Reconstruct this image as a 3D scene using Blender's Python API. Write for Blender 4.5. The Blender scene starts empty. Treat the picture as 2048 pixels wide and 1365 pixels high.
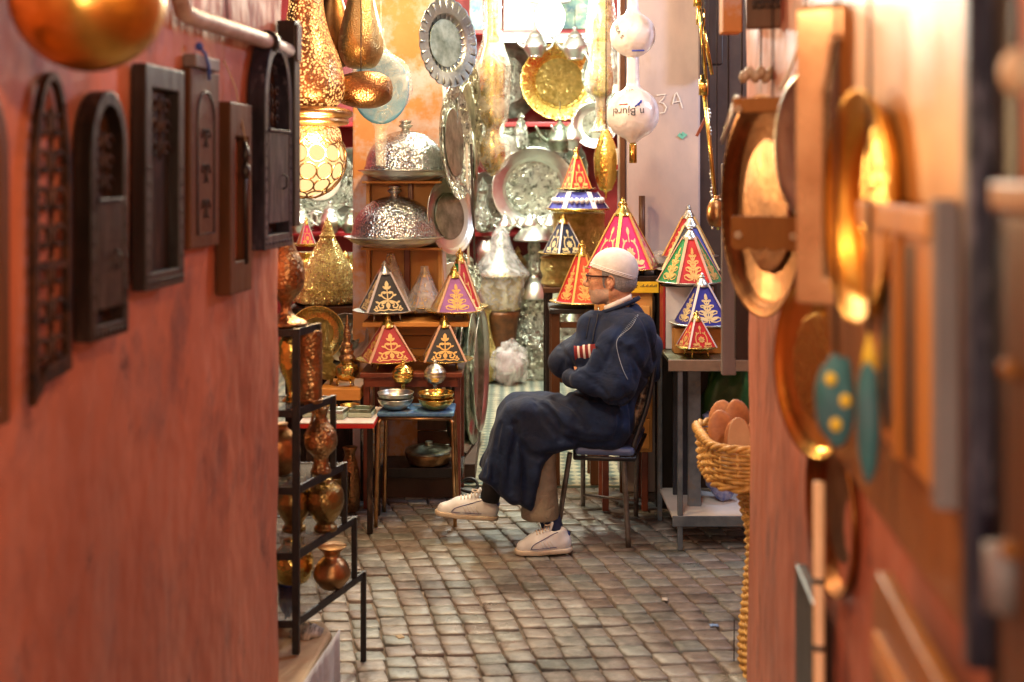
import bpy, math, random
import numpy as np
from mathutils import Vector, Matrix, noise
from mathutils.bvhtree import BVHTree
PI = math.pi
R = math.radians
rnd = random.Random(7)
SC = bpy.context.scene
COL = SC.collection
F = 2300.0            # focal length in photo pixels (photo 2048 wide)
EYE = 1.59            # camera height
def X(px, d): return (px - 1024) / F * d
def Z(py, d): return EYE - (py - 350) / F * d
def W(n, d): return n / F * d
def P(px, py, d): return Vector((X(px, d), d, Z(py, d)))
def wallL(d): return -0.972 + .1043 * d
def wallR(d): return .33 + .1043 * d
def dL(px): return .972 / ((1024 - px) / F + .1043)
def dR(px): return .33 / ((px - 1024) / F - .1043)
ALLEY = math.atan(.1043)

# ------------------------------------------------------------------ materials
MATS = {}
class NT:
    def __init__(s, name):
        s.m = bpy.data.materials.new(name); s.m.use_nodes = True
        s.t = s.m.node_tree; s.t.nodes.clear()
        s.out = s.n('ShaderNodeOutputMaterial')
    def n(s, typ, **kw):
        nd = s.t.nodes.new(typ)
        for k, v in kw.items():
            if k.startswith('i_'):
                key = k[2:]
                nd.inputs[int(key) if key.isdigit() else key].default_value = v
            else: setattr(nd, k, v)
        return nd
    def l(s, a, b): s.t.links.new(a, b)
def col4(c): return (c[0], c[1], c[2], 1)
def srgb(r, g, b):
    f = lambda v: (v/255/12.92) if v/255 <= .04045 else ((v/255+.055)/1.055)**2.4
    return (f(r), f(g), f(b))

def mat(name, c1, c2=None, scale=6, rough=.6, metal=0, bump=0, bscale=60, kind='noise', stretch=(1,1,1), rvar=.12,
        coat=0, spec=.5, sheen=0, c3=None, c3scale=2.0, c3amt=.5, world=False, detail=6, trans=0, dirt=None, bump2=None):
    """general procedural material: two-tone mottling, optional third patch colour, roughness variation, bump"""
    if name in MATS: return MATS[name]
    t = NT(name)
    tc = t.n('ShaderNodeTexCoord'); mp = t.n('ShaderNodeMapping'); mp.inputs['Scale'].default_value = stretch
    if world:
        g = t.n('ShaderNodeNewGeometry'); t.l(g.outputs['Position'], mp.inputs['Vector'])
    else: t.l(tc.outputs['Object'], mp.inputs['Vector'])
    b = t.n('ShaderNodeBsdfPrincipled')
    b.inputs['Metallic'].default_value = metal; b.inputs['Specular IOR Level'].default_value = spec
    b.inputs['Coat Weight'].default_value = coat; b.inputs['Coat Roughness'].default_value = .15
    if sheen: b.inputs['Sheen Weight'].default_value = sheen; b.inputs['Sheen Roughness'].default_value = .5
    if trans: b.inputs['Subsurface Weight'].default_value = trans; b.inputs['Subsurface Scale'].default_value = .01
    n1 = t.n('ShaderNodeTexNoise'); n1.inputs['Scale'].default_value = scale; n1.inputs['Detail'].default_value = detail
    n1.inputs['Roughness'].default_value = .62
    t.l(mp.outputs['Vector'], n1.inputs['Vector'])
    cr = t.n('ShaderNodeValToRGB'); cr.color_ramp.elements[0].position = .36; cr.color_ramp.elements[1].position = .64
    cr.color_ramp.elements[0].color = col4(c1); cr.color_ramp.elements[1].color = col4(c2 or c1)
    t.l(n1.outputs['Fac'], cr.inputs['Fac'])
    c = cr.outputs['Color']
    if c3:
        n3 = t.n('ShaderNodeTexNoise'); n3.inputs['Scale'].default_value = c3scale; n3.inputs['Detail'].default_value = 8
        n3.inputs['Roughness'].default_value = .7
        t.l(mp.outputs['Vector'], n3.inputs['Vector'])
        r3 = t.n('ShaderNodeValToRGB'); r3.color_ramp.elements[0].position = 1 - c3amt - .06; r3.color_ramp.elements[1].position = 1 - c3amt + .06
        t.l(n3.outputs['Fac'], r3.inputs['Fac'])
        mx = t.n('ShaderNodeMix', data_type='RGBA'); t.l(r3.outputs['Color'], mx.inputs[0]); t.l(c, mx.inputs[6]); mx.inputs[7].default_value = col4(c3)
        c = mx.outputs[2]
    if dirt:   # small chips and pits
        nd = t.n('ShaderNodeTexNoise'); nd.inputs['Scale'].default_value = dirt[1]; nd.inputs['Detail'].default_value = 9; nd.inputs['Roughness'].default_value = .8
        t.l(mp.outputs['Vector'], nd.inputs['Vector'])
        rd = t.n('ShaderNodeValToRGB'); rd.color_ramp.elements[0].position = .60; rd.color_ramp.elements[1].position = .68; t.l(nd.outputs['Fac'], rd.inputs['Fac'])
        md = t.n('ShaderNodeMix', data_type='RGBA'); t.l(rd.outputs['Color'], md.inputs[0]); t.l(c, md.inputs[6]); md.inputs[7].default_value = col4(dirt[0]); c = md.outputs[2]
    t.l(c, b.inputs['Base Color'])
    mr = t.n('ShaderNodeMapRange'); mr.inputs[3].default_value = max(.02, rough - rvar); mr.inputs[4].default_value = min(1, rough + rvar)
    n2 = t.n('ShaderNodeTexNoise'); n2.inputs['Scale'].default_value = scale * 2.7; n2.inputs['Detail'].default_value = 5
    t.l(mp.outputs['Vector'], n2.inputs['Vector']); t.l(n2.outputs['Fac'], mr.inputs[0]); t.l(mr.outputs[0], b.inputs['Roughness'])
    if bump:
        if kind == 'hammer':
            vb = t.n('ShaderNodeTexVoronoi'); vb.inputs['Scale'].default_value = bscale; h = vb.outputs['Distance']
        elif kind == 'engrave':
            vb = t.n('ShaderNodeTexVoronoi', feature='DISTANCE_TO_EDGE'); vb.inputs['Scale'].default_value = bscale
            w = t.n('ShaderNodeMath', operation='SINE'); ml = t.n('ShaderNodeMath', operation='MULTIPLY'); ml.inputs[1].default_value = 22
            t.l(vb.outputs['Distance'], ml.inputs[0]); t.l(ml.outputs[0], w.inputs[0]); h = w.outputs[0]
        elif kind == 'weave':
            vb = t.n('ShaderNodeTexWave'); vb.inputs['Scale'].default_value = bscale; vb.inputs['Distortion'].default_value = 1.5
            vb.bands_direction = 'Z'; h = vb.outputs['Fac']
        else:
            vb = t.n('ShaderNodeTexNoise'); vb.inputs['Scale'].default_value = bscale; vb.inputs['Detail'].default_value = 8; h = vb.outputs['Fac']
        t.l(mp.outputs['Vector'], vb.inputs['Vector'])
        bp = t.n('ShaderNodeBump'); bp.inputs['Strength'].default_value = min(1, bump); bp.inputs['Distance'].default_value = .004 if bump <= 1 else .004 * bump
        t.l(h, bp.inputs['Height']); nrm_out = bp.outputs['Normal']
        if bump2:
            nb = t.n('ShaderNodeTexNoise'); nb.inputs['Scale'].default_value = bump2[0]; nb.inputs['Detail'].default_value = 3; nb.inputs['Distortion'].default_value = bump2[2] if len(bump2) > 2 else 0
            t.l(mp.outputs['Vector'], nb.inputs['Vector'])
            b2 = t.n('ShaderNodeBump'); b2.inputs['Strength'].default_value = 1; b2.inputs['Distance'].default_value = bump2[1]
            t.l(nb.outputs['Fac'], b2.inputs['Height']); t.l(nrm_out, b2.inputs['Normal']); nrm_out = b2.outputs['Normal']
        t.l(nrm_out, b.inputs['Normal'])
        if coat: t.l(bp.outputs['Normal'], b.inputs['Coat Normal'])
    t.l(b.outputs[0], t.out.inputs[0])
    MATS[name] = t.m
    return t.m

def emis(name, c, s):
    if name in MATS: return MATS[name]
    t = NT(name); e = t.n('ShaderNodeEmission'); e.inputs[0].default_value = col4(c); e.inputs[1].default_value = s
    t.l(e.outputs[0], t.out.inputs[0]); MATS[name] = t.m; return t.m

def pierced(name, metalcol, glow, strength, scale, thr=.42, rings=True):
    """sheet metal pierced with small holes; a glow is put into the holes by emission"""
    t = NT(name)
    tc = t.n('ShaderNodeTexCoord')
    v = t.n('ShaderNodeTexVoronoi'); v.inputs['Scale'].default_value = scale
    t.l(tc.outputs['Object'], v.inputs['Vector'])
    r = t.n('ShaderNodeValToRGB'); r.color_ramp.elements[0].position = thr - .06; r.color_ramp.elements[1].position = thr + .06
    r.color_ramp.elements[0].color = (1,1,1,1); r.color_ramp.elements[1].color = (0,0,0,1)
    t.l(v.outputs['Distance'], r.inputs['Fac'])
    v2 = t.n('ShaderNodeTexVoronoi', feature='F1'); v2.inputs['Scale'].default_value = scale / 7
    t.l(tc.outputs['Object'], v2.inputs['Vector'])
    fac = r.outputs['Color']
    if rings:
        r2 = t.n('ShaderNodeValToRGB'); e = r2.color_ramp.elements
        e[0].position = .36; e[0].color = (1,1,1,1); e[1].position = .40; e[1].color = (0,0,0,1)
        k = e.new(.46); k.color = (0,0,0,1); k = e.new(.5); k.color = (1,1,1,1)
        t.l(v2.outputs['Distance'], r2.inputs['Fac'])
        mm = t.n('ShaderNodeMath', operation='MULTIPLY'); t.l(r.outputs['Color'], mm.inputs[0]); t.l(r2.outputs['Color'], mm.inputs[1]); fac = mm.outputs[0]
    em = t.n('ShaderNodeEmission'); em.inputs[0].default_value = col4(glow); em.inputs[1].default_value = strength
    b = t.n('ShaderNodeBsdfPrincipled'); b.inputs['Base Color'].default_value = col4(metalcol); b.inputs['Metallic'].default_value = 1; b.inputs['Roughness'].default_value = .3
    bp = t.n('ShaderNodeBump'); bp.inputs['Strength'].default_value = .6; bp.inputs['Distance'].default_value = .003
    t.l(v.outputs['Distance'], bp.inputs['Height']); t.l(bp.outputs[0], b.inputs['Normal'])
    mx = t.n('ShaderNodeMixShader'); t.l(fac, mx.inputs[0]); t.l(b.outputs[0], mx.inputs[1]); t.l(em.outputs[0], mx.inputs[2])
    t.l(mx.outputs[0], t.out.inputs[0]); return t.m

def film(name, tint=(.95,.97,.95), opac=.3, rough=.15, scale=14):
    """thin crinkled clear plastic"""
    if name in MATS: return MATS[name]
    t = NT(name); tc = t.n('ShaderNodeTexCoord')
    n = t.n('ShaderNodeTexNoise'); n.inputs['Scale'].default_value = scale; n.inputs['Detail'].default_value = 6; n.inputs['Distortion'].default_value = 1.2
    t.l(tc.outputs['Object'], n.inputs['Vector'])
    tr = t.n('ShaderNodeBsdfTransparent'); b = t.n('ShaderNodeBsdfPrincipled')
    b.inputs['Base Color'].default_value = col4(tint); b.inputs['Roughness'].default_value = rough; b.inputs['Specular IOR Level'].default_value = 1
    bp = t.n('ShaderNodeBump'); bp.inputs['Strength'].default_value = .8; bp.inputs['Distance'].default_value = .01
    t.l(n.outputs['Fac'], bp.inputs['Height']); t.l(bp.outputs[0], b.inputs['Normal'])
    mr = t.n('ShaderNodeMapRange'); mr.inputs[1].default_value = .3; mr.inputs[2].default_value = .7
    mr.inputs[3].default_value = max(0, opac - .2); mr.inputs[4].default_value = min(1, opac + .25)
    t.l(n.outputs['Fac'], mr.inputs[0])
    mx = t.n('ShaderNodeMixShader'); t.l(mr.outputs[0], mx.inputs[0]); t.l(tr.outputs[0], mx.inputs[1]); t.l(b.outputs[0], mx.inputs[2])
    t.l(mx.outputs[0], t.out.inputs[0]); MATS[name] = t.m; return t.m

# ------------------------------------------------------------------ mesh builder
class MB:
    def __init__(s): s.v = []; s.f = []; s.m = []; s.sm = []; s.M = Matrix.Identity(4)
    def add(s, vs, fs, mi=0, sm=False):
        o = len(s.v); s.v.extend([tuple(s.M @ Vector(v)) for v in vs])
        for f in fs: s.f.append([i + o for i in f]); s.m.append(mi); s.sm.append(sm)
        return s
    def box(s, x0, x1, y0, y1, z0, z1, mi=0):
        v = [(x,y,z) for z in (z0,z1) for y in (y0,y1) for x in (x0,x1)]
        return s.add(v, [(0,2,3,1),(4,5,7,6),(0,1,5,4),(2,6,7,3),(0,4,6,2),(1,3,7,5)], mi)
    def bar(s, a, b, w, h=None, mi=0, up=(0,0,1)):
        """square bar between two points, w wide, h tall"""
        a = Vector(a); b = Vector(b); h = h or w; d = (b - a).normalized(); up = Vector(up)
        if abs(d.dot(up)) > .99: up = Vector((0,1,0))
        sd = d.cross(up).normalized(); u2 = sd.cross(d)
        v = [tuple(p + sd*i*w/2 + u2*j*h/2) for p in (a, b) for j in (-1,1) for i in (-1,1)]
        return s.add(v, [(0,2,3,1),(4,5,7,6),(0,1,5,4),(2,6,7,3),(0,4,6,2),(1,3,7,5)], mi)
    def lathe(s, prof, seg=40, c=(0,0,0), mi=0, sm=True, wob=None, sx=1, sy=1):
        vs = []; n = len(prof)
        for i, (r, z) in enumerate(prof):
            for k in range(seg):
                a = 2*PI*k/seg; q = r
                if wob: q = r * (1 + wob(a, z, i))
                vs.append((c[0] + q*math.cos(a)*sx, c[1] + q*math.sin(a)*sy, c[2] + z))
        fs = [(i*seg+k, i*seg+(k+1) % seg, (i+1)*seg+(k+1) % seg, (i+1)*seg+k) for i in range(n-1) for k in range(seg)]
        if prof[0][0] > 1e-5: fs.append(tuple(reversed(range(seg))))
        if prof[-1][0] > 1e-5: fs.append(tuple((n-1)*seg+k for k in range(seg)))
        return s.add(vs, fs, mi, sm)
    def tube(s, pts, r, seg=8, mi=0, closed=False, sm=True):
        pts = [Vector(p) for p in pts]; n = len(pts); vs = []
        rs = r if isinstance(r, (list, tuple)) else [r]*n
        up = None
        for i, p in enumerate(pts):
            a = pts[(i-1) % n] if (closed or i > 0) else p; b = pts[(i+1) % n] if (closed or i < n-1) else p
            d = (b - a)
            d = d.normalized() if d.length > 1e-9 else Vector((0,0,1))
            if up is None: up = Vector((0,0,1)) if abs(d.z) < .9 else Vector((1,0,0))
            sd = d.cross(up)
            sd = sd.normalized() if sd.length > 1e-6 else Vector((1,0,0))
            u2 = sd.cross(d); up = u2
            for k in range(seg):
                t = 2*PI*k/seg; vs.append(tuple(p + (sd*math.cos(t) + u2*math.sin(t))*rs[i]))
        m = n if closed else n-1
        fs = [(i*seg+k, i*seg+(k+1) % seg, ((i+1) % n)*seg+(k+1) % seg, ((i+1) % n)*seg+k) for i in range(m) for k in range(seg)]
        if not closed: fs += [tuple(reversed(range(seg))), tuple((n-1)*seg+k for k in range(seg))]
        return s.add(vs, fs, mi, sm)
    def prism(s, poly, t, mi=0, sm=False):
        """2-D polygon in the local xz plane, thickness t towards -y (front)"""
        n = len(poly)
        vs = [(x, 0, z) for x, z in poly] + [(x, -t, z) for x, z in poly]
        fs = [tuple(range(n)), tuple(reversed(range(n, 2*n)))] + [(i, (i+1) % n + 0, (i+1) % n + n, i+n)[::-1] for i in range(n)]
        return s.add(vs, fs, mi, sm)
    def ringprism(s, outer, inner, t, mi=0):
        """frame between two outlines with the same number of points"""
        n = len(outer)
        vs = [(x,0,z) for x,z in outer]+[(x,0,z) for x,z in inner]+[(x,-t,z) for x,z in outer]+[(x,-t,z) for x,z in inner]
        fs = []
        for i in range(n):
            j = (i+1) % n
            fs += [(i, j, n+j, n+i), (2*n+i, 3*n+i, 3*n+j, 2*n+j), (i, 2*n+i, 2*n+j, j), (n+i, n+j, 3*n+j, 3*n+i)]
        return s.add(vs, fs, mi)
    def blob(s, c, r, seg=16, rings=10, mi=0, nz=0, nscale=3):
        vs = []; fs = []
        rx, ry, rz = r if isinstance(r, (tuple, list)) else (r, r, r)
        prof = []
        for i in range(rings+1):
            ph = -PI/2 + PI*i/rings
            for k in range(seg):
                a = 2*PI*k/seg
                v = Vector((math.cos(ph)*math.cos(a), math.cos(ph)*math.sin(a), math.sin(ph)))
                q = 1 + (nz*noise.noise(v*nscale + Vector(c)*7) if nz else 0)
                vs.append((c[0]+v.x*rx*q, c[1]+v.y*ry*q, c[2]+v.z*rz*q))
        fs = [(i*seg+k, i*seg+(k+1) % seg, (i+1)*seg+(k+1) % seg, (i+1)*seg+k) for i in range(rings) for k in range(seg)]
        return s.add(vs, fs, mi, True)
    def build(s, name, mats, parent=None, bev=0, sub=0, solid=0, loc=None):
        me = bpy.data.meshes.new(name); me.from_pydata(s.v, [], s.f)
        if not isinstance(mats, (list, tuple)): mats = [mats]
        for m in mats: me.materials.append(m)
        me.polygons.foreach_set('material_index', s.m); me.polygons.foreach_set('use_smooth', s.sm)
        me.validate(); me.update()
        o = bpy.data.objects.new(name, me); COL.objects.link(o)
        if parent is not None: o.parent = parent
        if loc is not None: o.location = loc
        if solid:
            q = o.modifiers.new('solid', 'SOLIDIFY'); q.thickness = solid; q.offset = 0
        if bev:
            q = o.modifiers.new('bevel', 'BEVEL'); q.width = bev; q.segments = 2; q.limit_method = 'ANGLE'; q.angle_limit = R(40)
        if sub:
            q = o.modifiers.new('sub', 'SUBSURF'); q.levels = sub; q.render_levels = sub
        return o
def tag(o, label=None, cat=None, group=None, kind=None):
    if label: o['label'] = label
    if cat: o['category'] = cat
    if group: o['group'] = group
    if kind: o['kind'] = kind
    return o
def thing(name, label, cat, loc=(0,0,0), rz=0, group=None, rot=None):
    o = bpy.data.objects.new(name, None); COL.objects.link(o); o.empty_display_size = .1
    o.location = loc; o.rotation_euler = rot if rot else (0,0,rz)
    return tag(o, label, cat, group)
def copy_tree(root, loc, rz=None, label=None, group=None, scale=None):
    r = root.copy(); COL.objects.link(r); r.location = loc
    if rz is not None: r.rotation_euler = (0,0,rz)
    if scale: r.scale = (scale,)*3
    if label: r['label'] = label
    if group: r['group'] = group
    for ch in list(root.children):
        c = ch.copy(); COL.objects.link(c); c.parent = r
        for g in list(ch.children):
            d = g.copy(); COL.objects.link(d); d.parent = c
    return r
def arc(cx, cz, rx, rz, a0, a1, n): return [(cx + rx*math.cos(R(a0 + (a1-a0)*i/n)), cz + rz*math.sin(R(a0 + (a1-a0)*i/n))) for i in range(n+1)]
def smoothpts(pts, n=6):
    """Catmull-Rom through points"""
    P_ = [Vector(p) for p in pts]; out = []
    for i in range(len(P_)-1):
        a = P_[max(i-1,0)]; b = P_[i]; c = P_[i+1]; d = P_[min(i+2, len(P_)-1)]
        for k in range(n):
            t = k/n
            out.append(.5*((2*b) + (c-a)*t + (2*a-5*b+4*c-d)*t*t + (3*b-a-3*c+d)*t**3))
    out.append(P_[-1]); return out
def sprof(prof, n=5):
    return [(max(0, p.x), p.y) for p in [Vector((q[0], q[1])) for q in [(v.x, v.y) for v in smoothpts([(a, b, 0) for a, b in prof], n)]]]

# ------------------------------------------------------------------ distance-field sculpting
class Field:
    def __init__(s, lo, hi, h):
        s.lo = np.array(lo, float); s.h = h
        s.n = np.ceil((np.array(hi) - s.lo)/h).astype(int) + 1
        ax = [s.lo[i] + np.arange(s.n[i])*h for i in range(3)]
        s.x, s.y, s.z = np.meshgrid(*ax, indexing='ij', sparse=False)
        s.x = s.x.astype(np.float32); s.y = s.y.astype(np.float32); s.z = s.z.astype(np.float32)
        s.d = np.full(s.x.shape, 9.0, np.float32)
    def cone(s, a, b, ra, rb, sq=(1,1,1)):
        a = np.array(a, float); b = np.array(b, float); ba = b - a; q = np.array(sq, float)
        L = ((ba)**2).sum() + 1e-12
        px, py, pz = s.x-a[0], s.y-a[1], s.z-a[2]
        t = np.clip((px*ba[0] + py*ba[1] + pz*ba[2])/L, 0, 1)
        d = np.sqrt(((px-t*ba[0])/q[0])**2 + ((py-t*ba[1])/q[1])**2 + ((pz-t*ba[2])/q[2])**2)
        return (d - (ra + (rb-ra)*t))*min(q)
    def ell(s, c, r, rot=None):
        px, py, pz = s.x-c[0], s.y-c[1], s.z-c[2]
        if rot is not None:
            m = rot
            px, py, pz = (m[0][0]*px+m[0][1]*py+m[0][2]*pz, m[1][0]*px+m[1][1]*py+m[1][2]*pz, m[2][0]*px+m[2][1]*py+m[2][2]*pz)
        k0 = np.sqrt((px/r[0])**2+(py/r[1])**2+(pz/r[2])**2)
        k1 = np.sqrt((px/r[0]**2)**2+(py/r[1]**2)**2+(pz/r[2]**2)**2) + 1e-6
        return k0*(k0-1)/k1
    def plane(s, p, n):
        n = np.array(n, float); n = n/np.linalg.norm(n)
        return (s.x-p[0])*n[0] + (s.y-p[1])*n[1] + (s.z-p[2])*n[2]
    def polydist(s, pts):
        best = None
        for a, b in zip(pts[:-1], pts[1:]):
            d = s.cone(a, b, 0, 0)
            best = d if best is None else np.minimum(best, d)
        return best
    def u(s, d, k=.02):
        if k <= 0: s.d = np.minimum(s.d, d)
        else:
            h = np.clip(.5 + .5*(d - s.d)/k, 0, 1); s.d = d + (s.d - d)*h - k*h*(1-h)
            s.d = s.d.astype(np.float32)
        return s
    def sub(s, d, k=.01):
        h = np.clip(.5 - .5*(d + s.d)/k, 0, 1); s.d = (s.d + (-d - s.d)*h + k*h*(1-h)).astype(np.float32); return s
    def inter(s, d): s.d = np.maximum(s.d, d); return s
    def groove(s, pts, amp, w):
        s.d = (s.d + amp*np.exp(-(s.polydist(pts)/w)**2)).astype(np.float32); return s
    def mesh(s, name, mats, parent=None, off=(0,0,0), smooth_it=1):
        d = s.d; n = s.n; ins = d < 0
        nx, ny, nz = n
        c = np.zeros((nx-1, ny-1, nz-1), np.int8); 
        for i in (0,1):
            for j in (0,1):
                for k in (0,1): c += ins[i:nx-1+i, j:ny-1+j, k:nz-1+k]
        act = (c > 0) & (c < 8)
        idx = np.full(act.shape, -1, np.int64); ii = np.argwhere(act); idx[act] = np.arange(len(ii))
        acc = np.zeros((len(ii), 3)); cnt = np.zeros(len(ii))
        corners = [(i,j,k) for i in (0,1) for j in (0,1) for k in (0,1)]
        for a in range(8):
            for b in range(a+1, 8):
                ca, cb = np.array(corners[a]), np.array(corners[b])
                if abs(ca-cb).sum() != 1: continue
                da = d[ii[:,0]+ca[0], ii[:,1]+ca[1], ii[:,2]+ca[2]]; db = d[ii[:,0]+cb[0], ii[:,1]+cb[1], ii[:,2]+cb[2]]
                m = (da < 0) != (db < 0); t = da/(da-db+1e-12)
                acc[m] += (ca + t[:,None]*(cb-ca))[m]; cnt[m] += 1
        vs = s.lo + (ii + acc/np.maximum(cnt,1)[:,None])*s.h - np.array(off)
        faces = []
        for ax in range(3):
            o1, o2 = [a for a in range(3) if a != ax]
            sl0 = [slice(None)]*3; sl1 = [slice(None)]*3
            sl0[ax] = slice(0, n[ax]-1); sl1[ax] = slice(1, n[ax])
            A = ins[tuple(sl0)]; B = ins[tuple(sl1)]
            e = np.argwhere(A != B)
            e = e[(e[:,o1] > 0) & (e[:,o2] > 0) & (e[:,o1] < n[o1]-1) & (e[:,o2] < n[o2]-1)]
            q = []
            for (u_, v_) in ((0,0),(1,0),(1,1),(0,1)):
                t = e.copy(); t[:,o1] -= u_; t[:,o2] -= v_; q.append(idx[t[:,0], t[:,1], t[:,2]])
            q = np.stack(q, 1); a_in = A[e[:,0], e[:,1], e[:,2]]
            flip = a_in if ax != 1 else ~a_in
            q[~flip] = q[~flip][:, ::-1]
            faces.append(q)
        fs = np.concatenate(faces); fs = fs[(fs >= 0).all(1)]
        me = bpy.data.meshes.new(name)
        me.vertices.add(len(vs)); me.vertices.foreach_set('co', vs.astype(np.float32).ravel())
        me.loops.add(len(fs)*4); me.loops.foreach_set('vertex_index', fs[:, ::-1].astype(np.int32).ravel() if False else fs.astype(np.int32).ravel())
        me.polygons.add(len(fs)); me.polygons.foreach_set('loop_start', np.arange(len(fs), dtype=np.int32)*4)
        me.polygons.foreach_set('use_smooth', [True]*len(fs))
        me.update(); me.validate()
        if not isinstance(mats, (list, tuple)): mats = [mats]
        for m in mats: me.materials.append(m)
        o = bpy.data.objects.new(name, me); COL.objects.link(o)
        if parent is not None: o.parent = parent
        if smooth_it:
            q = o.modifiers.new('smooth', 'SMOOTH'); q.iterations = smooth_it; q.factor = .5
        return o
def setmat(o, fn):
    """assign material index per polygon from its centre (object space)"""
    me = o.data; n = len(me.polygons); c = np.empty(n*3, np.float32); me.polygons.foreach_get('center', c)
    me.polygons.foreach_set('material_index', np.asarray(fn(c.reshape(-1,3)), np.int32)); me.update()
# ------------------------------------------------------------------ palette
BRASS = (.74,.56,.17); GOLD = (.9,.66,.18); SILV = (.72,.76,.68); COPP = (.68,.38,.17)
m_brass = mat('brass', BRASS, (.6,.38,.1), 9, .27, 1, .25, 90)
m_brass_eng = mat('brass_engraved', (.72,.58,.22), (.42,.34,.11), 30, .33, 1, .9, 85, 'engrave')
m_brass_ham = mat('brass_hammered', BRASS, (.6,.4,.12), 9, .24, 1, .6, 75, 'hammer')
m_oldbrass = mat('old_brass', (.4,.27,.1), (.22,.14,.06), 12, .33, 1, .5, 90, 'hammer')
m_gold = mat('gold_metal', GOLD, (.8,.5,.12), 9, .2, 1, .2, 60)
m_gold_ham = mat('gold_hammered', GOLD, (.75,.46,.1), 9, .25, 1, .5, 60, 'hammer')
m_silver = mat('silver', SILV, (.6,.62,.58), 9, .33, 1, .2, 70)
m_silver_eng = mat('silver_engraved', (.7,.74,.62), (.42,.46,.36), 9, .33, 1, .9, 42, 'engrave', c3=(.1,.11,.08), c3scale=28, c3amt=.44)
m_silver_ham = mat('silver_hammered', (.66,.74,.76), (.42,.47,.5), 9, .22, 1, 1.3, 88, 'hammer')
m_pewter = mat('pewter', (.42,.48,.38), (.16,.2,.14), 12, .4, 1, .3, 60)
m_copper = mat('copper', (.58,.34,.16), (.26,.14,.06), 12, .34, 1, .3, 70)
m_copper_ham = mat('copper_hammered', (.56,.34,.16), (.24,.13,.06), 14, .32, 1, .8, 95, 'hammer')
m_dkcopper = mat('dark_copper', (.2,.09,.03), (.1,.045,.015), 7, .42, 1, .3, 50)
m_iron = mat('black_iron', (.018,.018,.022), (.035,.03,.03), 20, .45, .3, .3, 120)
m_filig = mat('rusted_filigree', (.014,.008,.006), (.09,.035,.012), 30, .6, .4, .6, 90)
m_dkwood = mat('dark_carved_wood', (.006,.004,.003), (.028,.015,.012), 14, .38, 0, .8, 40, stretch=(1,1,.25), spec=.3, c3=(.08,.05,.038), c3scale=30, c3amt=.38)
m_blackwood = mat('black_wood', (.008,.006,.006), (.02,.013,.012), 14, .4, 0, .5, 40, stretch=(1,1,.2))
m_greywood = mat('grey_wood', (.12,.1,.1), (.2,.17,.17), 10, .55, 0, .6, 35, stretch=(1,1,.2))
m_purplewood = mat('purple_grey_wood', (.009,.008,.015), (.038,.033,.055), 14, .4, 0, .7, 35, stretch=(1,1,.3), spec=.35, c3=(.16,.14,.18), c3scale=26, c3amt=.38)
m_brownwood = mat('brown_wood', (.06,.024,.01), (.12,.045,.016), 10, .45, 0, .6, 35, stretch=(1,1,.2), spec=.3)
m_redwood = mat('redwood', (.16,.035,.02), (.26,.07,.035), 8, .35, 0, .3, 35, stretch=(.25,1,1))
m_orwood = mat('orange_wood', (.72,.34,.08), (.58,.24,.045), 8, .5, 0, .4, 30, stretch=(.25,1,1))
m_orwoodv = mat('orange_wood_upright', (.78,.42,.13), (.66,.3,.07), 6, .5, 0, .4, 30, stretch=(1,1,.3))
m_palewood = mat('pale_wood', (.6,.45,.3), (.5,.36,.22), 8, .55, 0, .4, 30)
m_salmon = mat('salmon_plaster', (.66,.235,.145), (.40,.135,.085), 1.3, .5, 0, .8, 16, c3=(.32,.125,.095), c3scale=4.5, c3amt=.42, world=True, stretch=(1,1,.6), spec=.45, dirt=((.15,.05,.035),9), bump2=(4,.03))
m_orplaster = mat('orange_plaster', (.72,.34,.12), (.66,.27,.07), 3.5, .7, 0, .5, 12, c3=(.70,.58,.55), c3scale=3, c3amt=.5, dirt=((.5,.2,.06),6), world=True)
m_greyplaster = mat('lavender_grey_plaster', (.40,.34,.34), (.50,.41,.39), 4, .75, 0, .6, 14, c3=(.36,.28,.2), c3scale=1.6, c3amt=.36, dirt=((.62,.5,.48),5), world=True, stretch=(1,1,.5))
m_darkwall = mat('dark_brown_wall', (.06,.035,.025), (.1,.06,.04), 4, .8, 0, .5, 12, world=True)  # dark brown with slight mottling
m_redpaint = mat('red_paint', (.30,.018,.02), (.22,.012,.015), 5, .4, 0, .2, 20)
m_redshelf = mat('red_shelf_paint', (.42,.025,.03), (.34,.02,.025), 5, .35)
m_white = mat('white_paint', (.8,.78,.74), (.7,.68,.64), 8, .5, 0, .3, 20)
m_pipe = mat('weathered_white_pipe', (.62,.55,.53), (.4,.32,.3), 14, .5, 0, .5, 40, c3=(.2,.12,.1), c3scale=9, c3amt=.36)
m_paper = mat('paper', (.85,.83,.78), (.8,.77,.7), 4, .6)
m_black = mat('black_vinyl', (.012,.012,.014), (.03,.028,.03), 14, .4, 0, .4, 50)
m_wicker = mat('wicker', (.74,.43,.11), (.46,.24,.05), 40, .5, 0, .5, 130)
m_leather = mat('tan_leather', (.55,.22,.07), (.36,.13,.045), 22, .6, 0, .3, 60)
m_cloth_white = mat('white_cloth', (.8,.77,.74), (.72,.68,.66), 10, .85, 0, .4, 60, sheen=.2)
m_film = film('clear_plastic_film', (.95,.96,.92), .28)
m_film2 = film('milky_plastic_film', (.85,.88,.78), .26)
m_filmpink = film('milky_bag_film', (.92,.86,.86), .9, .3, 9)
def leather(nm, c):
    return mat('dyed_leather_' + nm, c, tuple(v*.75 for v in c), 18, .5, 0, .35, 70, sheen=.15)
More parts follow.
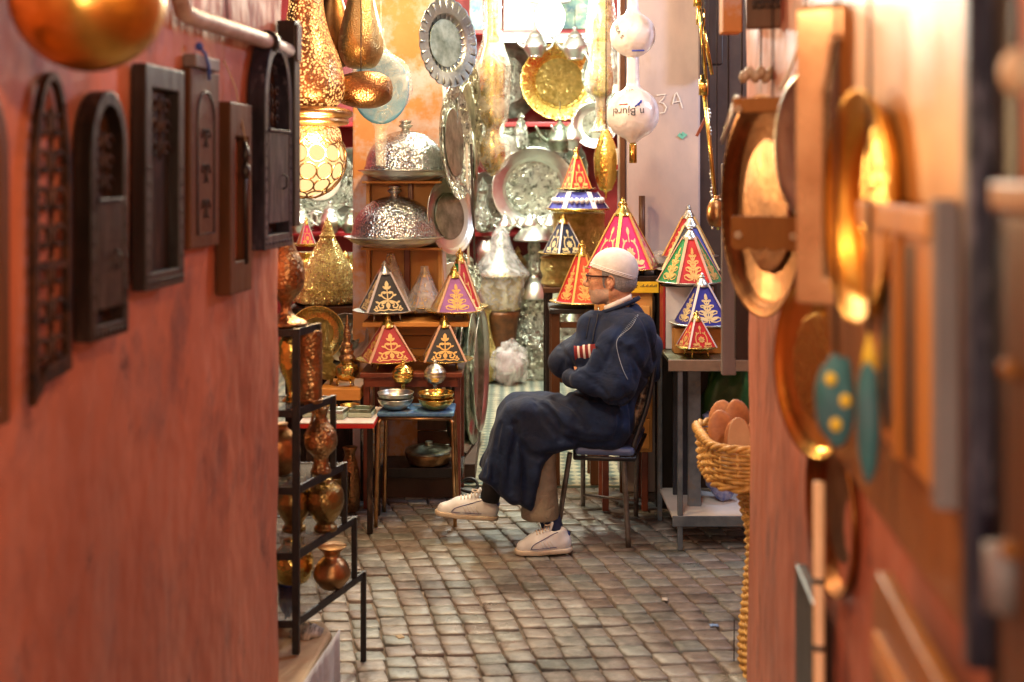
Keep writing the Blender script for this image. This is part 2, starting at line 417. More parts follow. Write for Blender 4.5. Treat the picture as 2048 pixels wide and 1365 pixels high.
L = dict(red=leather('red', (.62,.018,.022)), crimson=leather('crimson', (.45,.01,.02)), pink=leather('pink', (.78,.025,.2)),
         green=leather('green', (.02,.3,.1)), black=leather('black', (.012,.012,.018)), navy=leather('navy', (.01,.02,.06)),
         blue=leather('blue', (.025,.03,.36)), purple=leather('purple', (.42,.16,.5)), lilac=leather('lilac', (.5,.45,.55)),
         cream=leather('cream', (.72,.55,.38)), wine=leather('wine', (.25,.012,.04)), sky=leather('sky', (.25,.3,.5)), orange=leather('orange', (.75,.09,.03)))
m_thread = mat('gold_thread', (.85,.56,.2), (.7,.42,.12), 60, .45, .2, .4, 200)
m_thread_p = mat('pale_gold_thread', (.85,.72,.4), (.75,.6,.3), 60, .5, .1, .4, 200)
m_ribbon = mat('peach_ribbon', (.78,.5,.36), (.72,.44,.3), 20, .6)
m_ribbon_w = mat('white_ribbon', (.74,.7,.7), (.66,.62,.66), 20, .6)
m_ribbon_g = mat('gold_ribbon', (.8,.52,.16), (.7,.42,.1), 40, .4, .3)
# ------------------------------------------------------------------ camera
cam = bpy.data.cameras.new('camera'); co = bpy.data.objects.new('camera', cam); COL.objects.link(co); SC.camera = co
cam.sensor_width = 36; cam.sensor_fit = 'HORIZONTAL'; cam.lens = F/2048*36
co.location = (0, 0, EYE); co.rotation_euler = (PI/2, 0, 0)
cam.shift_y = -(682.5-350)/2048
cam.clip_start = .05; cam.clip_end = 200
cam.dof.use_dof = True; cam.dof.focus_distance = 4.95; cam.dof.aperture_fstop = 2.2; cam.dof.aperture_blades = 0

# ------------------------------------------------------------------ ground
g = MB(); g.box(-40, 40, -20, 40, -.3, -.03)
tag(g.build('ground', mat('packed_earth', (.16,.12,.1), (.1,.08,.07), 3, .8, 0, .5, 20)), kind='structure')

def paving():
    t = NT('worn_cobbles')
    at = t.n('ShaderNodeAttribute', attribute_name='tone'); geo = t.n('ShaderNodeNewGeometry')
    r = t.n('ShaderNodeValToRGB'); e = r.color_ramp.elements
    e[0].position = 0; e[0].color = (.15,.125,.11,1); e[1].position = 1; e[1].color = (.23,.22,.2,1)
    for p_, c_ in ((.3, (.19,.165,.15,1)), (.6, (.22,.2,.18,1)), (.8, (.185,.205,.195,1))):
        k = e.new(p_); k.color = c_
    t.l(at.outputs['Fac'], r.inputs['Fac'])
    n = t.n('ShaderNodeTexNoise'); n.inputs['Scale'].default_value = 26; n.inputs['Detail'].default_value = 8; n.inputs['Roughness'].default_value = .75
    mp = t.n('ShaderNodeMapping'); mp.inputs['Scale'].default_value = (.5,1,1); t.l(geo.outputs['Position'], mp.inputs['Vector']); t.l(mp.outputs[0], n.inputs['Vector'])
    mr = t.n('ShaderNodeMapRange'); mr.inputs[1].default_value = .3; mr.inputs[2].default_value = .7; mr.inputs[3].default_value = .62; mr.inputs[4].default_value = 1.6
    t.l(n.outputs['Fac'], mr.inputs[0])
    mx = t.n('ShaderNodeVectorMath', operation='SCALE'); t.l(r.outputs[0], mx.inputs[0]); t.l(mr.outputs[0], mx.inputs['Scale'])
    # big dirt stains
    n4 = t.n('ShaderNodeTexNoise'); n4.inputs['Scale'].default_value = 2.1; n4.inputs['Detail'].default_value = 7; n4.inputs['Roughness'].default_value = .7
    t.l(geo.outputs['Position'], n4.inputs['Vector'])
    r4 = t.n('ShaderNodeMapRange'); r4.inputs[1].default_value = .5; r4.inputs[2].default_value = .62; r4.inputs[3].default_value = 1.1; r4.inputs[4].default_value = .45
    t.l(n4.outputs['Fac'], r4.inputs[0])
    mx2 = t.n('ShaderNodeVectorMath', operation='SCALE'); t.l(mx.outputs[0], mx2.inputs[0]); t.l(r4.outputs[0], mx2.inputs['Scale'])
    b = t.n('ShaderNodeBsdfPrincipled'); t.l(mx2.outputs[0], b.inputs['Base Color']); b.inputs['Specular IOR Level'].default_value = .6
    rr = t.n('ShaderNodeMapRange'); rr.inputs[1].default_value = .35; rr.inputs[2].default_value = .65; rr.inputs[3].default_value = .24; rr.inputs[4].default_value = .55
    t.l(n4.outputs['Fac'], rr.inputs[0]); t.l(rr.outputs[0], b.inputs['Roughness'])
    bp = t.n('ShaderNodeBump'); bp.inputs['Strength'].default_value = .7; bp.inputs['Distance'].default_value = .006
    t.l(n.outputs['Fac'], bp.inputs['Height']); t.l(bp.outputs[0], b.inputs['Normal']); t.l(b.outputs[0], t.out.inputs[0])
    grout = mat('dark_joint', (.10,.08,.065), (.2,.16,.125), 30, .9, 0, .6, 60)
    vs = []; fs = []; tone = []; mi = []
    r0 = random.Random(3)
    pitch = .098; N = 4
    ang = math.atan(-.25)
    for j in range(-8, 74):
        for i in range(-38, 40):
            cx = i*pitch + r0.uniform(-.003,.003); cy = j*pitch*.88 + r0.uniform(-.003,.003) + (.01*math.sin(i*1.3))
            # rows curve gently like laid setts
            wx = cx + .10*math.sin((cy-3.2)*1.1); wy = cy + .05*math.sin(cx*1.7)
            x0 = wx*1 + .0; y0 = wy + .06*wx
            x0 -= .26*(wy-5.0) + .35
            if y0 > 5.86 or y0 < -.5 or abs(x0) > 3.2: continue
            if y0 < 3.0 and (x0 < wallL(y0)-.2 or x0 > wallR(y0)+.2): continue
            w = pitch*r0.uniform(.468,.494); h = pitch*.88*r0.uniform(.465,.49); zt = r0.uniform(-.003,.003) - (.006 if r0.random() < .06 else 0); tx = r0.uniform(-.03,.03); ty = r0.uniform(-.03,.03)
            o = len(vs); q_ = [r0.uniform(-.05,.05) for _ in range(8)]
            GR = (-1,-.97,-.88,-.3,.3,.88,.97,1)
            for u in GR:
                for v in GR:
                    edge = max(abs(u), abs(v))
                    z = -.014 if edge > .99 else (-.0035 if edge > .95 else 0) + zt + tx*u*w + ty*v*h + .0022*noise.noise(Vector((x0*31+u*2.3, y0*31+v*2.3, 0)))
                    k = 1-.10*(abs(u)*abs(v))**6
                    lx = (u + q_[0]*v + q_[1]*u*v + q_[2]*.5*(v*v))*w*k; ly = (v + q_[3]*u + q_[4]*u*v + q_[5]*.5*(u*u))*h*k
                    vs.append((x0 + lx-.26*ly, y0 + ly + .06*lx, z))
            n8 = len(GR)
            for a in range(n8-1):
                for b_ in range(n8-1):
                    fs.append((o+a*n8+b_, o+(a+1)*n8+b_, o+(a+1)*n8+b_+1, o+a*n8+b_+1))
            tone += [r0.random()]*64
    me = bpy.data.meshes.new('street_paving'); me.from_pydata(vs, [], fs); me.materials.append(t.m)
    at = me.attributes.new('tone', 'FLOAT', 'POINT'); at.data.foreach_set('value', tone)
    me.polygons.foreach_set('use_smooth', [True]*len(fs)); me.update()
    o = bpy.data.objects.new('street_paving', me); COL.objects.link(o); tag(o, kind='structure')
    q = MB(); q.box(-4.2, 4.2, -3, 5.9, -.028, -.0105)
    tag(q.build('street_bedding', grout), kind='structure')
paving()

def tilefloor():
    t = NT('diamond_tiles'); g = t.n('ShaderNodeNewGeometry'); mp = t.n('ShaderNodeMapping')
    mp.inputs['Rotation'].default_value = (0,0,R(45)); mp.inputs['Scale'].default_value = (1,1,1); t.l(g.outputs['Position'], mp.inputs['Vector'])
    ck = t.n('ShaderNodeTexChecker'); ck.inputs['Scale'].default_value = 19; ck.inputs[1].default_value = (.16,.24,.22,1); ck.inputs[2].default_value = (.62,.62,.46,1)
    t.l(mp.outputs[0], ck.inputs['Vector'])
    n = t.n('ShaderNodeTexNoise'); n.inputs['Scale'].default_value = 9; n.inputs['Detail'].default_value = 7; t.l(g.outputs['Position'], n.inputs['Vector'])
    mr = t.n('ShaderNodeMapRange'); mr.inputs[1].default_value = .3; mr.inputs[2].default_value = .7; mr.inputs[3].default_value = .6; mr.inputs[4].default_value = 1.1; t.l(n.outputs['Fac'], mr.inputs[0])
    s = t.n('ShaderNodeVectorMath', operation='SCALE'); t.l(ck.outputs[0], s.inputs[0]); t.l(mr.outputs[0], s.inputs['Scale'])
    b = t.n('ShaderNodeBsdfPrincipled'); t.l(s.outputs[0], b.inputs['Base Color']); b.inputs['Roughness'].default_value = .3
    t.l(b.outputs[0], t.out.inputs[0])
    q = MB(); q.box(-2.4, 2.2, 5.88, 9.75, -.03, .004)
    tag(q.build('shop_floor', t.m), kind='structure')
tilefloor()

# ------------------------------------------------------------------ the two alley buildings
def rough_wall(pts, z0, z1, amp, step=.07):
    """vertical sheet through the plan points (turned corners rounded), slightly uneven like hand plaster"""
    mb = MB(); path = []
    for a, b in zip(pts[:-1], pts[1:]):
        a = Vector(a); b = Vector(b); n = max(1, int((b-a).length/step))
        path += [a.lerp(b, i/n) for i in range(n)]
    path.append(Vector(pts[-1])); nz = int((z1-z0)/step)
    nrm = []
    for i, p in enumerate(path):
        d = path[min(i+1, len(path)-1)] - path[max(i-1, 0)]; nrm.append(Vector((d.y, -d.x)).normalized())
    vs = []
    for i, p in enumerate(path):
        for k in range(nz+1):
            z = z0 + (z1-z0)*k/nz
            q = amp*(noise.noise(Vector((p.x*2.2, p.y*2.2, z*1.6))) + .4*noise.noise(Vector((p.x*7, p.y*7, z*6))))
            vs.append((p.x + nrm[i].x*q, p.y + nrm[i].y*q, z))
    fs = [(i*(nz+1)+k, (i+1)*(nz+1)+k, (i+1)*(nz+1)+k+1, i*(nz+1)+k+1) for i in range(len(path)-1) for k in range(nz)]
    mb.add(vs, fs, 0, True); return mb
b1 = thing('alley_building', 'salmon plastered building corner hung with dark wooden mirrors and a pipe', 'building', (wallL(3.2), 3.2, 0))
def offs(mb, o): mb.v = [(v[0]-o[0], v[1]-o[1], v[2]-o[2]) for v in mb.v]; return mb
o1 = b1.location
offs(rough_wall([(wallL(-2), -2), (wallL(3.17), 3.17), (wallL(3.19)-.008, 3.19), (wallL(3.2)-.03, 3.2), (-3.6, 3.25)], -.03, 3.6, .012), o1).build('wall', m_salmon, b1)
r_ = MB(); r_.add([(wallL(-2)-.03,-2,3.6),(wallL(3.2)-.03,3.2,3.6),(-3.6,3.25,3.6),(-3.6,-2,3.6)], [(0,1,2,3)]); offs(r_, o1).build('roof', m_salmon, b1)
b2 = thing('alley_building', 'terracotta pink building corner crowded with copper trays and mirrors', 'building', (wallR(3.35), 3.35, 0))
o2 = b2.location
offs(rough_wall([(4.0, 3.45), (wallR(3.35)+.04, 3.35), (wallR(3.33)+.012, 3.335), (wallR(3.3), 3.3), (wallR(-2), -2)], -.03, 3.6, .012), o2).build('wall', m_salmon, b2)
r_ = MB(); r_.add([(wallR(-2)+.03,-2,3.6),(4,-2,3.6),(4,3.45,3.6),(wallR(3.35)+.04,3.35,3.6)], [(0,1,2,3)]); offs(r_, o2).build('roof', m_salmon, b2)

# ------------------------------------------------------------------ the shop
shop = thing('shop_building', 'open metalware shop with orange and grey plaster piers and red shelves', 'building', (0, 5.9, 0))
def sh(mb, name, m, bev=0): return offs(mb, (0,5.9,0)).build(name, m, shop, bev)
q = MB(); q.box(X(705,6.0), X(885,6.0), 6.0, 6.35, 0, 3.4); sh(q, 'orange_pier', m_orplaster, .01)
q = MB(); q.box(X(1251,5.75), X(1401,5.75), 5.75, 6.2, 0, 3.4); sh(q, 'grey_pier', m_greyplaster, .012)
q = MB(); q.box(-4, -1.3, 5.95, 6.2, 0, 3.4); sh(q, 'facade', m_salmon)
q = MB(); q.box(1.45, 4, 5.8, 6.2, 0, 3.4); sh(q, 'facade', m_salmon)
q = MB(); q.box(-2.5, 2.3, 9.75, 9.9, 0, 3.4); sh(q, 'back_wall', m_redpaint)
q = MB(); q.box(-2.5, -2.4, 6.2, 9.75, 0, 3.4); q.box(2.2, 2.3, 6.2, 9.75, 0, 3.4); sh(q, 'side_wall', m_redpaint)
q = MB(); q.box(-4, 4, 5.9, 9.9, 3.4, 3.5); sh(q, 'ceiling', mat('ceiling_paint', (.7,.66,.6), (.6,.56,.5), 4, .7))
for zz in (Z(462,9.4), Z(247,9.4), Z(66,9.4)):
    q = MB(); q.box(-2.38, 2.18, 9.2, 9.74, zz-.035, zz); sh(q, 'shelf', m_redshelf, .004)
q = MB(); q.box(.98, 1.45, 6.02, 6.08, 0, 3.3); sh(q, 'dark_door', m_darkwall)
# beams and dark jambs right of the grey pier
q = MB(); q.box(X(1402,5.7), X(1440,5.7), 5.62, 5.7, Z(132,5.7), 3.3); tag(q.build('door_beam', m_blackwood, None, .004), 'black wooden beam end hanging beside the grey pier', 'beam')
# ------------------------------------------------------------------ kits
def stroke(mb, pts, w, mp, t=.0012, mi=0):
    """flat raised band along 2-D points, mapped to 3-D by mp(u, v, height)"""
    n = len(pts); vs = []
    for i, (x, y) in enumerate(pts):
        a = pts[max(i-1,0)]; b = pts[min(i+1,n-1)]; dx, dy = b[0]-a[0], b[1]-a[1]; l = math.hypot(dx, dy) or 1
        ww = (w[i] if isinstance(w, list) else w)/2; nx, ny = -dy/l*ww, dx/l*ww
        vs += [mp(x+nx, y+ny, 0), mp(x+nx, y+ny, t), mp(x-nx, y-ny, t), mp(x-nx, y-ny, 0)]
    fs = []
    for i in range(n-1):
        for k in range(3): fs.append((i*4+k, i*4+k+1, (i+1)*4+k+1, (i+1)*4+k))
    mb.add(vs, fs, mi)
def leaf(mb, x, y, a, l, w, mp, t=.0014, mi=0):
    ca, sa = math.cos(R(a)), math.sin(R(a)); o = []
    for s in [i/5 for i in range(6)]: o.append((s*l, w/2*math.sin(PI*s)**.7))
    o += [(p, -q) for p, q in reversed(o[1:-1])]
    vs = [mp(x+p*ca-q*sa, y+p*sa+q*ca, t) for p, q in o]
    n = len(vs); vs += [mp(x+p*ca-q*sa, y+p*sa+q*ca, 0) for p, q in o]
    mb.add(vs, [tuple(range(n))] + [(i, (i+1) % n, (i+1) % n+n, i+n) for i in range(n)], mi)
def embroidery(mb, mp, h, hw, var=0):
    """symmetrical scrolling flower, drawn in the triangle of height h and half base hw"""
    S = h; k = hw/(.42*h)
    def m(x, y, t): return mp(x*k, y, t)
    w = .032*S
    jr = random.Random(int(h*1e5)+var)
    if var == 1:      # tiered palmettes with a curled foot
        stroke(mb, [(0,.05*S),(0,.68*S)], w*.8, m)
        for lv_, sc_ in ((.12,1.0),(.3,.78),(.46,.55),(.6,.36)):
            for s in (-1,1):
                leaf(mb, 0, lv_*S, 90-s*70, .26*S*sc_, .085*S*sc_, m); leaf(mb, 0, (lv_+.03)*S, 90-s*38, .2*S*sc_, .07*S*sc_, m)
                stroke(mb, [(s*x*S*sc_, (lv_+y*sc_)*S) for x, y in ((.04,-.02),(.16,-.04),(.27,0),(.28,.06),(.22,.07))], w*.8, m)
        leaf(mb, 0, .64*S, 90, .15*S, .07*S, m); return
    if var == 2:      # dense scroll medallion
        for q in range(8):
            leaf(mb, 0, .3*S, q*45+jr.uniform(-5,5), .12*S, .06*S, m)
        for s in (-1,1):
            stroke(mb, [(s*(.05+.15*math.sin(t_))*S, (.3+.22*math.cos(t_)*(1.05))*S) for t_ in [i_*.35 for i_ in range(10)]], w, m)
            leaf(mb, s*.16*S, .12*S, 90-s*75, .18*S, .09*S, m); leaf(mb, s*.1*S, .1*S, 90-s*20, .12*S, .06*S, m); leaf(mb, s*.12*S, .46*S, 90-s*20, .12*S, .05*S, m)
            stroke(mb, [(s*.04*S,.05*S),(s*.2*S,.045*S),(s*.32*S,.06*S),(s*.3*S,.1*S)], w*.9, m)
        stroke(mb, [(0,.5*S),(0,.7*S)], w*.8, m); leaf(mb, 0, .62*S, 90, .16*S, .08*S, m); return
    stroke(mb, [(0,.08*S),(0,.62*S)], w*.8, m)
    leaf(mb, 0, .6*S, 90, .2*S, .09*S, m)
    for s in (-1, 1):
        leaf(mb, 0, .58*S, 90-s*48, .13*S, .06*S, m); leaf(mb, 0, .5*S, 90-s*85, .14*S, .065*S, m)
        stroke(mb, [(s*x*S, y*S) for x, y in ((0,.33),(.07,.36),(.13,.42),(.13,.49),(.08,.51),(.06,.47))], w, m)
        leaf(mb, s*.12*S, .42*S, 90-s*70, .1*S, .05*S, m)
        stroke(mb, [(s*x*S, y*S) for x, y in ((0,.3),(.1,.29),(.19,.25),(.23,.18),(.19,.12),(.12,.13),(.11,.18),(.15,.2))], w*1.15, m)
        leaf(mb, s*.02*S, .3*S, 90-s*120, .16*S, .07*S, m); leaf(mb, s*.2*S, .24*S, 90-s*60, .1*S, .05*S, m)
        stroke(mb, [(s*x*S, y*S) for x, y in ((0,.09),(.1,.06),(.2,.08),(.28,.05),(.33,.09),(.29,.12))], w, m)
        leaf(mb, s*.25*S, .08*S, 90-s*20, .11*S, .05*S, m)
    leaf(mb, 0, .1*S, 90, .17*S, .1*S, m)
def tagine(label, loc, rp, h, cols, rz=0, n=6, rib=None, plate=None, ring=True, thread=None, group='leather covered tagine lids on plates', legs=True, platec=None, r=None, film_=None):
    """faceted leather cone with embroidered panels on a footed metal plate; rp plate radius, h cone height"""
    t = thing('tagine', label, 'tagine', loc, R(rz), group)
    r = r or rp*.8; rt = r*.2; hb = .045
    plate = plate or m_brass
    mb = MB(); mb.lathe([(0,hb-.012),(rp*.62,hb-.012),(rp*.97,hb),(rp,hb+.004),(rp*.96,hb+.006),(rp*.6,hb-.004),(0,hb-.004)], 44); mb.build('plate', plate, t)
    if platec:
        mb = MB(); mb.lathe([(rp*.72,hb-.001),(rp*.8,hb+.0035),(rp*.86,hb+.0055),(rp*.82,hb+.0058),(rp*.72,hb+.001)], 44); mb.build('plate_band', platec, t)
    if legs:
        for k in range(4):
            a = PI/4 + k*PI/2; mb = MB(); mb.tube([(rp*.55*math.cos(a), rp*.55*math.sin(a), hb-.012), (rp*.6*math.cos(a), rp*.6*math.sin(a), 0)], [.005,.003], 6); mb.build('foot', plate, t)
    z0 = hb; z1 = hb + h*.8
    def corner(i, q, z): a = 2*PI*(i-.5)/n - PI/2; return Vector((q*math.cos(a), q*math.sin(a), z))
    for ci, c in enumerate(cols):
        mb = MB()
        for i in range(n):
            if i % len(cols) == ci: mb.add([corner(i,r,z0), corner(i+1,r,z0), corner(i+1,rt,z1), corner(i,rt,z1)], [(0,1,2,3)])
        mb.build('panel' if len(cols) > 1 else 'cone', L[c], t)
    mb = MB()
    for i in range(n):
        A = corner(i,r,z0); B = corner(i+1,r,z0); C = (corner(i,rt,z1)+corner(i+1,rt,z1))/2; mid = (A+B)/2; u = (B-A).normalized(); v = (C-mid); hh = v.length; v.normalize(); nn = u.cross(v)
        if nn.dot(mid) < 0: nn = -nn
        def mp(x, y, tt, mid=mid, u=u, v=v, nn=nn): return mid + u*x + v*y + nn*(tt+.0006)
        embroidery(mb, mp, hh*.98, (B-A).length/2*.86, sum(map(ord, label)) % 3)
    mb.build('embroidery', thread or m_thread, t)
    mb = MB()
    for i in range(n):
        a = corner(i, r*1.012, z0+.001); b = corner(i, rt*1.1, z1); tg = Vector((-a.y, a.x, 0)).normalized()
        mb.bar(a, b, r*.085, .003, 0, up=a.normalized())
    mb.lathe([(r*.99,z0-.001),(r*1.0,z0+.008),(r*.97,z0+.008)], n*1, mi=0, sm=False) if False else None
    mb.build('ribbon_trim', rib or m_ribbon, t)
    mb = MB(); mb.lathe(sprof([(rt*1.25,z1-.012),(rt*1.12,z1),(rt*.75,z1+h*.06),(rt*.42,z1+h*.13),(rt*.55,z1+h*.15),(rt*.3,z1+h*.17),(rt*.36,z1+h*.19),(0,z1+h*.24)], 3), 16); cp = mb.build('cap', plate if not platec else m_brass, t)
    if ring:
        mb = MB(); rr = h*.055
        mb.tube([(rr*math.cos(a)*1.2, .006, z1+h*.12+rr*math.sin(a)) for a in [2*PI*i/14 for i in range(14)]], .0028, 6, closed=True); mb.build('ring', m_gold, cp)
    if film_:
        mb = MB(); mb.lathe(sprof([(rp*1.0,hb-.02),(rp*1.01,hb+.01),(r*1.05,hb+.02),(rt*1.6,z1),(.02,z1+h*.22)],4), 30, wob=lambda a,z,i: .03*math.sin(5*a+z*40)+.02*math.sin(11*a)); mb.build('plastic_wrap', film_, t)
    return t
def cloche(label, loc, r, h, m_d, m_p, group='domed serving dishes'):
    t = thing('domed_dish', label, 'domed dish', loc, 0, group)
    mb = MB(); mb.lathe(sprof([(0,-.045),(r*.5,-.045),(r*.8,-.025),(r*.93,-.002),(r,.004)],4)+[(r*1.0,.009),(r*.9,.008),(r*.5,-.02),(0,-.02)], 64); mb.build('tray', m_p, t)
    mb = MB(); mb.lathe([(r*.86,.002),(r*.87,.02),(r*.85,.03)]+[(r*.84*math.cos(a), .03+(h-.03)*math.sin(a)) for a in [PI/2*i/14 for i in range(1,14)]]+[(0,h)], 64); l = mb.build('lid', m_d, t)
    mb = MB(); mb.lathe(sprof([(.03,h-.004),(.018,h+.008),(.034,h+.02),(.036,h+.028),(.024,h+.038),(.034,h+.046),(.02,h+.055),(0,h+.056)],3), 24); mb.build('knob', m_p, l)
    return t
def tray(name, label, cat, c, r, face, mats, depth=.02, scallop=0, group=None, tilt=None, inner=None, rim=.86, seg=72, ell=1):
    """round tray whose open face looks along the vector `face`"""
    t = thing(name, label, cat, c, 0, group)
    z = Vector(face).normalized(); q = z.to_track_quat('Z', 'Y'); t.rotation_mode = 'QUATERNION'; t.rotation_quaternion = q
    w = (lambda a, zz, i: (scallop*abs(math.sin(12*a)) if i >= 4 else 0)) if scallop else None
    mb = MB(); mb.lathe([(0,-depth),(r*rim*.93,-depth),(r*rim,-depth*.5),(r*(rim+.03),-.002),(r*.98,0),(r,.005),(r,-.001),(r*rim,-depth-.003),(0,-depth-.003)], seg, wob=w, sy=ell); mb.build('dish', mats[0], t)
    if scallop:
        for k in range(24):
            a = 2*PI*k/24; mb = MB(); mb.tube([(r*rim*.85*math.cos(a), r*rim*.85*math.sin(a)*ell, -depth*.8), (r*.97*math.cos(a+.06), r*.97*math.sin(a+.06)*ell, .003)], [.003,.007], 6); mb.build('flute', mats[0], t)
    if len(mats) > 1:
        mb = MB(); mb.lathe([(0,-depth+.0025),(r*(inner or .6),-depth+.0025),(r*(inner or .6),-depth+.006),(r*(inner or .6)*.97,-depth+.006),(0,-depth+.004)], seg, sy=ell); mb.build('engraved_centre', mats[1], t)
    return t
def pot(name, label, cat, loc, prof, m, group=None, parts=(), seg=32, handle=None, spout=None, rz=0, feet=None, wob=None):
    """turned vessel; prof [(r,z)] smoothed; parts [(name, prof, mat)]"""
    t = thing(name, label, cat, loc, R(rz), group)
    mb = MB(); mb.lathe(sprof(prof, 5), seg, wob=wob); mb.build('body', m, t)
    for nm, pr, mm in parts:
        mb = MB(); mb.lathe(sprof(pr, 4), seg); mb.build(nm, mm, t)
    if handle:
        mb = MB(); mb.tube(smoothpts([(x,0,z) for x, z in handle[0]], 5), handle[1], 8); mb.build('handle', m, t)
    if spout:
        pp = smoothpts([(x,0,z) for x, z in spout[0]], 5); n = len(pp); mb = MB(); mb.tube(pp, [spout[1]+(spout[2]-spout[1])*i/(n-1) for i in range(n)], 10); mb.build('spout', m, t)
    if feet:
        for k in range(feet[0]):
            a = 2*PI*(k+.5)/feet[0]; q = feet[1]; zt = feet[2]
            mb = MB(); mb.tube([(q*.7*math.cos(a), q*.7*math.sin(a), zt), (q*1.1*math.cos(a), q*1.1*math.sin(a), zt*.55), (q*math.cos(a), q*math.sin(a), 0)], [.008,.005,.004], 6); mb.build('foot', m, t)
    return t
def teapot(label, loc, s, m, rz=0, group='small metal teapots'):
    return pot('teapot', label, 'teapot', loc, [(0,0),(.045*s,.0),(.05*s,.01*s),(.075*s,.05*s),(.08*s,.08*s),(.06*s,.12*s),(.045*s,.14*s)], m, group,
        [('lid', [(.047*s,.138*s),(.04*s,.155*s),(.02*s,.175*s),(.008*s,.185*s),(.014*s,.2*s),(0,.215*s)], m)], 24,
        handle=([(.05*s,.13*s),(.11*s,.14*s),(.12*s,.08*s),(.075*s,.05*s)], .007*s), spout=([(-.06*s,.06*s),(-.11*s,.09*s),(-.15*s,.16*s)], .018*s, .007*s), rz=rz)
def hang_line(a, b, m, r=.0025):
    mb = MB(); mb.tube([a, b], r, 6); return mb
CEIL = 3.38
# ------------------------------------------------------------------ left alley wall
NL = Vector((1, -.1043, 0)).normalized(); UL = Vector((.1043, 1, 0)).normalized()
def on_left(name, label, cat, d0, z, group=None, o=.008):
    return thing(name, label, cat, Vector((wallL(d0), d0, z)) + NL*o, R(90)-ALLEY, group)
def archpts(x0, x1, z0, zs, zt, n=14, pointed=0):
    cx = (x0+x1)/2; rx = (x1-x0)/2
    return [(x1, z0)] + [(cx + rx*math.cos(a)*(1-pointed*math.sin(a)*.25), zs + (zt-zs)*math.sin(a)) for a in [PI*i/n for i in range(n+1)]] + [(x0, z0)]
def scrollwork(mb, x0, x1, z0, z1, y, n, r=.0035, seed=1):
    """iron scrolls filling a field"""
    q = random.Random(seed); 
    for i in range(n):
        cz = z0 + (z1-z0)*(i+.5)/n
        for s in (-1, 1):
            cx = (x0+x1)/2 + s*(x1-x0)*.23; rr = (z1-z0)/n*.42; rx = min(rr, (x1-x0)*.22)
            mb.tube([(cx + s*rx*math.cos(t)*(1-t/9), y, cz + rr*math.sin(t)*(1-t/9)) for t in [k*.55 for k in range(11)]], r, 5)
        mb.tube([((x0+x1)/2, y, cz-(z1-z0)/n/2), ((x0+x1)/2, y, cz+(z1-z0)/n/2)], r, 5)
def frame_mirror(label, d0, w, h, z, th, m, arched=True, cat='wooden mirror', inner=None, door=True, group='wooden mirrors on the salmon wall'):
    t = on_left('carved_mirror', label, cat, d0, z, group)
    b = .02 if w < .16 else .028
    if arched:
        zs = h - w*.75; out = archpts(0, w, 0, zs, h); inn = archpts(b, w-b, b*1.3, zs, h-b*1.3)
    else:
        out = [(w,0),(w,h),(0,h),(0,0)]; inn = [(w-b,b*1.2),(w-b,h-b*1.6),(b,h-b*1.6),(b,b*1.2)]
    mb = MB(); mb.ringprism(out, inn, th); mb.build('frame', m, t, .002)
    mb = MB(); mb.prism([(x*.999, zz) for x, zz in inn], .004); mb.build('back_panel', inner or m_filig, t, loc=(0, -.004, 0))
    mb = MB(); top = h - b*2 if not arched else h - w*.5
    scrollwork(mb, b*1.2, w-b*1.2, h*.58, top, -th*.55, 3); mb.build('scrollwork', m_filig, t)
    if door:
        mb = MB(); mb.box(b*1.2, w-b*1.2, -th*1.0, -.008, h*.12, h*.55)
        mb.box(b*1.1, w-b*1.1, -th*1.12, -th*.7, h*.55, h*.565); dd = mb.build('small_door', m, t, .002)
        mb = MB(); mb.tube([(w*.62, -th*1.02, h*.35), (w*.62, -th*1.25, h*.34), (w*.62, -th*1.25, h*.29), (w*.62, -th*1.02, h*.28)], .0025, 6); mb.build('handle', m_iron, dd)
    # studs and carved dots on the frame
    mb = MB()
    for k in range(9):
        mb.blob((b*.5 + (w-b)*k/8, -th, b*.55), (.0045,.003,.0045), 8, 5)
    for k in range(int(h*.6/.03)):
        for x in (b*.5, w-b*.5): mb.blob((x, -th, b+.03*k), (.003,.002,.006), 6, 4)
    mb.build('carving', m, t)
    return t
mir1 = frame_mirror('dark arched wooden mirror with a tiny door, between the rusty filigree and black panel', 1.985, .145, .44, 1.30, .034, m_dkwood)
frame_mirror('black rectangular carved panel between the arched mirror and the brown carved board', 2.215, .19, .44, 1.365, .03, m_blackwood, False, door=False, inner=m_dkwood)
# brown carved board with engraved arch
t = on_left('carved_board', 'brown carved wooden board with an engraved arch and blue string at its top', 'carved board', 2.46, 1.43, 'wooden mirrors on the salmon wall')
w, h = .17, .39
mb = MB(); mb.box(0, w, -.022, 0, 0, h); mb.build('board', m_brownwood, t, .003)
mb = MB(); a_ = archpts(.035, w-.035, .03, h*.72, h*.88); mb.tube([(x,-.0225,z) for x, z in a_], .003, 5, closed=True)
for k in range(3):
    for s in (-1,1): mb.tube([(w/2 + s*(.012+.01*math.cos(q)), -.0235, h*(.62-.2*k) + .02*math.sin(q)) for q in [i*.6 for i in range(9)]], .002, 5)
mb.build('engraved_arch', m_blackwood, t)
mb = MB(); mb.box(w*.05, w*.9, -.03, 0, h+.002, h+.03); mb.build('top_block', m_greywood, t, .003)
mb = MB(); mb.tube([(w*.3,-.02,h+.05),(w*.36,-.03,h+.035),(w*.45,-.032,h+.01),(w*.5,-.03,h-.02)], .0035, 6); mb.blob((w*.3,-.02,h+.05),.009,8,6); mb.build('string', mat('blue_string', (.03,.08,.4)), t)
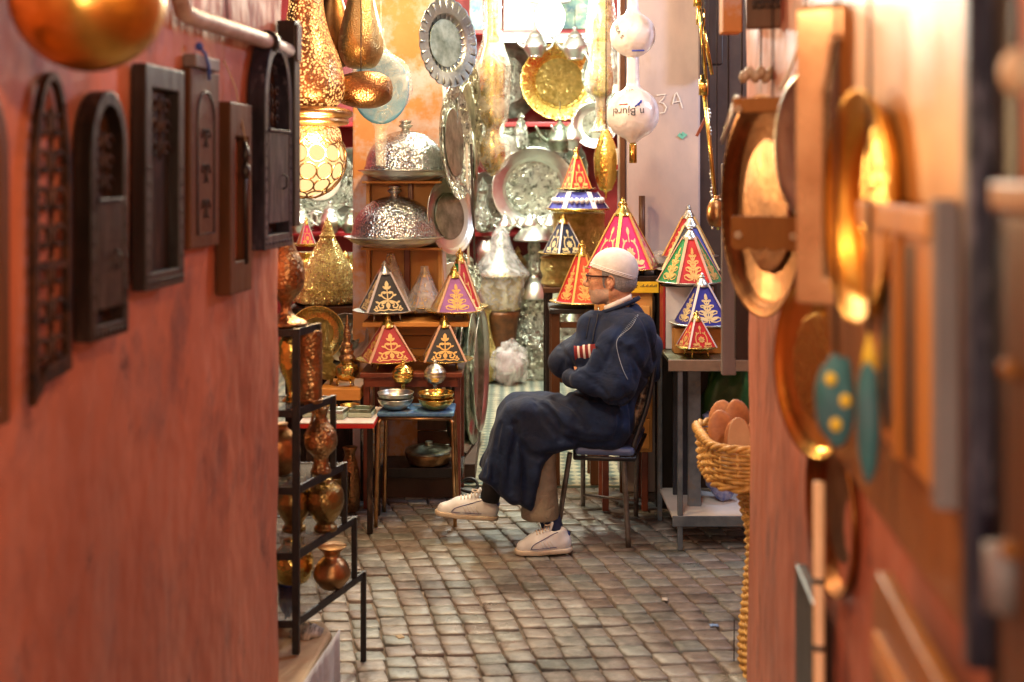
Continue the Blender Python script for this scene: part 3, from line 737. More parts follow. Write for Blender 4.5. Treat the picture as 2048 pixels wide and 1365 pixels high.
# narrow candle box
t = on_left('candle_box', 'narrow open wooden box frame with hanging tassel rod beside the end arched mirror', 'wooden frame', 2.665, 1.31, 'wooden mirrors on the salmon wall')
w, h = .15, .45
mb = MB(); mb.ringprism([(w,0),(w,h),(0,h),(0,0)], [(w-.022,.075),(w-.022,h-.08),(.035,h-.08),(.035,.075)], .035); mb.build('frame', m_brownwood, t, .003)
mb = MB(); mb.box(.037, w-.024, -.006, -.001, .077, h-.082); mb.build('back_panel', m_salmon, t)
mb = MB(); mb.tube([(w*.55,-.04,h*.8),(w*.55,-.045,h*.15)], .005, 8); mb.blob((w*.55,-.043,h*.64),(.012,.012,.02),10,6); mb.lathe([(.004,0),(.012,.02),(.003,.05)],10,c=(w*.55,-.043,h*.68)); mb.build('rod', m_blackwood, t)
mb = MB(); mb.tube([(w*.55,-.043,h*.8),(w*.5,-.02,h+.04),(w*.35,.0,h+.1)], .002, 5); mb.build('cord', m_palewood, t)
frame_mirror('purple grey arched mirror with small door, at the far end of the salmon wall', 2.885, .235, .545, 1.40, .045, m_purplewood)
t = on_left('carved_post', 'dark carved strip with a pale top block behind the last arched mirror', 'carved strip', 3.125, 1.45)
mb = MB(); mb.box(0, .05, -.05, 0, 0, .56); mb.build('strip', m_blackwood, t, .003)
mb = MB(); mb.box(.004, .046, -.056, -.0505, .45, .55); mb.build('carved_block', m_greywood, t, .003)
# pointed iron lattice
t = on_left('iron_lattice', 'rusty pointed filigree panel hanging beside the brass globe', 'filigree panel', 1.835, 1.22, None)
w, h = .12, .54
mb = MB(); a_ = [(w,.04)]+[(w/2+w/2*math.cos(a)**1.0*(1 if True else 0), h-.2+.2*math.sin(a)) for a in [PI*i/14 for i in range(15)]]+[(0,.0),(w*.3,.03)]
mb.ringprism(a_, [(w/2+(x-w/2)*.8, .03+(z)*.92) for x, z in a_], .014); mb.build('frame', m_filig, t, .001)
mb = MB(); scrollwork(mb, .008, w-.008, .05, h-.06, -.007, 7, .0045); mb.box(.002, w-.002, -.012, -.002, h*.4, h*.42); mb.build('scrollwork', m_filig, t)
# amber edge frame
t = on_left('varnished_board', 'amber brown wooden panel at the near end of the salmon wall', 'wooden panel', 1.575, 1.21)
mb = MB(); mb.ringprism(archpts(0,.19,0,.40,.53), archpts(.03,.16,.03,.40,.49), .012); mb.build('frame', m_brownwood, t, .004)
mb = MB(); mb.prism(archpts(.03,.16,.03,.40,.49), .005); mb.build('panel', mat('amber_varnish', (.5,.17,.03), (.35,.1,.02), 10, .3, coat=.4), t)
# pipe
t = on_left('wall_pipe', 'weathered white conduit pipe running along the salmon wall above the mirrors', 'pipe', 2.36, 1.925)
mb = MB(); mb.tube([(0.02,-.03,.9),(0.02,-.03,.03),(.04,-.03,.004),(.08,-.03,0),(.55,-.03,.006),(.83,-.03,.0)], .02, 14); mb.build('pipe', m_pipe, t)
mb = MB(); mb.tube([(.585,-.03,.006),(.615,-.03,.006)], .029, 14); mb.build('clamp', m_iron, t)
mb = MB(); mb.tube([(.6,-.03,0),(.6,-.02,-.45)], .0022, 5); mb.build('string', m_palewood, t)
mb = MB(); mb.tube([(.3,-.03,.02),(.3,-.01,.5)], .0016, 5); mb.build('wire', m_iron, t)
# brass globe in front
gc = P(176, -6, 1.75); rg = W(150, 1.75)
t = thing('hanging_globe', 'large smooth brass globe hanging in front of the salmon wall', 'hanging globe', gc)
mb = MB(); mb.blob((0,0,0), rg, 48, 32); mb.build('globe', mat('aged_gold_globe', (.9,.5,.1), (.5,.26,.06), 7, .33, 1, .25, 30, c3=(.95,.62,.2), c3scale=5, c3amt=.4), t)
mb = MB(); mb.lathe([(.03,rg*.98),(.022,rg+.02),(.008,rg+.03),(.008,rg+.05)], 20); mb.build('cap', m_brass, t)
mb = MB(); mb.tube([(0,0,rg+.05),(0,0,3.3-gc.z)], .003, 6); mb.build('chain', m_iron, t)
# ceiling cross beam that carries hanging things of the alley
q = MB(); q.box(wallL(1.75), wallR(1.75), 1.72, 1.78, 3.3, 3.36); tag(q.build('alley_beam', m_dkwood), 'rough wooden beam spanning the alley high overhead', 'beam')

# ------------------------------------------------------------------ plinth and stepped iron stand
pl = thing('plaster_plinth', 'white cloth covered plinth at the foot of the black stepped stand', 'plinth', (-.7, 3.3, 0))
mb = MB(); A_ = [X(560,3.1)-.02, 3.0]; 
poly = [(-.95,2.98),(X(598,3.12),3.12),(X(664,3.53),3.53),(X(648,3.62),3.62),(-.95,3.62)]
poly = [(x+.7, y-3.3) for x, y in poly]
n_ = len(poly); ht = .188
mb.add([(x,y,0) for x,y in poly]+[(x,y,ht) for x,y in poly], [tuple(range(n_,2*n_))]+[(i,(i+1)%n_,(i+1)%n_+n_,i+n_) for i in range(n_)])
mb.build('plinth', mat('cream_plaster', (.62,.48,.32), (.5,.36,.22), 6, .7, 0, .6, 18, c3=(.4,.3,.2), c3scale=5, c3amt=.35), pl, .012)
# hanging cloth front with folds
mb = MB(); a = Vector((poly[1][0]-.015, poly[1][1]-.03)); b = Vector((poly[2][0]+.012, poly[2][1])); vs = []; nn = 40; nzz = 8
nr = Vector((b.y-a.y, -(b.x-a.x))).normalized()
for i in range(nn+1):
    for k in range(nzz+1):
        p_ = a.lerp(b, i/nn); z = (ht+.006)*(1-k/nzz); o_ = .012 + .008*math.sin(i*.9+math.sin(i*.31)*2)*(k/nzz)**.5
        vs.append((p_.x+nr.x*o_, p_.y+nr.y*o_, z+.002))
mb.add(vs, [(i*(nzz+1)+k,(i+1)*(nzz+1)+k,(i+1)*(nzz+1)+k+1,i*(nzz+1)+k+1) for i in range(nn) for k in range(nzz)], 0, True)
mb.build('cloth_edge', mat('grey_white_cloth', (.6,.62,.66), (.36,.36,.38), 9, .85, 0, .5, 30), pl, solid=.004)
st = thing('stepped_stand', 'black iron stepped stand carrying copper and brass vases', 'stand', (-.63, 3.35, 0))
def stv(x, y, z): return (x+.63, y-3.35, z)
fp = Vector((-.629, 3.35)); bk = Vector((X(727,3.76), 3.76))
lv = [(1.142,.30),(.907,.52),(.682,.69),(.491,.85),(.294,1.0)]
tw = .02
mb = MB(); mb.bar(stv(fp.x,fp.y,.195), stv(fp.x,fp.y,1.142), .021); mb.build('front_post', m_iron, st, .002)
LX = -1.05
for i, (z, fr) in enumerate(lv):
    c = fp.lerp(bk, fr); zb = lv[i+1][0] if i+1 < len(lv) else 0
    mb = MB(); mb.bar(stv(c.x, c.y, zb), stv(c.x, c.y, z), .018); mb.build('upright', m_iron, st, .002)
    mb = MB(); mb.bar(stv(fp.x,fp.y,z-.012), stv(c.x,c.y,z-.012), .008, .024); mb.bar(stv(c.x,c.y,z-.013), stv(LX, c.y+.02, z-.013), .008, .022); mb.bar(stv(fp.x,fp.y,z-.013), stv(LX, fp.y, z-.013), .008, .022)
    mb.build('shelf_frame', m_iron, st, .0015)
    mb = MB(); mb.add([stv(fp.x,fp.y,z-.006), stv(c.x,c.y,z-.006), stv(LX,c.y+.02,z-.006), stv(LX,fp.y,z-.006)], [(0,1,2,3)]); mb.build('mesh_shelf', m_iron if i in (0,) else film('wire_mesh', (.1,.09,.08), .35, .6, 160), st, solid=.002)
# vases on the stand
gv = 'copper and brass vases on the stepped stand'
def onst(px, i, dd): return (X(px, dd), dd, lv[i][0]-.004)
pot('vase', 'tall pear shaped copper vase standing on top of the black stepped stand', 'vase', onst(572,0,3.42),
    [(.05,0),(.062,.005),(.06,.015),(.03,.03),(.016,.05),(.02,.075),(.048,.11),(.055,.15),(.05,.19),(.03,.23),(.02,.27),(.03,.3)], m_copper_ham, gv)
pot('lantern', 'tall pierced copper cylinder lantern on the second step of the black stand', 'lantern', onst(622,1,3.47),
    [(.034,0),(.036,.01),(.033,.02),(.034,.1),(.034,.2),(.028,.22),(.01,.225)], m_copper_ham, gv)
pot('vase', 'slender gold vase behind the front post on the second step', 'vase', onst(583,1,3.5),
    [(.03,0),(.012,.02),(.015,.05),(.035,.1),(.04,.15),(.035,.19),(.02,.21)], m_gold_ham, gv)
pot('ewer', 'bulbous hammered copper ewer with a slanting handle on the third step', 'ewer', onst(642,2,3.52),
    [(.03,0),(.032,.006),(.026,.02),(.024,.05),(.045,.075),(.05,.1),(.042,.13),(.024,.155),(.018,.175),(.026,.2)], m_copper_ham, gv, handle=([(-.022,.19),(-.03,.15),(-.05,.11)], .005))
pot('vase', 'big round copper jar half hidden by the salmon wall on the third step', 'vase', onst(556,2,3.5),
    [(.03,0),(.05,.015),(.068,.06),(.06,.11),(.03,.14),(.03,.155)], m_copper, gv)
pot('vase', 'round dark brass vase on a flared foot, fourth step near the corner post', 'vase', onst(651,3,3.57),
    [(.035,0),(.036,.01),(.028,.02),(.03,.028),(.05,.06),(.058,.095),(.05,.13),(.025,.15),(.02,.16)], m_oldbrass, gv)
pot('vase', 'round engraved brass vase beside the front post, fourth step', 'vase', onst(588,3,3.57),
    [(.036,0),(.036,.01),(.028,.022),(.05,.06),(.056,.095),(.046,.13),(.022,.15),(.022,.16)], m_oldbrass, gv)
pot('vase', 'squat shiny silver and copper vase with flared lip on the lowest step', 'vase', onst(664,4,3.62),
    [(.025,0),(.035,.004),(.055,.03),(.058,.05),(.045,.08),(.026,.1),(.03,.115),(.046,.13),(.042,.134)], m_copper, gv, feet=None)
pot('vase', 'squat golden brass vase on three feet beside the front post, lowest step', 'vase', onst(586,4,3.64),
    [(.03,.01),(.05,.02),(.064,.06),(.06,.1),(.035,.13),(.03,.145)], m_brass_ham, gv, feet=(3,.045,.02))
# blue thing and striped cloth behind the stand
t = thing('blue_bag', 'small blue fabric bag under the stepped stand beside the wall end', 'bag', (X(576,3.66), 3.66, .192)); mb = MB(); mb.blob((0,0,.08),(.03,.03,.09),16,10,nz=.3); mb.build('sack', mat('blue_fabric', (.015,.04,.3), (.01,.02,.16), 20, .6), t); mb = MB(); mb.tube([(-.01,0,.16),(0,0,.19),(.012,0,.16)],.003,6); mb.build('strap', m_black, t)
t = thing('striped_cloth', 'crumpled black and white striped cloth on the plinth behind the stand post', 'cloth', (X(612,3.5), 3.5, .188)); 
mb = MB(); mb.blob((0,0,.01),(.05,.04,.022),24,12,nz=.35,nscale=4); mb.build('fabric', mat('stripe_cloth', (.02,.02,.02), (.75,.72,.66), 30, .8, stretch=(3,.6,1)), t)
# ------------------------------------------------------------------ goods on the left of the shop
def boxthing(name, label, cat, parts, group=None):
    """parts: [(name, [(x0,x1,y0,y1,z0,z1)...], mat)] in world metres"""
    b = parts[0][1][0]; o = ((b[0]+b[1])/2, (b[2]+b[3])/2, min(q[4] for p_ in parts for q in p_[1]))
    t = thing(name, label, cat, o, 0, group)
    for nm, bs, m in parts:
        mb = MB()
        for q in bs: mb.box(q[0]-o[0], q[1]-o[0], q[2]-o[1], q[3]-o[1], q[4]-o[2], q[5]-o[2])
        mb.build(nm, m, t, .003)
    return t
zt = .655   # table top
# lower dark red table
x0, x1 = X(724,5.5), X(926,5.5)
boxthing('low_table', 'dark red wooden table under the red and black tagines', 'table', [('table_top', [(x0,x1,5.42,5.9,zt-.022,zt)], m_redwood), ('apron', [(x0+.02,x1-.02,5.44,5.46,zt-.07,zt-.0225),], m_redwood)]
   + [('leg', [(a,a+.03,b,b+.03,0,zt-.0225)], m_redwood) for a in (x0+.01, x1-.04) for b in (5.47,5.85)])
# crates
zc = Z(652,5.72); zs = Z(637,5.7)
xa, xb = X(750,5.78), X(905,5.78)
cr = boxthing('wooden_crate', 'orange plank crate on the dark red table carrying the upper board', 'crate', [('plank', [(xa,xb,5.76,5.772,zt+.002+i*.064,zt+.062+i*.064)], m_orwood) for i in range(3)]
   + [('side', [(xa,xa+.012,5.773,5.9,zt+.002,zt+.19)], m_orwood), ('side', [(xb-.012,xb,5.773,5.9,zt+.002,zt+.19)], m_orwood)], 'orange wooden crates')
zb = zt+.2
xa2, xb2 = X(728,5.62), X(938,5.62)
boxthing('display_board', 'thin orange board holding the black and purple tagines', 'board', [('board', [(xa2,xb2,5.55,5.92,zb,zb+.022)], m_orwood)])
zb += .022
ztop = Z(492,5.95)
xa, xb = X(733,5.95), X(884,5.95)
boxthing('crate_shelf', 'upright orange wooden crate behind the black tagine under the lower dome', 'crate', [
   ('side', [(xa,xa+.02,5.93,5.99,zb+.001,ztop-.014)], m_orwoodv), ('side', [(xb-.02,xb,5.93,5.99,zb+.001,ztop-.014)], m_orwoodv),
   ('divider', [((xa+xb)/2-.0,(xa+xb)/2+.03,5.935,5.985,zb+.001,ztop-.014)], m_redwood),
   ('back', [(xa+.021,xb-.021,5.986,5.994,zb+.001,ztop-.014)], m_orwoodv),
   ('top', [(xa-.01,xb+.01,5.8,5.995,ztop-.013,ztop)], m_orwood)], 'orange wooden crates')
ztt = Z(362,6.0)-.0
boxthing('crate_shelf', 'upper orange wooden crate between the two hammered domes', 'crate', [
   ('side', [(xa+.0,xa+.02,5.93,5.99,ztop+.002,ztt-.014)], m_orwoodv), ('side', [(xb-.02,xb,5.93,5.99,ztop+.002,ztt-.014)], m_orwoodv),
   ('divider', [((xa+xb)/2+.02,(xa+xb)/2+.045,5.935,5.985,ztop+.002,ztt-.014)], m_redwood),
   ('back', [(xa+.021,xb-.021,5.986,5.994,ztop+.002,ztt-.014)], m_orwoodv),
   ('top', [(xa-.005,xb+.005,5.8,5.995,ztt-.013,ztt)], m_orwood)], 'orange wooden crates')
cloche('upper silver hammered domed dish on top of the orange crates', (X(811,5.88), 5.88, ztt+.047), W(94,5.88), W(82,5.88), m_silver_ham, m_silver)
cloche('lower silver hammered domed dish in front of the orange crate', (X(789,5.83), 5.83, ztop+.047), W(100,5.83), W(84,5.83), m_silver_ham, m_silver)
# tagines on the board (back row then front)
T = tagine
T('clear wrapped grey white tagine behind the black one on the board', (X(782,5.84),5.84,zb), W(56,5.8), W(112,5.8)*.93, ['cream'], 20, 4, m_ribbon_w, m_brass, film_=m_film)
T('small silvery lilac wrapped tagine in the middle of the board', (X(849,5.83),5.83,zb), W(46,5.83), W(86,5.8)*.93, ['lilac','sky'], 8, 6, m_ribbon, m_brass, film_=m_film)
T('red and green tagine at the end of the board behind the purple one', (X(920,5.84),5.84,zb), W(58,5.84), W(122,5.84)*.93, ['red','green'], 28, 6, m_ribbon, m_brass)
T('black and gold tagine with white ribbons on a silver plate on the orange board', (X(769,5.66),5.66,zb), W(64,5.66), W(104,5.66)*.93, ['black'], 18, 4, m_ribbon_w, m_silver, thread=m_thread_p, r=W(60,5.66))
T('purple and pink tagine in front of the red and green one', (X(908,5.66),5.66,zb), W(58,5.66), W(88,5.66), ['purple','cream'], 14, 4, m_ribbon, m_brass, r=W(56,5.66))
T('crimson tagine with gold embroidery on the dark red table', (X(776,5.55),5.55,zt), W(64,5.55), W(86,5.55), ['crimson','red'], 18, 4, m_ribbon, m_brass, r=W(64,5.55))
T('black tagine with peach ribbons on the dark red table', (X(889,5.55),5.55,zt), W(58,5.55), W(86,5.55), ['black'], 6, 4, m_ribbon, m_brass, thread=m_thread, r=W(57,5.55))
# oval tray edge-on beside the crates
tray('round_tray', 'narrow silver tray standing on edge beside the orange crates', 'tray', P(903,432,5.9), W(78,5.9), (.82,-.55,.1), [m_silver, m_pewter], .015, group='silver trays')
# stool with blue top
sz = .515
def tube_stool(label, pts, topz, topm, legm, d, group=None, spread=.03, name='stool', th=.02):
    cx = sum(p_[0] for p_ in pts)/4; cy = sum(p_[1] for p_ in pts)/4
    t = thing(name, label, 'stool', (cx,cy,0), 0, group)
    mb = MB(); n = 4; vv = [(p_[0]-cx,p_[1]-cy) for p_ in pts]
    mb.add([(x,y,topz-th) for x,y in vv]+[(x,y,topz) for x,y in vv], [(3,2,1,0),(4,5,6,7)]+[(i,(i+1)%4,(i+1)%4+4,i+4) for i in range(4)]); mb.build('seat', topm, t, .006)
    for x, y in vv:
        mb = MB(); mb.tube(smoothpts([(x*.8,y*.8,topz-th-.004),(x*.93,y*.93,topz-th-.02),(x*.97,y*.97,topz-.1),(x*(1+spread),y*(1+spread),0)],5), .0095, 10); mb.build('leg', legm, t)
    mb = MB(); mb.tube([(x*.94,y*.94,topz-.03) for x,y in vv], .007, 8, closed=True); mb.build('under_frame', legm, t)
    return t
m_bluetop = mat('blue_patterned_top', (.03,.1,.35), (.12,.3,.5), 25, .5, c3=(.5,.5,.45), c3scale=18, c3amt=.38)
tube_stool('metal stool with blue patterned top holding the two pairs of bowls', [(X(754,5.2),5.2),(X(908,5.2),5.2),(X(912,5.42),5.42),(X(770,5.42),5.42)], sz, m_bluetop, m_copper, 5.3)
# red table with trinket boxes
zr = .495
x0, x1 = X(596,5.05), X(748,5.05)
boxthing('trinket_table', 'low red edged table crowded with small boxes and dishes beside the blue stool', 'table', [('table_top', [(x0,x1,5.05,5.4,zr-.02,zr)], mat('red_edge', (.6,.03,.02), (.45,.02,.02), 6, .4)), ('table_cloth', [(x0+.002,x1-.002,5.048,5.398,zr+.001,zr+.007)], m_cloth_white)]
   + [('leg', [(a,a+.025,b,b+.025,0,zr-.0205)], m_dkwood) for a in (x0+.03, x1-.035) for b in (5.08,5.36)])
zr += .008
for i, (px, dd, wx, wy, hh, mm, lb) in enumerate([(724,5.2,.11,.11,.02,m_pewter,'square pale glass dish on a green box nearest the blue stool'),(672,5.16,.1,.1,.022,m_silver,'flat silver box in the middle of the red edged table'),(625,5.2,.08,.1,.02,m_brass,'small brass box at the far end of the red edged table')]):
    t = thing('trinket_box', lb, 'box', (X(px,dd), dd, zr), R(rnd.uniform(-12,12)), 'small boxes on the red table')
    mb = MB(); mb.box(-wx/2,wx/2,-wy/2,wy/2,0,hh); mb.build('base', mat('pale_green_enamel', (.5,.62,.5), (.4,.5,.42), 12, .3), t, .004)
    mb = MB(); mb.ringprism([(wx*.46,-wy*.46),(wx*.46,wy*.46),(-wx*.46,wy*.46),(-wx*.46,-wy*.46)], [(wx*.33,-wy*.33),(wx*.33,wy*.33),(-wx*.33,wy*.33),(-wx*.33,-wy*.33)], .016)
    mb.v = [(x, z, -y + hh) for x, y, z in mb.v]; mb.build('rim', mm, t, .002)
for i, (px, dd, lb) in enumerate([(700,5.3,'little brass dish behind the pale boxes on the red table'),(655,5.28,'little brass dish near the stand end of the red table')]):
    pot('small_dish', lb, 'dish', (X(px,dd),dd,zr), [(.02,0),(.022,.004),(.04,.02),(.046,.026),(.044,.027),(.02,.008),(0,.008)], m_brass, 'small dishes on the red table')
# bowls
def bowls(label, px, m, n):
    for k in range(n):
        pot('bowl', label[k], 'bowl', (X(px,5.27),5.27,sz+.001+k*.026), [(.03,0),(.05,.006),(.074,.03),(.082,.048),(.084,.05),(.081,.051),(.07,.03),(.04,.01),(0,.009)], m, 'bowls on the blue stool', seg=44)
bowls(['lower silver bowl of the pair on the blue stool','upper silver bowl resting in the lower silver one'], 791, m_silver, 2)
bowls(['lower golden bowl of the pair on the blue stool','upper golden bowl resting in the lower golden one'], 872, m_gold, 2)
# ribbed ball sprinklers standing behind the bowls
def ball_lamp(label, px, m, zz):
    rr = .05
    pr = [(.022,0),(.024,.004),(.01,.015),(.009,.085),(.016,.092)]
    body = []
    for i in range(61):
        a = -PI/2*.92 + (PI*.92)*i/60 if i < 60 else PI/2; r_b = rr*math.cos(a)*(1+.06*abs(math.sin(a*6)))
        body.append((max(0,r_b), .092+rr*.95+rr*.95*math.sin(a)))
    t = thing('incense_ball', label, 'incense burner', (X(px,5.39), 5.39, zz), 0, 'ribbed ball incense burners')
    mb = MB(); mb.lathe(sprof(pr,4), 24); mb.build('stem', m, t)
    mb = MB(); mb.lathe(body, 40); mb.build('ribbed_ball', m, t)
    mb = MB(); mb.lathe(sprof([(.012,.185),(.006,.193),(.009,.199),(0,.209)],3), 16); mb.build('finial', m, t)
ball_lamp('ribbed golden incense ball above the silver bowls', 806, m_gold, sz+.001)
ball_lamp('ribbed silver incense ball above the golden bowls', 870, m_silver, sz+.001)
# brass censers with conical lids on an orange box
ob = Z(772,5.5)
boxthing('orange_shelf', 'orange wooden shelf under the spiked brass censers', 'shelf', [('board', [(X(640,5.45),X(722,5.45),5.42,5.7,ob-.055,ob)], m_orwood), ('leg', [(X(645,5.45),X(645,5.45)+.03,5.6,5.63,0,ob-.056)], m_dkwood), ('leg', [(X(712,5.45),X(712,5.45)+.03,5.6,5.63,0,ob-.056)], m_dkwood)])
cens = [(.0,.02),(.03,.025),(.052,.05),(.056,.075),(.05,.095),(.03,.11),(.034,.12)]
censlid = [(.036,.12),(.04,.135),(.03,.15),(.033,.165),(.024,.18),(.028,.195),(.016,.21),(.018,.24),(.01,.28),(.004,.33),(0,.34)]
pot('censer', 'brass censer with tall spiked lid on three feet, nearest the crimson tagine', 'incense burner', (X(694,5.5),5.5,ob+.001), cens, m_brass_ham, 'spiked brass censers', [('lid', censlid, m_copper_ham)], feet=(3,.045,.035))
pot('censer', 'smaller brass censer on three feet beside the stepped stand', 'incense burner', (X(655,5.56),5.56,ob+.001), [(a*.85,b*.9) for a,b in cens], m_brass_eng, 'spiked brass censers', [('lid', [(a*.8,b*.9) for a,b in censlid], m_brass_eng)], feet=(3,.035,.03))
# big brass tagine pot and pink tagine
zbt = Z(612,6.15)
boxthing('pedestal', 'plain brown pedestal behind the censers under the tall brass tagine', 'pedestal', [('box', [(X(615,6.2),X(722,6.2),6.12,6.5,0,zbt-.002)], m_brownwood)])
rB = W(64,6.2)
m_tagbrass = mat('yellow_brass_engraved', (.9,.76,.32), (.62,.5,.16), 30, .28, 1, .7, 70, 'engrave')
t = thing('brass_tagine', 'tall all brass tagine pot with tapering conical lid beside the orange crates', 'tagine', (X(655,6.27),6.27,zbt))
mb = MB(); mb.lathe(sprof([(rB*.75,0),(rB*.95,.01),(rB,.03),(rB*.98,.05)],4), 48); mb.build('base', m_tagbrass, t)
mb = MB(); mb.lathe(sprof([(rB*.97,.052),(rB*.93,.075),(rB*.95,.085),(rB*.9,.1),(rB*.82,.15),(rB*.66,.22),(rB*.42,.30),(rB*.24,.36),(rB*.27,.368),(rB*.21,.38),(rB*.13,.43),(0,.475)],5), 48); mb.build('lid', m_tagbrass, t)
zpt = Z(506,6.45)
pot('brass_pot', 'pale round bellied pot under the small pink tagine', 'pot', (X(612,6.5),6.5,zpt-.3), [(.05,0),(.08,.03),(.11,.12),(.1,.2),(.06,.26),(.07,.299)], m_brass_ham)
boxthing('pedestal', 'dark pedestal behind the stand under the pale bellied pot', 'pedestal', [('box', [(X(580,6.5),X(645,6.5),6.36,6.66,0,zpt-.302)], m_dkwood)])
T('small hot pink tagine on the bellied pot near the hanging lantern', (X(612,6.5),6.5,zpt-.0), .075, .15, ['pink'], 25, 4, m_ribbon_w, m_brass, legs=False)
# trays behind the censers
tray('round_tray', 'round brass tray leaning behind the stepped stand', 'tray', P(632,668,5.9), W(56,5.9), (.1,-.95,.3), [m_brass, m_brass_eng], .015, group='brass trays')
tray('round_tray', 'second round silver tray leaning behind the spiked censers', 'tray', P(690,675,6.0), W(48,6.0), (-.1,-.95,.25), [m_silver, m_silver_eng], .015, group='brass trays')
boxthing('low_bench', 'dark bench behind the censers propping the leaning trays', 'bench', [('plank', [(X(590,6.05),X(722,6.05),5.78,6.1,Z(728,5.9)-.03,Z(728,5.9)-.002)], m_dkwood), ('leg', [(X(590,6.05),X(722,6.05),6.05,6.1,0,Z(728,5.9)-.031)], m_dkwood)])
# things under tables
t = thing('wrapped_bundle', 'amber object wrapped in clear plastic hanging under the stool', 'wrapped bundle', (X(748,5.62),5.62,Z(936,5.62)))
mb = MB(); mb.lathe(sprof([(0,0),(.03,.01),(.05,.05),(.055,.14),(.05,.2),(.02,.24)],4), 24, wob=lambda a,z,i: .05*math.sin(3*a+z*30)); mb.build('bundle', mat('amber_goods', (.7,.33,.08), (.5,.2,.05), 18, .35, .5, .6, 30), t)
mb = MB(); mb.lathe(sprof([(0,-.005),(.036,.008),(.057,.05),(.062,.14),(.056,.21),(.025,.27)],4), 30, wob=lambda a,z,i: .06*math.sin(7*a+z*50)); mb.build('plastic_wrap', m_film, t)
mb = MB(); mb.tube([(0,0,.27),(0,0,zt-.08-Z(936,5.62))],.003,6); mb.build('string', m_palewood, t)
zk = Z(934,5.62)
boxthing('ledge', 'dark carved ledge under the dark red table', 'ledge', [('slab', [(X(728,5.6),X(925,5.6),5.6,5.84,zk-.05,zk-.001)], m_blackwood), ('base', [(X(740,5.6),X(915,5.6),5.66,5.84,0,zk-.051)], m_darkwall)])
pot('casserole', 'round copper casserole with dull lid on the ledge under the table', 'casserole', (X(858,5.68),5.68,zk), [(.07,0),(.1,.01),(.115,.04),(.118,.06)], m_copper, None, [('lid', [(.12,.062),(.11,.075),(.06,.09),(.02,.094),(.02,.11),(0,.112)], m_pewter)], seg=44)
boxthing('plank_stack', 'pale planks leaning behind the casserole under the table', 'planks', [('plank', [(X(835,5.8),X(905,5.8),5.79+i*.001,5.8+i*.001,zk+.0+i*.07,zk+.065+i*.07)], m_brownwood) for i in range(3)])
pot('brass_jug', 'upright brass jug in the shade under the red edged table', 'jug', (X(700,5.45),5.45,0), [(.04,0),(.045,.01),(.05,.1),(.04,.2),(.025,.26),(.035,.3)], m_copper_ham)
pot('brass_basin', 'wide brass basin in the shade under the red edged table', 'basin', (X(655,5.3),5.3,.0), [(.06,0),(.09,.03),(.1,.12),(.105,.2),(.1,.21)], m_oldbrass)
t = thing('cable_coil', 'black cable loop lying on the tiles beside the stool', 'cable', (X(930,5.75),5.75,.012)); mb = MB(); mb.tube([(.06*math.cos(a)*(1+.1*math.sin(3*a)),.05*math.sin(a),.012+.012*math.sin(2*a)+ (.03*max(0,math.sin(a)))) for a in [i*.35 for i in range(34)]], .008, 6); mb.build('cable', m_black, t)
# tall trays leaning on edge at the shop's side
gt = 'large platters leaning on edge by the shop entrance'
for i, (px, py, dd, rr, fx, lb, mm) in enumerate([(922,700,6.05,.37,.995,'nearest big pewter platter on edge beside the black tagine',m_pewter),(936,700,6.2,.39,.992,'bright silver platter on edge right behind the nearest one',m_silver),(950,715,6.4,.38,.995,'second big platter on edge, greener and thinner',m_pewter),(963,742,6.7,.35,.992,'third platter on edge, smallest of the leaning ones by the tiles',m_silver)]):
    tray('large_platter', lb, 'platter', (X(px,dd), dd, rr+.10), rr, (fx,-.1,0), [mm, m_silver_eng], .03, group=gt, seg=60, inner=.75)

boxthing('low_plinth', 'low dark plinth raising the platters that lean on edge', 'plinth', [('block', [(X(905,6.05),X(958,6.6),5.93,7.05,.005,.098)], m_darkwall)])
# ------------------------------------------------------------------ lit pierced copper lantern (two tiers) at the left
LD = 4.5
def sup(t, top, m=m_iron, r=.003, x=0, y=0):
    mb = MB(); mb.tube([(x,y,top),(x,y,CEIL-t.location.z)], r, 6); mb.build('chain', m, t)
lt = thing('pierced_lantern', 'large glowing pierced copper lantern of pear, band and lower globe', 'lantern', P(612,300,LD))
k = LD/F
m_glowp = pierced('pierced_copper_lit', (.6,.3,.13), (1,.5,.15), 1.9, 95, .44)
m_glowp2 = pierced('pierced_copper_lit_fine', (.6,.3,.13), (1,.55,.2), 2.2, 120, .46, False)
def kz(py): return (300-py)*k
mb = MB(); mb.lathe(sprof([(60*k,kz(214)),(74*k,kz(195)),(77*k,kz(165)),(68*k,kz(120)),(48*k,kz(70)),(36*k,kz(20)),(30*k,kz(-40)),(14*k,kz(-90)),(3*k,kz(-110))],6), 48); mb.build('upper_pear', m_glowp, lt)
mb = MB(); mb.lathe(sprof([(62*k,kz(214)),(90*k,kz(222)),(92*k,kz(232)),(84*k,kz(238)),(84*k,kz(248)),(60*k,kz(254))],4), 48); mb.build('band', m_copper, lt)
mb = MB(); mb.lathe(sprof([(20*k,kz(322)),(58*k,kz(316)),(70*k,kz(290)),(68*k,kz(262)),(58*k,kz(252))],5), 48); mb.build('middle_bowl', m_glowp2, lt)
mb = MB(); mb.lathe(sprof([(3*k,kz(392)),(18*k,kz(372)),(36*k,kz(345)),(40*k,kz(330)),(44*k,kz(328)),(40*k,kz(322))],5), 40); mb.build('inner_cup', m_glowp2, lt)
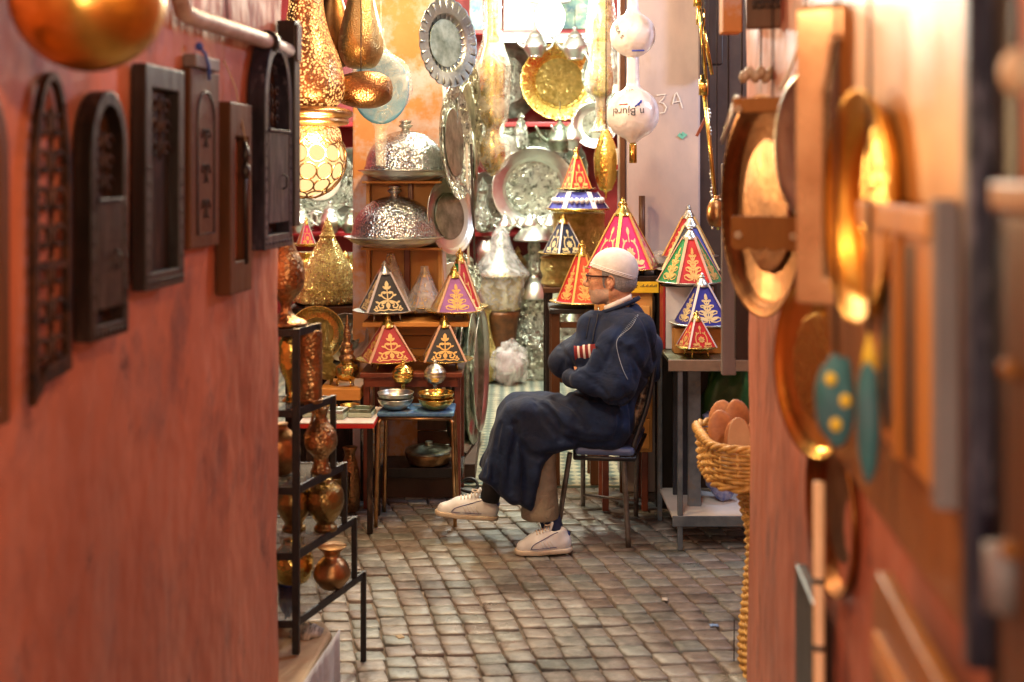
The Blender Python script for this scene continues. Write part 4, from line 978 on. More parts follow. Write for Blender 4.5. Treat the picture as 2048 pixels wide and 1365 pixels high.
# lower openwork globe: big oval cells cut from sheet, lit cloth inside
mb = MB(); gr = 80*k; gz = kz(318)
def gpt(a, ph, q=1): return (gr*q*math.cos(ph)*math.cos(a), gr*q*math.cos(ph)*math.sin(a), gz + gr*q*1.0*math.sin(ph))
for j, ph in enumerate([-65,-42,-18,8,34]):
    n = [7,11,14,14,11][j]
    for i in range(n):
        a = 2*PI*(i+.5*(j % 2))/n; da = 2*PI/n*.5; dp = R(12.5)
        mb.tube([gpt(a+da*math.cos(q), R(ph)+dp*math.sin(q)) for q in [2*PI*u_/14 for u_ in range(14)]], .0032, 6, closed=True)
mb.build('openwork_globe', m_copper, lt)
mb = MB(); mb.lathe([(max(0,gr*.93*math.cos(a)), gz+gr*.93*math.sin(a)) for a in [(-PI/2+PI*.82*i/16) for i in range(17)]], 40); mb.build('glowing_lining', emis('lantern_glow', (1,.66,.28), 1.35), lt)
sup(lt, kz(-110), m_iron, .004)

# ------------------------------------------------------------------ hanging brass lamps beside it
t = thing('teardrop_lamp', 'long unlit brass teardrop lamp with pinpricks above the lying copper gourd', 'hanging lamp', P(722,60,4.75)); k = 4.75/F
mb = MB(); mb.lathe(sprof([(0,-78*k),(28*k,-74*k),(44*k,-45*k),(44*k,-15*k),(34*k,30*k),(22*k,80*k),(12*k,120*k),(3*k,150*k)],6), 44); mb.build('shell', pierced('pinpricked_brass', (.5,.33,.13), (1,.6,.2), .6, 160, .2, False), t); sup(t, 149*k)  # pinpricks glow faintly by emission although the lamp is unlit
t = thing('teardrop_lamp', 'dark bronze teardrop lamp between the glowing lantern and the brass one', 'hanging lamp', P(666,60,4.9)); k = 4.9/F
mb = MB(); mb.lathe(sprof([(0,-78*k),(30*k,-70*k),(42*k,-35*k),(36*k,10*k),(20*k,60*k),(3*k,110*k)],6), 40); mb.build('shell', m_dkcopper, t); sup(t, 109*k)
t = thing('gourd_lamp', 'dark copper gourd shaped lamp lying sideways below the teardrop lamps', 'hanging lamp', P(722,180,4.6), 0, None, (0,0,0)); k = 4.6/F
mb = MB(); mb.lathe(sprof([(0,-64*k),(22*k,-58*k),(36*k,-30*k),(36*k,10*k),(24*k,50*k),(10*k,80*k),(4*k,95*k)],6), 44)
mb.v = [(-z, y, -x + .0) for x, y, z in mb.v]; mb.build('shell', pierced('pinpricked_copper', (.36,.18,.08), (1,.55,.15), .5, 150, .18, False), t)  # faint emission painted into the pinpricks, nothing is lit inside
sup(t, 30*k, m_iron, .0025)
# wrapped plate
t = thing('wrapped_plate', 'pale plate in a clear bag with a long tail hanging over the orange pier', 'wrapped plate', P(762,178,5.0)); k = 5.0/F
mb = MB(); mb.lathe([(0,0),(40*k,0),(52*k,.006),(56*k,.012),(52*k,.01),(40*k,.004),(0,.004)], 40); mb.v = [(x, -z, y*1.25) for x,y,z in mb.v]; mb.build('plate', mat('pale_plate', (.72,.68,.74), (.6,.6,.68), 9, .4), t)
mb = MB(); mb.lathe([(56*k,.004),(57*k,.012),(52*k,.012)], 40); mb.v = [(x, -z, y*1.25) for x,y,z in mb.v]; mb.build('blue_rim', mat('blue_glaze', (.1,.3,.5)), t)
mb = MB(); mb.lathe(sprof([(10*k,-155*k),(12*k,-100*k),(16*k,-72*k),(54*k,-30*k),(60*k,10*k),(48*k,52*k),(12*k,80*k),(6*k,120*k)],5), 36, wob=lambda a,z,i: .05*math.sin(6*a+z*20)+.03*math.sin(13*a), sy=.3); mb.build('bag', m_film2, t)
sup(t, 118*k, m_film2, .004)
# scalloped dish
k = 5.3/F
t = tray('scalloped_dish', 'oval silver scalloped dish hanging in front of the orange pier', 'dish', P(897,86,5.3), 88*k, (.80,-.59,.02), [mat('dull_scalloped_silver', (.42,.47,.44), (.3,.34,.36), 14, .4, 1, .5, 60), m_pewter], .022, .03, inner=.55, rim=.66, ell=1)
mb = MB(); mb.tube([(0,88*k,0),(0,.9,.3)], .002, 5); mb.build('string', m_iron, t)
# trays hanging edge-on next to pier
gl = 'silver platters hanging edge on beside the orange pier'
for i, (px, py, dd, rr, f, lb) in enumerate([(915,285,5.9,115,(.975,-.22,.05),'silver platter hanging edge on directly under the scalloped dish'),(940,240,6.3,120,(.985,-.17,.0),'second platter behind, hanging edge on nearer the wrapped lamp'),(936,345,6.6,100,(-.985,-.17,.0),'lower dull platter hanging edge on, turned the other way')]):
    t = tray('hanging_platter', lb, 'platter', P(px,py,dd), W(rr,dd), f, [m_silver_eng if i != 2 else m_pewter, m_pewter if i != 2 else m_silver_eng], .02, group=gl)
t = thing('long_tongs', 'dark and shiny long metal bars hanging beside the narrow tray', 'metal bars', P(935,440,6.05))
for i, dx in enumerate((-.03,-.005,.018)):
    mb = MB(); mb.bar((dx,0,.4),(dx+.01*i,0,-.24),.012,.006); mb.build('bar', [m_blackwood, m_silver, m_blackwood][i], t)
# ------------------------------------------------------------------ plastic wrapped tall lamps
def wrapped_lamp(label, px, d, segs, label_m=m_brass, group='tall brass lamps wrapped in plastic'):
    t = thing('wrapped_lamp', label, 'wrapped lamp', (X(px,d), d, Z(0,d)), 0, group); k = d/F
    mb = MB(); mb.lathe(sprof([(r_*k*.72, -y*k) for r_, y in reversed(segs)],4), 32); mb.build('lamp', label_m, t)
    mb = MB(); mb.lathe(sprof([(r_*k, -y*k) for r_, y in reversed(segs)],5), 36, wob=lambda a,z,i: .05*math.sin(6*a+z*22)+.035*math.sin(13*a-z*31)); mb.build('plastic_wrap', m_film2, t)
    sup(t, -segs[0][1]*k, m_iron, .004); return t
wrapped_lamp('tall wrapped brass lamp with rounded bottom hanging left of the shop bulb', 985, 6.6, [(6,-160),(14,-60),(18,20),(20,80),(36,130),(34,180),(32,235),(18,262),(34,290),(34,320),(14,345),(3,352)])
wrapped_lamp('tall wrapped brass lamp with ringed neck hanging right of the shop bulb', 1203, 6.6, [(6,-160),(16,-60),(26,10),(30,60),(26,110),(32,150),(30,185),(14,200),(14,245),(26,265)])
t = thing('gold_lamp', 'golden pointed lamp hanging above the big pink tagine', 'hanging lamp', P(1212,330,6.2)); k = 6.2/F
mb = MB(); mb.lathe(sprof([(0,-72*k),(4*k,-55*k),(14*k,-48*k),(23*k,-20*k),(24*k,20*k),(14*k,55*k),(5*k,70*k)],5), 36); mb.build('shell', m_gold_ham, t); sup(t, 70*k)
mb = MB(); mb.box(8*k, 28*k, -.035, -.033, -12*k, 32*k); mb.build('paper_tag', m_paper, t)
mb = MB(); mb.box(8*k, 28*k, -.0365, -.0353, -10*k, 0*k); mb.build('red_band', m_redshelf, t)
# ------------------------------------------------------------------ bag wrapped globes with printed text
def text_on_globe(body, s, size, rr, lon, lat, roll, m, parent, name='printed_text', flat=False):
    cu = bpy.data.curves.new('tmp', 'FONT'); cu.body = s; cu.size = size; cu.align_x = 'CENTER'; cu.align_y = 'CENTER'; cu.resolution_u = 2
    ob = bpy.data.objects.new('tmp', cu); COL.objects.link(ob); dg = bpy.context.evaluated_depsgraph_get(); me = bpy.data.meshes.new_from_object(ob.evaluated_get(dg))
    bpy.data.objects.remove(ob); bpy.data.curves.remove(cu)
    cr, sr = math.cos(R(roll)), math.sin(R(roll)); vs = []
    for v in me.vertices:
        u, w = v.co.x*cr - v.co.y*sr, v.co.x*sr + v.co.y*cr
        a = R(lon) + u/rr/math.cos(R(lat)); b = R(lat) + w/rr
        vs.append((rr*math.cos(b)*math.sin(a), -rr*math.cos(b)*math.cos(a), rr*math.sin(b)))
    fs = [list(p_.vertices) for p_ in me.polygons]; bpy.data.meshes.remove(me)
    mb = MB(); mb.add(vs, fs); return mb.build(name, m, parent)
m_ink = mat('black_ink', (.02,.02,.03)); m_blueink = mat('blue_ink', (.03,.08,.5)); m_redink = mat('red_ink', (.6,.05,.04))
def bagglobe(label, px, py, d, rpx, tail):
    k = d/F; r_ = rpx*k
    t = thing('wrapped_globe', label, 'wrapped globe', P(px,py,d), 0, 'globes wrapped in white carrier bags')
    mb = MB(); pr = [(.7*r_*.23,-r_*1.12),(r_*.3,-r_*.97)]+[(r_*math.cos(a), r_*math.sin(a)) for a in [R(x_) for x_ in range(-66,67,12)]]+[(r_*.34,r_*.98),(r_*.25,r_*1.2),(r_*.22,r_*tail)]
    mb.lathe(sprof(pr,3), 56, wob=lambda a,z,i: .018*math.sin(5*a+z*14)+.012*math.sin(12*a-z*40)+.02*noise.noise(Vector((math.cos(a)*2.5,math.sin(a)*2.5,z*22)))); mb.build('bag', m_filmpink, t)
    return t, r_
t, r_ = bagglobe('lower white wrapped globe with blue tick and printed name, above a brass tube', 1266, 228, 5.35, 52, 2.4)
text_on_globe(None, 'n Bjurel', r_*.42, r_*1.03, -18, 2, 180, m_ink, t)
text_on_globe(None, 'via', r_*.3, r_*1.03, -20, 58, 190, m_ink, t)
mb = MB(); rr = r_*1.04
def sp(lon, lat): return (rr*math.cos(R(lat))*math.sin(R(lon)), -rr*math.cos(R(lat))*math.cos(R(lon)), rr*math.sin(R(lat)))
mb.tube([sp(-2,12), sp(4,17), sp(8,15)], .004, 5); mb.tube([sp(4,17), sp(12,23), sp(14,26), sp(11,24)], .005, 5); mb.build('blue_tick', m_blueink, t)
mb = MB(); mb.tube([sp(-38,17), sp(-18,18)], .0022, 5); mb.build('red_line', m_redink, t)
mb = MB(); mb.lathe([(.016,-r_*1.9),(.018,-r_*1.88),(.018,-r_*1.2),(.012,-r_*1.1)], 20); mb.build('brass_tube', m_gold, t)
t2, r2 = bagglobe('upper white wrapped globe with a printed name on its side', 1266, 70, 5.35, 45, 1.9)
text_on_globe(None, 's vars', r2*.4, r2*1.03, -48, 6, 125, m_ink, t2)
mb = MB(); rr = r2*1.03; mb.tube([sp(x_,-50+abs(x_)*.06) for x_ in range(-10,40,6)], .0035, 5); mb.build('blue_band', m_blueink, t2)
sup(t2, r2*1.7, m_filmpink, .02)
sup(t, r_*2.3, m_filmpink, .002)
# ------------------------------------------------------------------ shop interior
def Zs(py): return Z(py, 9.4)
shz = [Zs(462), Zs(247), Zs(66)]
# cool lamp
t = thing('shop_lamp', 'glaring white shop lamp hung before the posters', 'lamp', P(1100,30,8.6)); mb = MB(); mb.blob((0,0,-.02), (.11,.08,.14), 24, 16); mb.build('bulb', emis('white_lamp', (.95,1,.95), 14), t); sup(t, .1)
mb = MB(); mb.lathe([(.16,.1),(.14,.14),(.04,.2),(.02,.24)], 24); mb.build('shade', m_white, t)
t = thing('tube_light', 'white fluorescent tube under the top red shelf', 'tube light', P(1095,80,9.15)); mb = MB(); mb.tube([(-.42,0,0),(.42,0,0)], .018, 10); mb.build('tube', emis('tube_glow', (.8,1,.95), 5), t); mb = MB(); mb.box(-.43,.43,-.02,.03,.02,.05); mb.build('housing', m_white, t)
# posters on the top shelf
def poster(label, x0, x1, y0, y1, m, d=9.3):
    t = thing('poster', label, 'poster', (X((x0+x1)/2,d), d, Z(y1,d)), 0, 'posters above the shop shelves'); w = W(x1-x0,d); h = W(y1-y0,d)
    mb = MB(); mb.box(-w/2,w/2,0,.012,0,h); mb.build('board', m, t); return t, w, h
t, w, h = poster('pale poster with faint golden handwriting on the top shelf', 1008, 1096, -30, 63, m_paper)
mb = MB()
for r0_, n0 in ((.52,11),(.36,7),(.2,4)):
    for i in range(n0): x_ = -w*.36+i*w*.066; stroke(mb, [(x_, h*r0_),(x_+.008, h*r0_+.02),(x_+.014, h*r0_)], .004, lambda a,b,c: (a,-.002-c,b))
mb.build('faded_writing', m_ribbon_g, t)
m_leafpost = mat('blue_green_leaf_print', (.05,.16,.25), (.3,.5,.3), 9, .5, c3=(.75,.8,.6), c3scale=7, c3amt=.45)
poster('blue and green leafy poster at the right end of the top shelf', 1100, 1184, -30, 58, m_leafpost)
poster('blue leafy poster seen beside the left wrapped lamp', 940, 965, -20, 60, m_leafpost)
# shelf goods
tray('round_tray', 'huge round gold tray with scalloped centre on the middle shelf', 'tray', P(1120,163,9.25), W(78,9.25), (.03,-1,.12), [m_gold_ham, m_brass_eng], .03, .01, group='trays on the red shelves', inner=.62, rim=.7)
t = tray('round_tray', 'dull silver tray on edge behind the gold one', 'tray', P(1018,160,9.4), W(78,9.4), (.55,-.8,0), [m_pewter, m_silver_eng], .02, group='trays on the red shelves')
t = tray('round_tray', 'large concentric silver tray on the lower shelf', 'tray', P(1068,378,9.1), W(84,9.1), (.05,-1,.1), [m_silver, m_silver_eng], .05, 0, group='trays on the red shelves', inner=.66, rim=.72)
t = tray('round_tray', 'silver tray fanned behind the concentric one', 'tray', P(1095,340,9.3), W(80,9.3), (-.15,-1,.05), [m_pewter, m_silver_eng], .02, .02, group='trays on the red shelves')
tray('round_tray', 'pale silver tray standing low beside the concentric tray', 'tray', P(975,400,9.25), W(56,9.25), (.35,-.9,.05), [m_silver, m_silver_eng], .02, group='trays on the red shelves')
tray('round_tray', 'light green tray high beside the ringed wrapped lamp', 'tray', P(1225,150,9.0), W(62,9.0), (-.25,-.95,.05), [m_silver_eng, m_silver], .02, group='trays on the red shelves')
tray('round_tray', 'silver tray glimpsed above the lower left red shelf', 'tray', P(640,360,9.2), W(70,9.2), (.2,-1,.05), [m_silver_eng, m_silver], .03, group='trays on the red shelves')
tray('round_tray', 'bright silver tray beside the upper dome in the far window', 'tray', P(705,370,9.3), W(75,9.3), (-.2,-1,.05), [m_silver, m_silver_eng], .03, group='trays on the red shelves')
for i, (px, s, rz, zz, m, lb) in enumerate([(1070,1.15,10,shz[2]-.24,m_silver,'silver teapot hanging under the top shelf over the gold tray'),(1150,1.25,15,shz[2]-.26,m_silver,'second silver teapot under the top shelf at the right'),
        (1060,.85,0,shz[0]+.001,m_silver,'tiny silver teapot in front of the concentric tray'),(1100,.85,20,shz[0]+.001,m_silver,'tiny silver teapot right of the concentric tray foot'),(1010,.8,160,shz[0]+.001,m_silver,'tiny silver teapot near the pale low tray'),
        (600,1.1,0,shz[0]+.001,m_silver,'silver teapot on the lower shelf behind the lantern'),(660,1.2,180,shz[0]+.001,m_silver,'silver teapot at the end of the lower shelf near the crates'),(700,.9,30,shz[0]+.001,m_pewter,'dull teapot beside the upper crate'),
        (1120,1.3,10,Z(305,8.95),m_pewter,'dull teapot hanging under the middle shelf above the red tagine'),(1145,1.2,20,Z(300,8.9),m_silver,'curly handled silver teapot hanging at the shelf edge'),
        (1225,1.5,10,shz[1]+.3,m_silver,'silver teapot high by the grey pier')]):
    t = teapot(lb, (X(px,9.0 if zz > .1 else 9.2), 9.0, zz), s, m, rz)
    if i in (0,1,8,9,10): mb = MB(); mb.tube([(.0,0,.2*s),(.0,0,.2*s+.14)], .003, 5); mb.build('hook', m_iron, t)
pot('long_pot', 'slim silver jar hanging from the middle red shelf', 'jar', (X(1042,9.0),9.0,Z(300,9.0)), [(.03,0),(.05,.03),(.055,.12),(.04,.2),(.02,.24),(.03,.26),(0,.3)], m_silver_eng)
pot('long_pot', 'silver jar with high lid on the lower shelf beside the tongs', 'jar', (X(965,9.1),9.1,shz[0]+.001), [(.03,0),(.06,.03),(.08,.12),(.05,.2),(.03,.3),(.05,.34),(.02,.4),(0,.44)], m_silver_eng)
# wrapped brass pot with conical cover, on a dark stand
zpp = Z(622,8.85)
pot('amber_drum', 'amber brown drum shaped pot under the wrapped brass pot', 'drum', (X(1001,8.9),8.9,.005), [(.12,0),(.14,.02),(.13,zpp*.3),(.12,zpp*.6),(.15,zpp*.9),(.14,zpp-.008)], mat('amber_brown', (.22,.09,.03), (.1,.045,.02), 14, .35, .5, .5, 40), seg=40)
t = pot('covered_pot', 'brass pot with cone cover all wrapped in clear plastic at the back of the shop', 'pot', (X(1001,8.9),8.9,zpp), [(.11,0),(.15,.01),(.13,.04),(.16,.16),(.175,.26)], m_brass_eng, None,
   [('rim', [(.175,.262),(.205,.275),(.18,.29),(.17,.295)], m_brass), ('cone_lid', [(.165,.296),(.14,.34),(.06,.48),(.065,.51),(.035,.57),(0,.61)], m_pewter)], 40)
mb = MB(); mb.lathe(sprof([(.14,.0),(.17,.07),(.195,.23),(.22,.28),(.17,.35),(.09,.49),(.06,.6),(.02,.65)],4), 40, wob=lambda a,z,i: .04*math.sin(6*a+z*25)+.03*math.sin(13*a)); mb.build('plastic_wrap', m_film, t)
# silver mushroom topped urn stack
t = pot('silver_urn', 'tall silver urn lamp with mushroom top standing on the tiles', 'urn', (X(1068,9.0),9.0,0.005), [(.15,0),(.16,.02),(.13,.06),(.1,.1),(.14,.2),(.16,.34),(.13,.46),(.11,.52),(.13,.58),(.14,.62)], m_silver_eng, None,
   [('dome', [(.145,.622),(.13,.68),(.09,.74),(.04,.78),(.03,.8)], m_silver), ('column', [(.028,.8),(.05,.83),(.04,.95),(.05,1.02),(.04,1.06)], m_silver_eng), ('mushroom_top', [(.04,1.06),(.155,1.07),(.15,1.1),(.1,1.16),(.03,1.21),(.03,1.24),(0,1.28)], m_silver)], 40)
t = pot('silver_urn', 'second squat silver urn beside the wrapped bundle near the tiles', 'urn', (X(1112,9.05),9.05,0.005), [(.15,0),(.13,.05),(.15,.2),(.14,.36),(.08,.45),(.1,.5),(0,.58)], m_silver_eng, None, (), 40)
t = thing('wrapped_bundle', 'grey bundle in clear plastic slumped on the tile floor', 'wrapped bundle', (X(1018,8.7),8.7,.006)); mb = MB(); mb.blob((0,0,.13),(.11,.1,.13),28,18,nz=.3,nscale=2.5); mb.build('goods', mat('mauve_goods', (.35,.26,.28), (.5,.42,.42), 12, .5), t)
mb = MB(); mb.blob((0,0,.15),(.14,.12,.17),36,22,nz=.35,nscale=3); mb.build('plastic_wrap', m_film, t)
pot('brass_jug', 'brass jug standing behind the big leaning platters', 'jug', (X(968,8.75),8.75,.006), [(.05,0),(.09,.05),(.1,.2),(.05,.4),(.04,.5),(.06,.55)], m_brass_eng)
# middle tagine stack: table with pots, dark green and red ones
zt1 = Z(570,7.0)
boxthing('goods_table', 'dark table behind the man holding brass pots and tagines', 'table', [('table_top', [(X(1085,7.0),X(1260,7.0),6.8,7.4,zt1-.03,zt1)], m_brownwood)]+[('leg', [(a,a+.04,b,b+.04,0.005,zt1-.031)], m_dkwood) for a in (X(1090,7),X(1245,7)) for b in (6.82,7.3)])
pot('brass_pot', 'ringed brass pot under the dark green and gold tagine', 'pot', (X(1122,6.95),6.95,zt1+.001), [(.1,0),(.12,.02),(.11,.06),(.125,.1),(.12,.16),(.13,.165),(.11,.18)], m_brass_eng)
T('dark green tagine with gold flowers on the ringed brass pot', (X(1127,6.95),6.95,zt1+.182-.03), W(52,6.95), .235, ['navy'], 30, 4, m_ribbon_w, m_brass, thread=m_thread_p, legs=False)
pot('brass_pot', 'big brass pot holding the wide blue tagine lid', 'pot', (X(1158,7.2),7.2,zt1+.001), [(.13,0),(.16,.03),(.15,.12),(.17,.24),(.16,.36),(.165,.43)], m_brass_eng)
t = thing('tagine', 'wide squat blue and white tagine with a small red one stacked on it', 'tagine', (X(1156,7.1),7.1,Z(424,7.1)), 0, 'leather covered tagine lids on plates'); rr = W(64,7.1)
mb = MB(); mb.lathe([(0,0),(rr*.8,0),(rr,.016),(rr*.99,.024),(rr*.7,.02),(0,.02)], 44); mb.build('plate', m_brass, t)
mb = MB(); mb.lathe([(rr*.94,.022),(rr*.6,.12),(0,.125)], 6, sm=False); mb.build('cone', L['blue'], t)
mb = MB()
for i in range(6):
    a = 2*PI*(i)/6; mb.bar((rr*.945*math.cos(a),rr*.945*math.sin(a),.024),(rr*.61*math.cos(a),rr*.61*math.sin(a),.122),.03,.004)
for i in range(30): a = 2*PI*i/30; mb.blob((rr*.76*math.cos(a), rr*.76*math.sin(a), .07), (.016,.016,.02), 6, 5)
mb.build('white_trim', m_ribbon_w, t)
T('small red tagine stacked on the wide blue one under the hanging gold lamp', (X(1153,7.1),7.1,Z(424,7.1)+.125-.03), W(40,7.1), .25, ['red'], 22, 4, m_ribbon_g, m_brass, legs=False)
boxthing('goods_box', 'dark box behind the ringed pot carrying the wide blue tagine', 'box', [('box', [(X(1110,7.3),X(1205,7.3),7.3,7.38,zt1+.003,Z(425,7.1))], m_darkwall)])
# big pink tagine on the orange cabinet
zcb = Z(548,5.52)
xL, xR = X(1196,5.45), X(1316,5.4)
zlo = Z(905,5.42)
cab = boxthing('wooden_cabinet', 'orange wooden cabinet with yellow strip and dark post behind the man', 'cabinet', [('carcass', [(xL,X(1306,5.4),5.42,5.7,zlo,zcb-.035)], m_orwoodv), ('top', [(xL-.01,xR,5.4,5.71,zcb-.034,zcb)], m_dkwood),
   ('drawer', [(xL+.02,X(1300,5.4),5.402,5.418,zlo+.02,zlo+.16)], m_orwood), ('door', [(xL+.02,X(1300,5.4),5.402,5.418,zlo+.19,zcb-.14)], m_orwoodv)]
   + [('leg', [(a,a+.03,b,b+.03,0,zlo-.001)], m_redwood) for a in (xL+.02, X(1296,5.43)-.03) for b in (5.43,5.66)])
t = thing('yellow_rule', 'yellow strip printed in black along the cabinet front behind the man', 'strip', (X(1284,5.39),5.395,Z(586,5.39))); w = W(66,5.39); h = W(22,5.39)
mb = MB(); mb.box(-w/2,w/2,-.01,.0,0,h); mb.build('strip', mat('yellow_plastic', (.85,.55,.03), (.8,.48,.02), 8, .4), t, .001)
mb = MB()
for i in range(12): x_ = -w*.05+i*w*.042; mb.box(x_, x_+w*.02, -.0118, -.0102, h*.55, h*(.62+.08*(i%3)))
mb.tube([(-w*.3,-.0112,h*.35),(-w*.2,-.0112,h*.6),(-w*.14,-.0112,h*.7)], .0022, 5); mb.tube([(-w*.32,-.0112,h*.6),(-w*.16,-.0112,h*.5)], .0016, 5); mb.build('print', m_ink, t)
boxthing('dark_post', 'dark wooden upright between the cabinet and the steel table', 'post', [('post', [(X(1310,5.55),X(1343,5.55),5.5,5.56,.0,Z(585,5.5))], m_blackwood)])
T('big hot pink tagine with gold ribbons behind the man in the white cap', (X(1246,5.55),5.55,zcb-.02), W(78,5.55), W(152,5.55)*.9, ['pink'], 12, 6, m_ribbon_g, m_brass, r=W(76,5.55), thread=m_thread_p)
# wooden stool with the orange red tagine
zst = Z(612,6.0)
t = boxthing('high_stool', 'tall wooden stool holding the scarlet tagine behind the man', 'stool', [('seat', [(X(1098,5.95),X(1200,5.95),5.85,6.15,zst-.025,zst)], m_blackwood)]
   + [('leg', [(a,a+.045,b,b+.04,0.005,zst-.0255)], m_brownwood) for a in (X(1102,5.9),X(1180,5.9)) for b in (5.87,6.1)] + [('rail', [(X(1102,5.9)+.046,X(1180,5.9)-.001,5.88,5.9,q,q+.03)], m_brownwood) for q in (zst-.1, Z(765,5.9))])
T('scarlet and gold tagine on a white banded plate beside the man and his glasses', (X(1164,5.98),5.98,zst-.02), W(66,5.98), W(132,5.98)*.9, ['orange','red'], 6, 6, m_ribbon_g, m_brass, r=W(52,5.98), platec=m_white, legs=False)
t = thing('roller', 'bare brown wooden pole leaning on the grey pier above the pink tagine', 'pole', (X(1284,5.7),5.7,Z(500,5.7)-.1)); mb = MB(); mb.tube([(0,0,0),(.0,0,W(108,5.7)+.1)], .016, 12); mb.build('pole', m_brownwood, t)
t = thing('wooden_post', 'slim pale door post at the edge of the grey pier', 'post', (X(1246,5.74),5.74,0)); mb = MB(); mb.box(-.014,.012,0,.05,0,3.38); mb.build('post', m_brownwood, t, .003)
# chalk marks on pier
t = thing('chalk_marking', 'chalked 3A on the grey pier', 'chalk writing', (X(1345,5.745),5.745,Z(225,5.745)), 0); mb = MB(); k = 5.745/F
mpc = lambda a,b,c: (a,-c,b)
stroke(mb, [(x_*k,y_*k) for x_,y_ in ((-32,34),(-14,36),(-20,26),(-27,20),(-18,18),(-12,10),(-16,0),(-26,-2))], 2.4*k, mpc)
stroke(mb, [(x_*k,y_*k) for x_,y_ in ((0,16),(5,36),(8,40),(14,28),(20,8))], 2.4*k, mpc); stroke(mb, [(2*k,20*k),(15*k,22*k)], 2*k, mpc)
mb.build('writing', m_white, t)
mb = MB(); stroke(mb, [(12*k,-44*k),(20*k,-50*k),(26*k,-46*k),(18*k,-42*k)], 8*k, mpc); mb.build('green_mark', mat('green_chalk', (.15,.5,.4)), t)

# more metalware crowding the back of the shop
gm = 'small trays crowding the shop walls'
for i, (px, py, dd, rr, fx, m, lb) in enumerate([
  (905,560,7.9,58,-.1,m_silver_eng,'engraved silver tray leaning between the purple tagine and the wrapped pot'),
  (955,250,8.2,60,.5,m_pewter,'dull tray hanging behind the left wrapped lamp'),
  (1012,300,9.2,50,.2,m_silver_eng,'engraved silver tray on the lower shelf above the pale low tray'),
  (1140,430,9.2,50,-.2,m_pewter,'dull tray low behind the dark green tagine'),
  (1190,250,8.9,46,-.3,m_silver,'small bright tray behind the golden pointed lamp'),
  (600,390,9.2,52,.2,m_silver,'bright tray on the lower shelf behind the lantern globe'),
  (735,560,8.6,60,.1,m_brass_eng,'engraved brass tray in the dark gap by the orange crate'),
  (700,560,8.8,55,.25,m_silver_eng,'silver tray behind the tall brass tagine'),
  (1085,560,9.3,60,.0,m_pewter,'dull round tray on the back wall behind the mushroom urn')]):
    tray('round_tray', lb, 'tray', P(px,py,dd), W(rr,dd), (fx,-1,.05), [m, m_silver_eng if m is not m_silver_eng else m_silver], .02, group=gm, inner=.6)
gu = 'silver pots crowding the back of the shop'
for i, (px, dd, zz, q, m, lb) in enumerate([
  (940,8.9,.006,1.3,m_silver_eng,'silver pot on the tiles behind the leaning platters'),
  (1035,9.3,.5,1.1,m_brass_eng,'brass pot stacked between the wrapped pot and the mushroom urn'),
  (1140,9.3,.006,1.6,m_pewter,'tall dull pot at the back right of the tiles'),
  (975,9.3,.75,1.1,m_silver,'silver pot high behind the wrapped brass pot'),
  (735,8.9,.9,1.0,m_brass_eng,'brass pot on the shadowed ledge behind the crates'),
  (690,6.9,.62,1.1,m_brass_ham,'hammered brass pot between the brass tagine and the crate'),
  (612,9.3,1.14,.9,m_silver_eng,'engraved silver pot on the lower shelf behind the lantern')]):
    pot('metal_pot', lb, 'pot', (X(px,dd),dd,zz), [(a_*q,b_*q) for a_,b_ in [(.06,0),(.07,.01),(.05,.04),(.09,.12),(.1,.2),(.07,.28),(.05,.31),(.07,.34)]], m, gu, [('lid', [(a_*q,b_*q) for a_,b_ in [(.07,.345),(.05,.38),(.02,.41),(.025,.43),(0,.47)]], m)], 28, handle=([(a_*q,b_*q) for a_,b_ in [(.07,.3),(.13,.28),(.14,.18),(.095,.12)]], .009*q))
boxthing('back_plinth', 'low red plinth along the back wall under the stacked pots', 'plinth', [('block', [(X(1020,9.3),X(1052,9.3),9.2,9.42,.005,.498)], m_redpaint)])
boxthing('back_plinth', 'red ledge behind the wrapped pot carrying a silver pot', 'plinth', [('block', [(X(955,9.3),X(995,9.3),9.2,9.42,.005,.748)], m_redpaint)])
boxthing('back_plinth', 'red block behind the orange crates carrying a brass pot', 'plinth', [('block', [(X(710,8.9),X(760,8.9),8.8,9.05,.005,.898)], m_redpaint)])
boxthing('back_plinth', 'brown block between brass tagine and crate carrying a hammered pot', 'plinth', [('block', [(X(670,6.9),X(712,6.9),6.8,7.05,.005,.618)], m_brownwood)])
# ------------------------------------------------------------------ steel table and tagines on the right
k_ = F
xs0, xs1 = X(1350,4.86), 1.12
zt2 = .805
m_steel = mat('blue_grey_steel', (.10,.13,.17), (.2,.24,.28), 10, .4, .5, .4, 40, c3=(.25,.2,.16), c3scale=9, c3amt=.4)
boxthing('steel_table', 'blue grey steel table with pale lower shelf carrying the red and blue tagines', 'table', [
  ('table_top', [(xs0-.02,xs1,4.86,5.5,zt2-.018,zt2)], m_pewter), ('edge_lip', [(xs0-.03,xs1,4.852,4.858,zt2-.045,zt2+.004)], mat('scuffed_tin', (.4,.33,.27), (.3,.26,.22), 14, .4, .7, .4, 40)),
  ('side_panel', [(X(1376,5.0),X(1402,5.0),5.0,5.02,.14,zt2-.05)], m_steel), ('dark_panel', [(X(1345,5.2),X(1376,5.2),5.18,5.2,.14,zt2-.05)], mat('blue_black_panel', (.012,.016,.026), (.03,.035,.05), 9, .4)),
  ('shelf', [(xs0-.01,xs1,4.86,5.3,.132,.148)], m_white), ('shelf_edge', [(xs0-.012,xs1,4.85,4.858,.105,.15)], m_steel)]
  + [('leg', [(a,a+.022,b,b+.022,0,zt2-.019)], m_steel) for a, b in ((xs0+.012,4.862),(xs0-.02,5.28),(xs1-.03,4.862),(xs1-.03,5.28))])
zbl = Z(655,5.08)
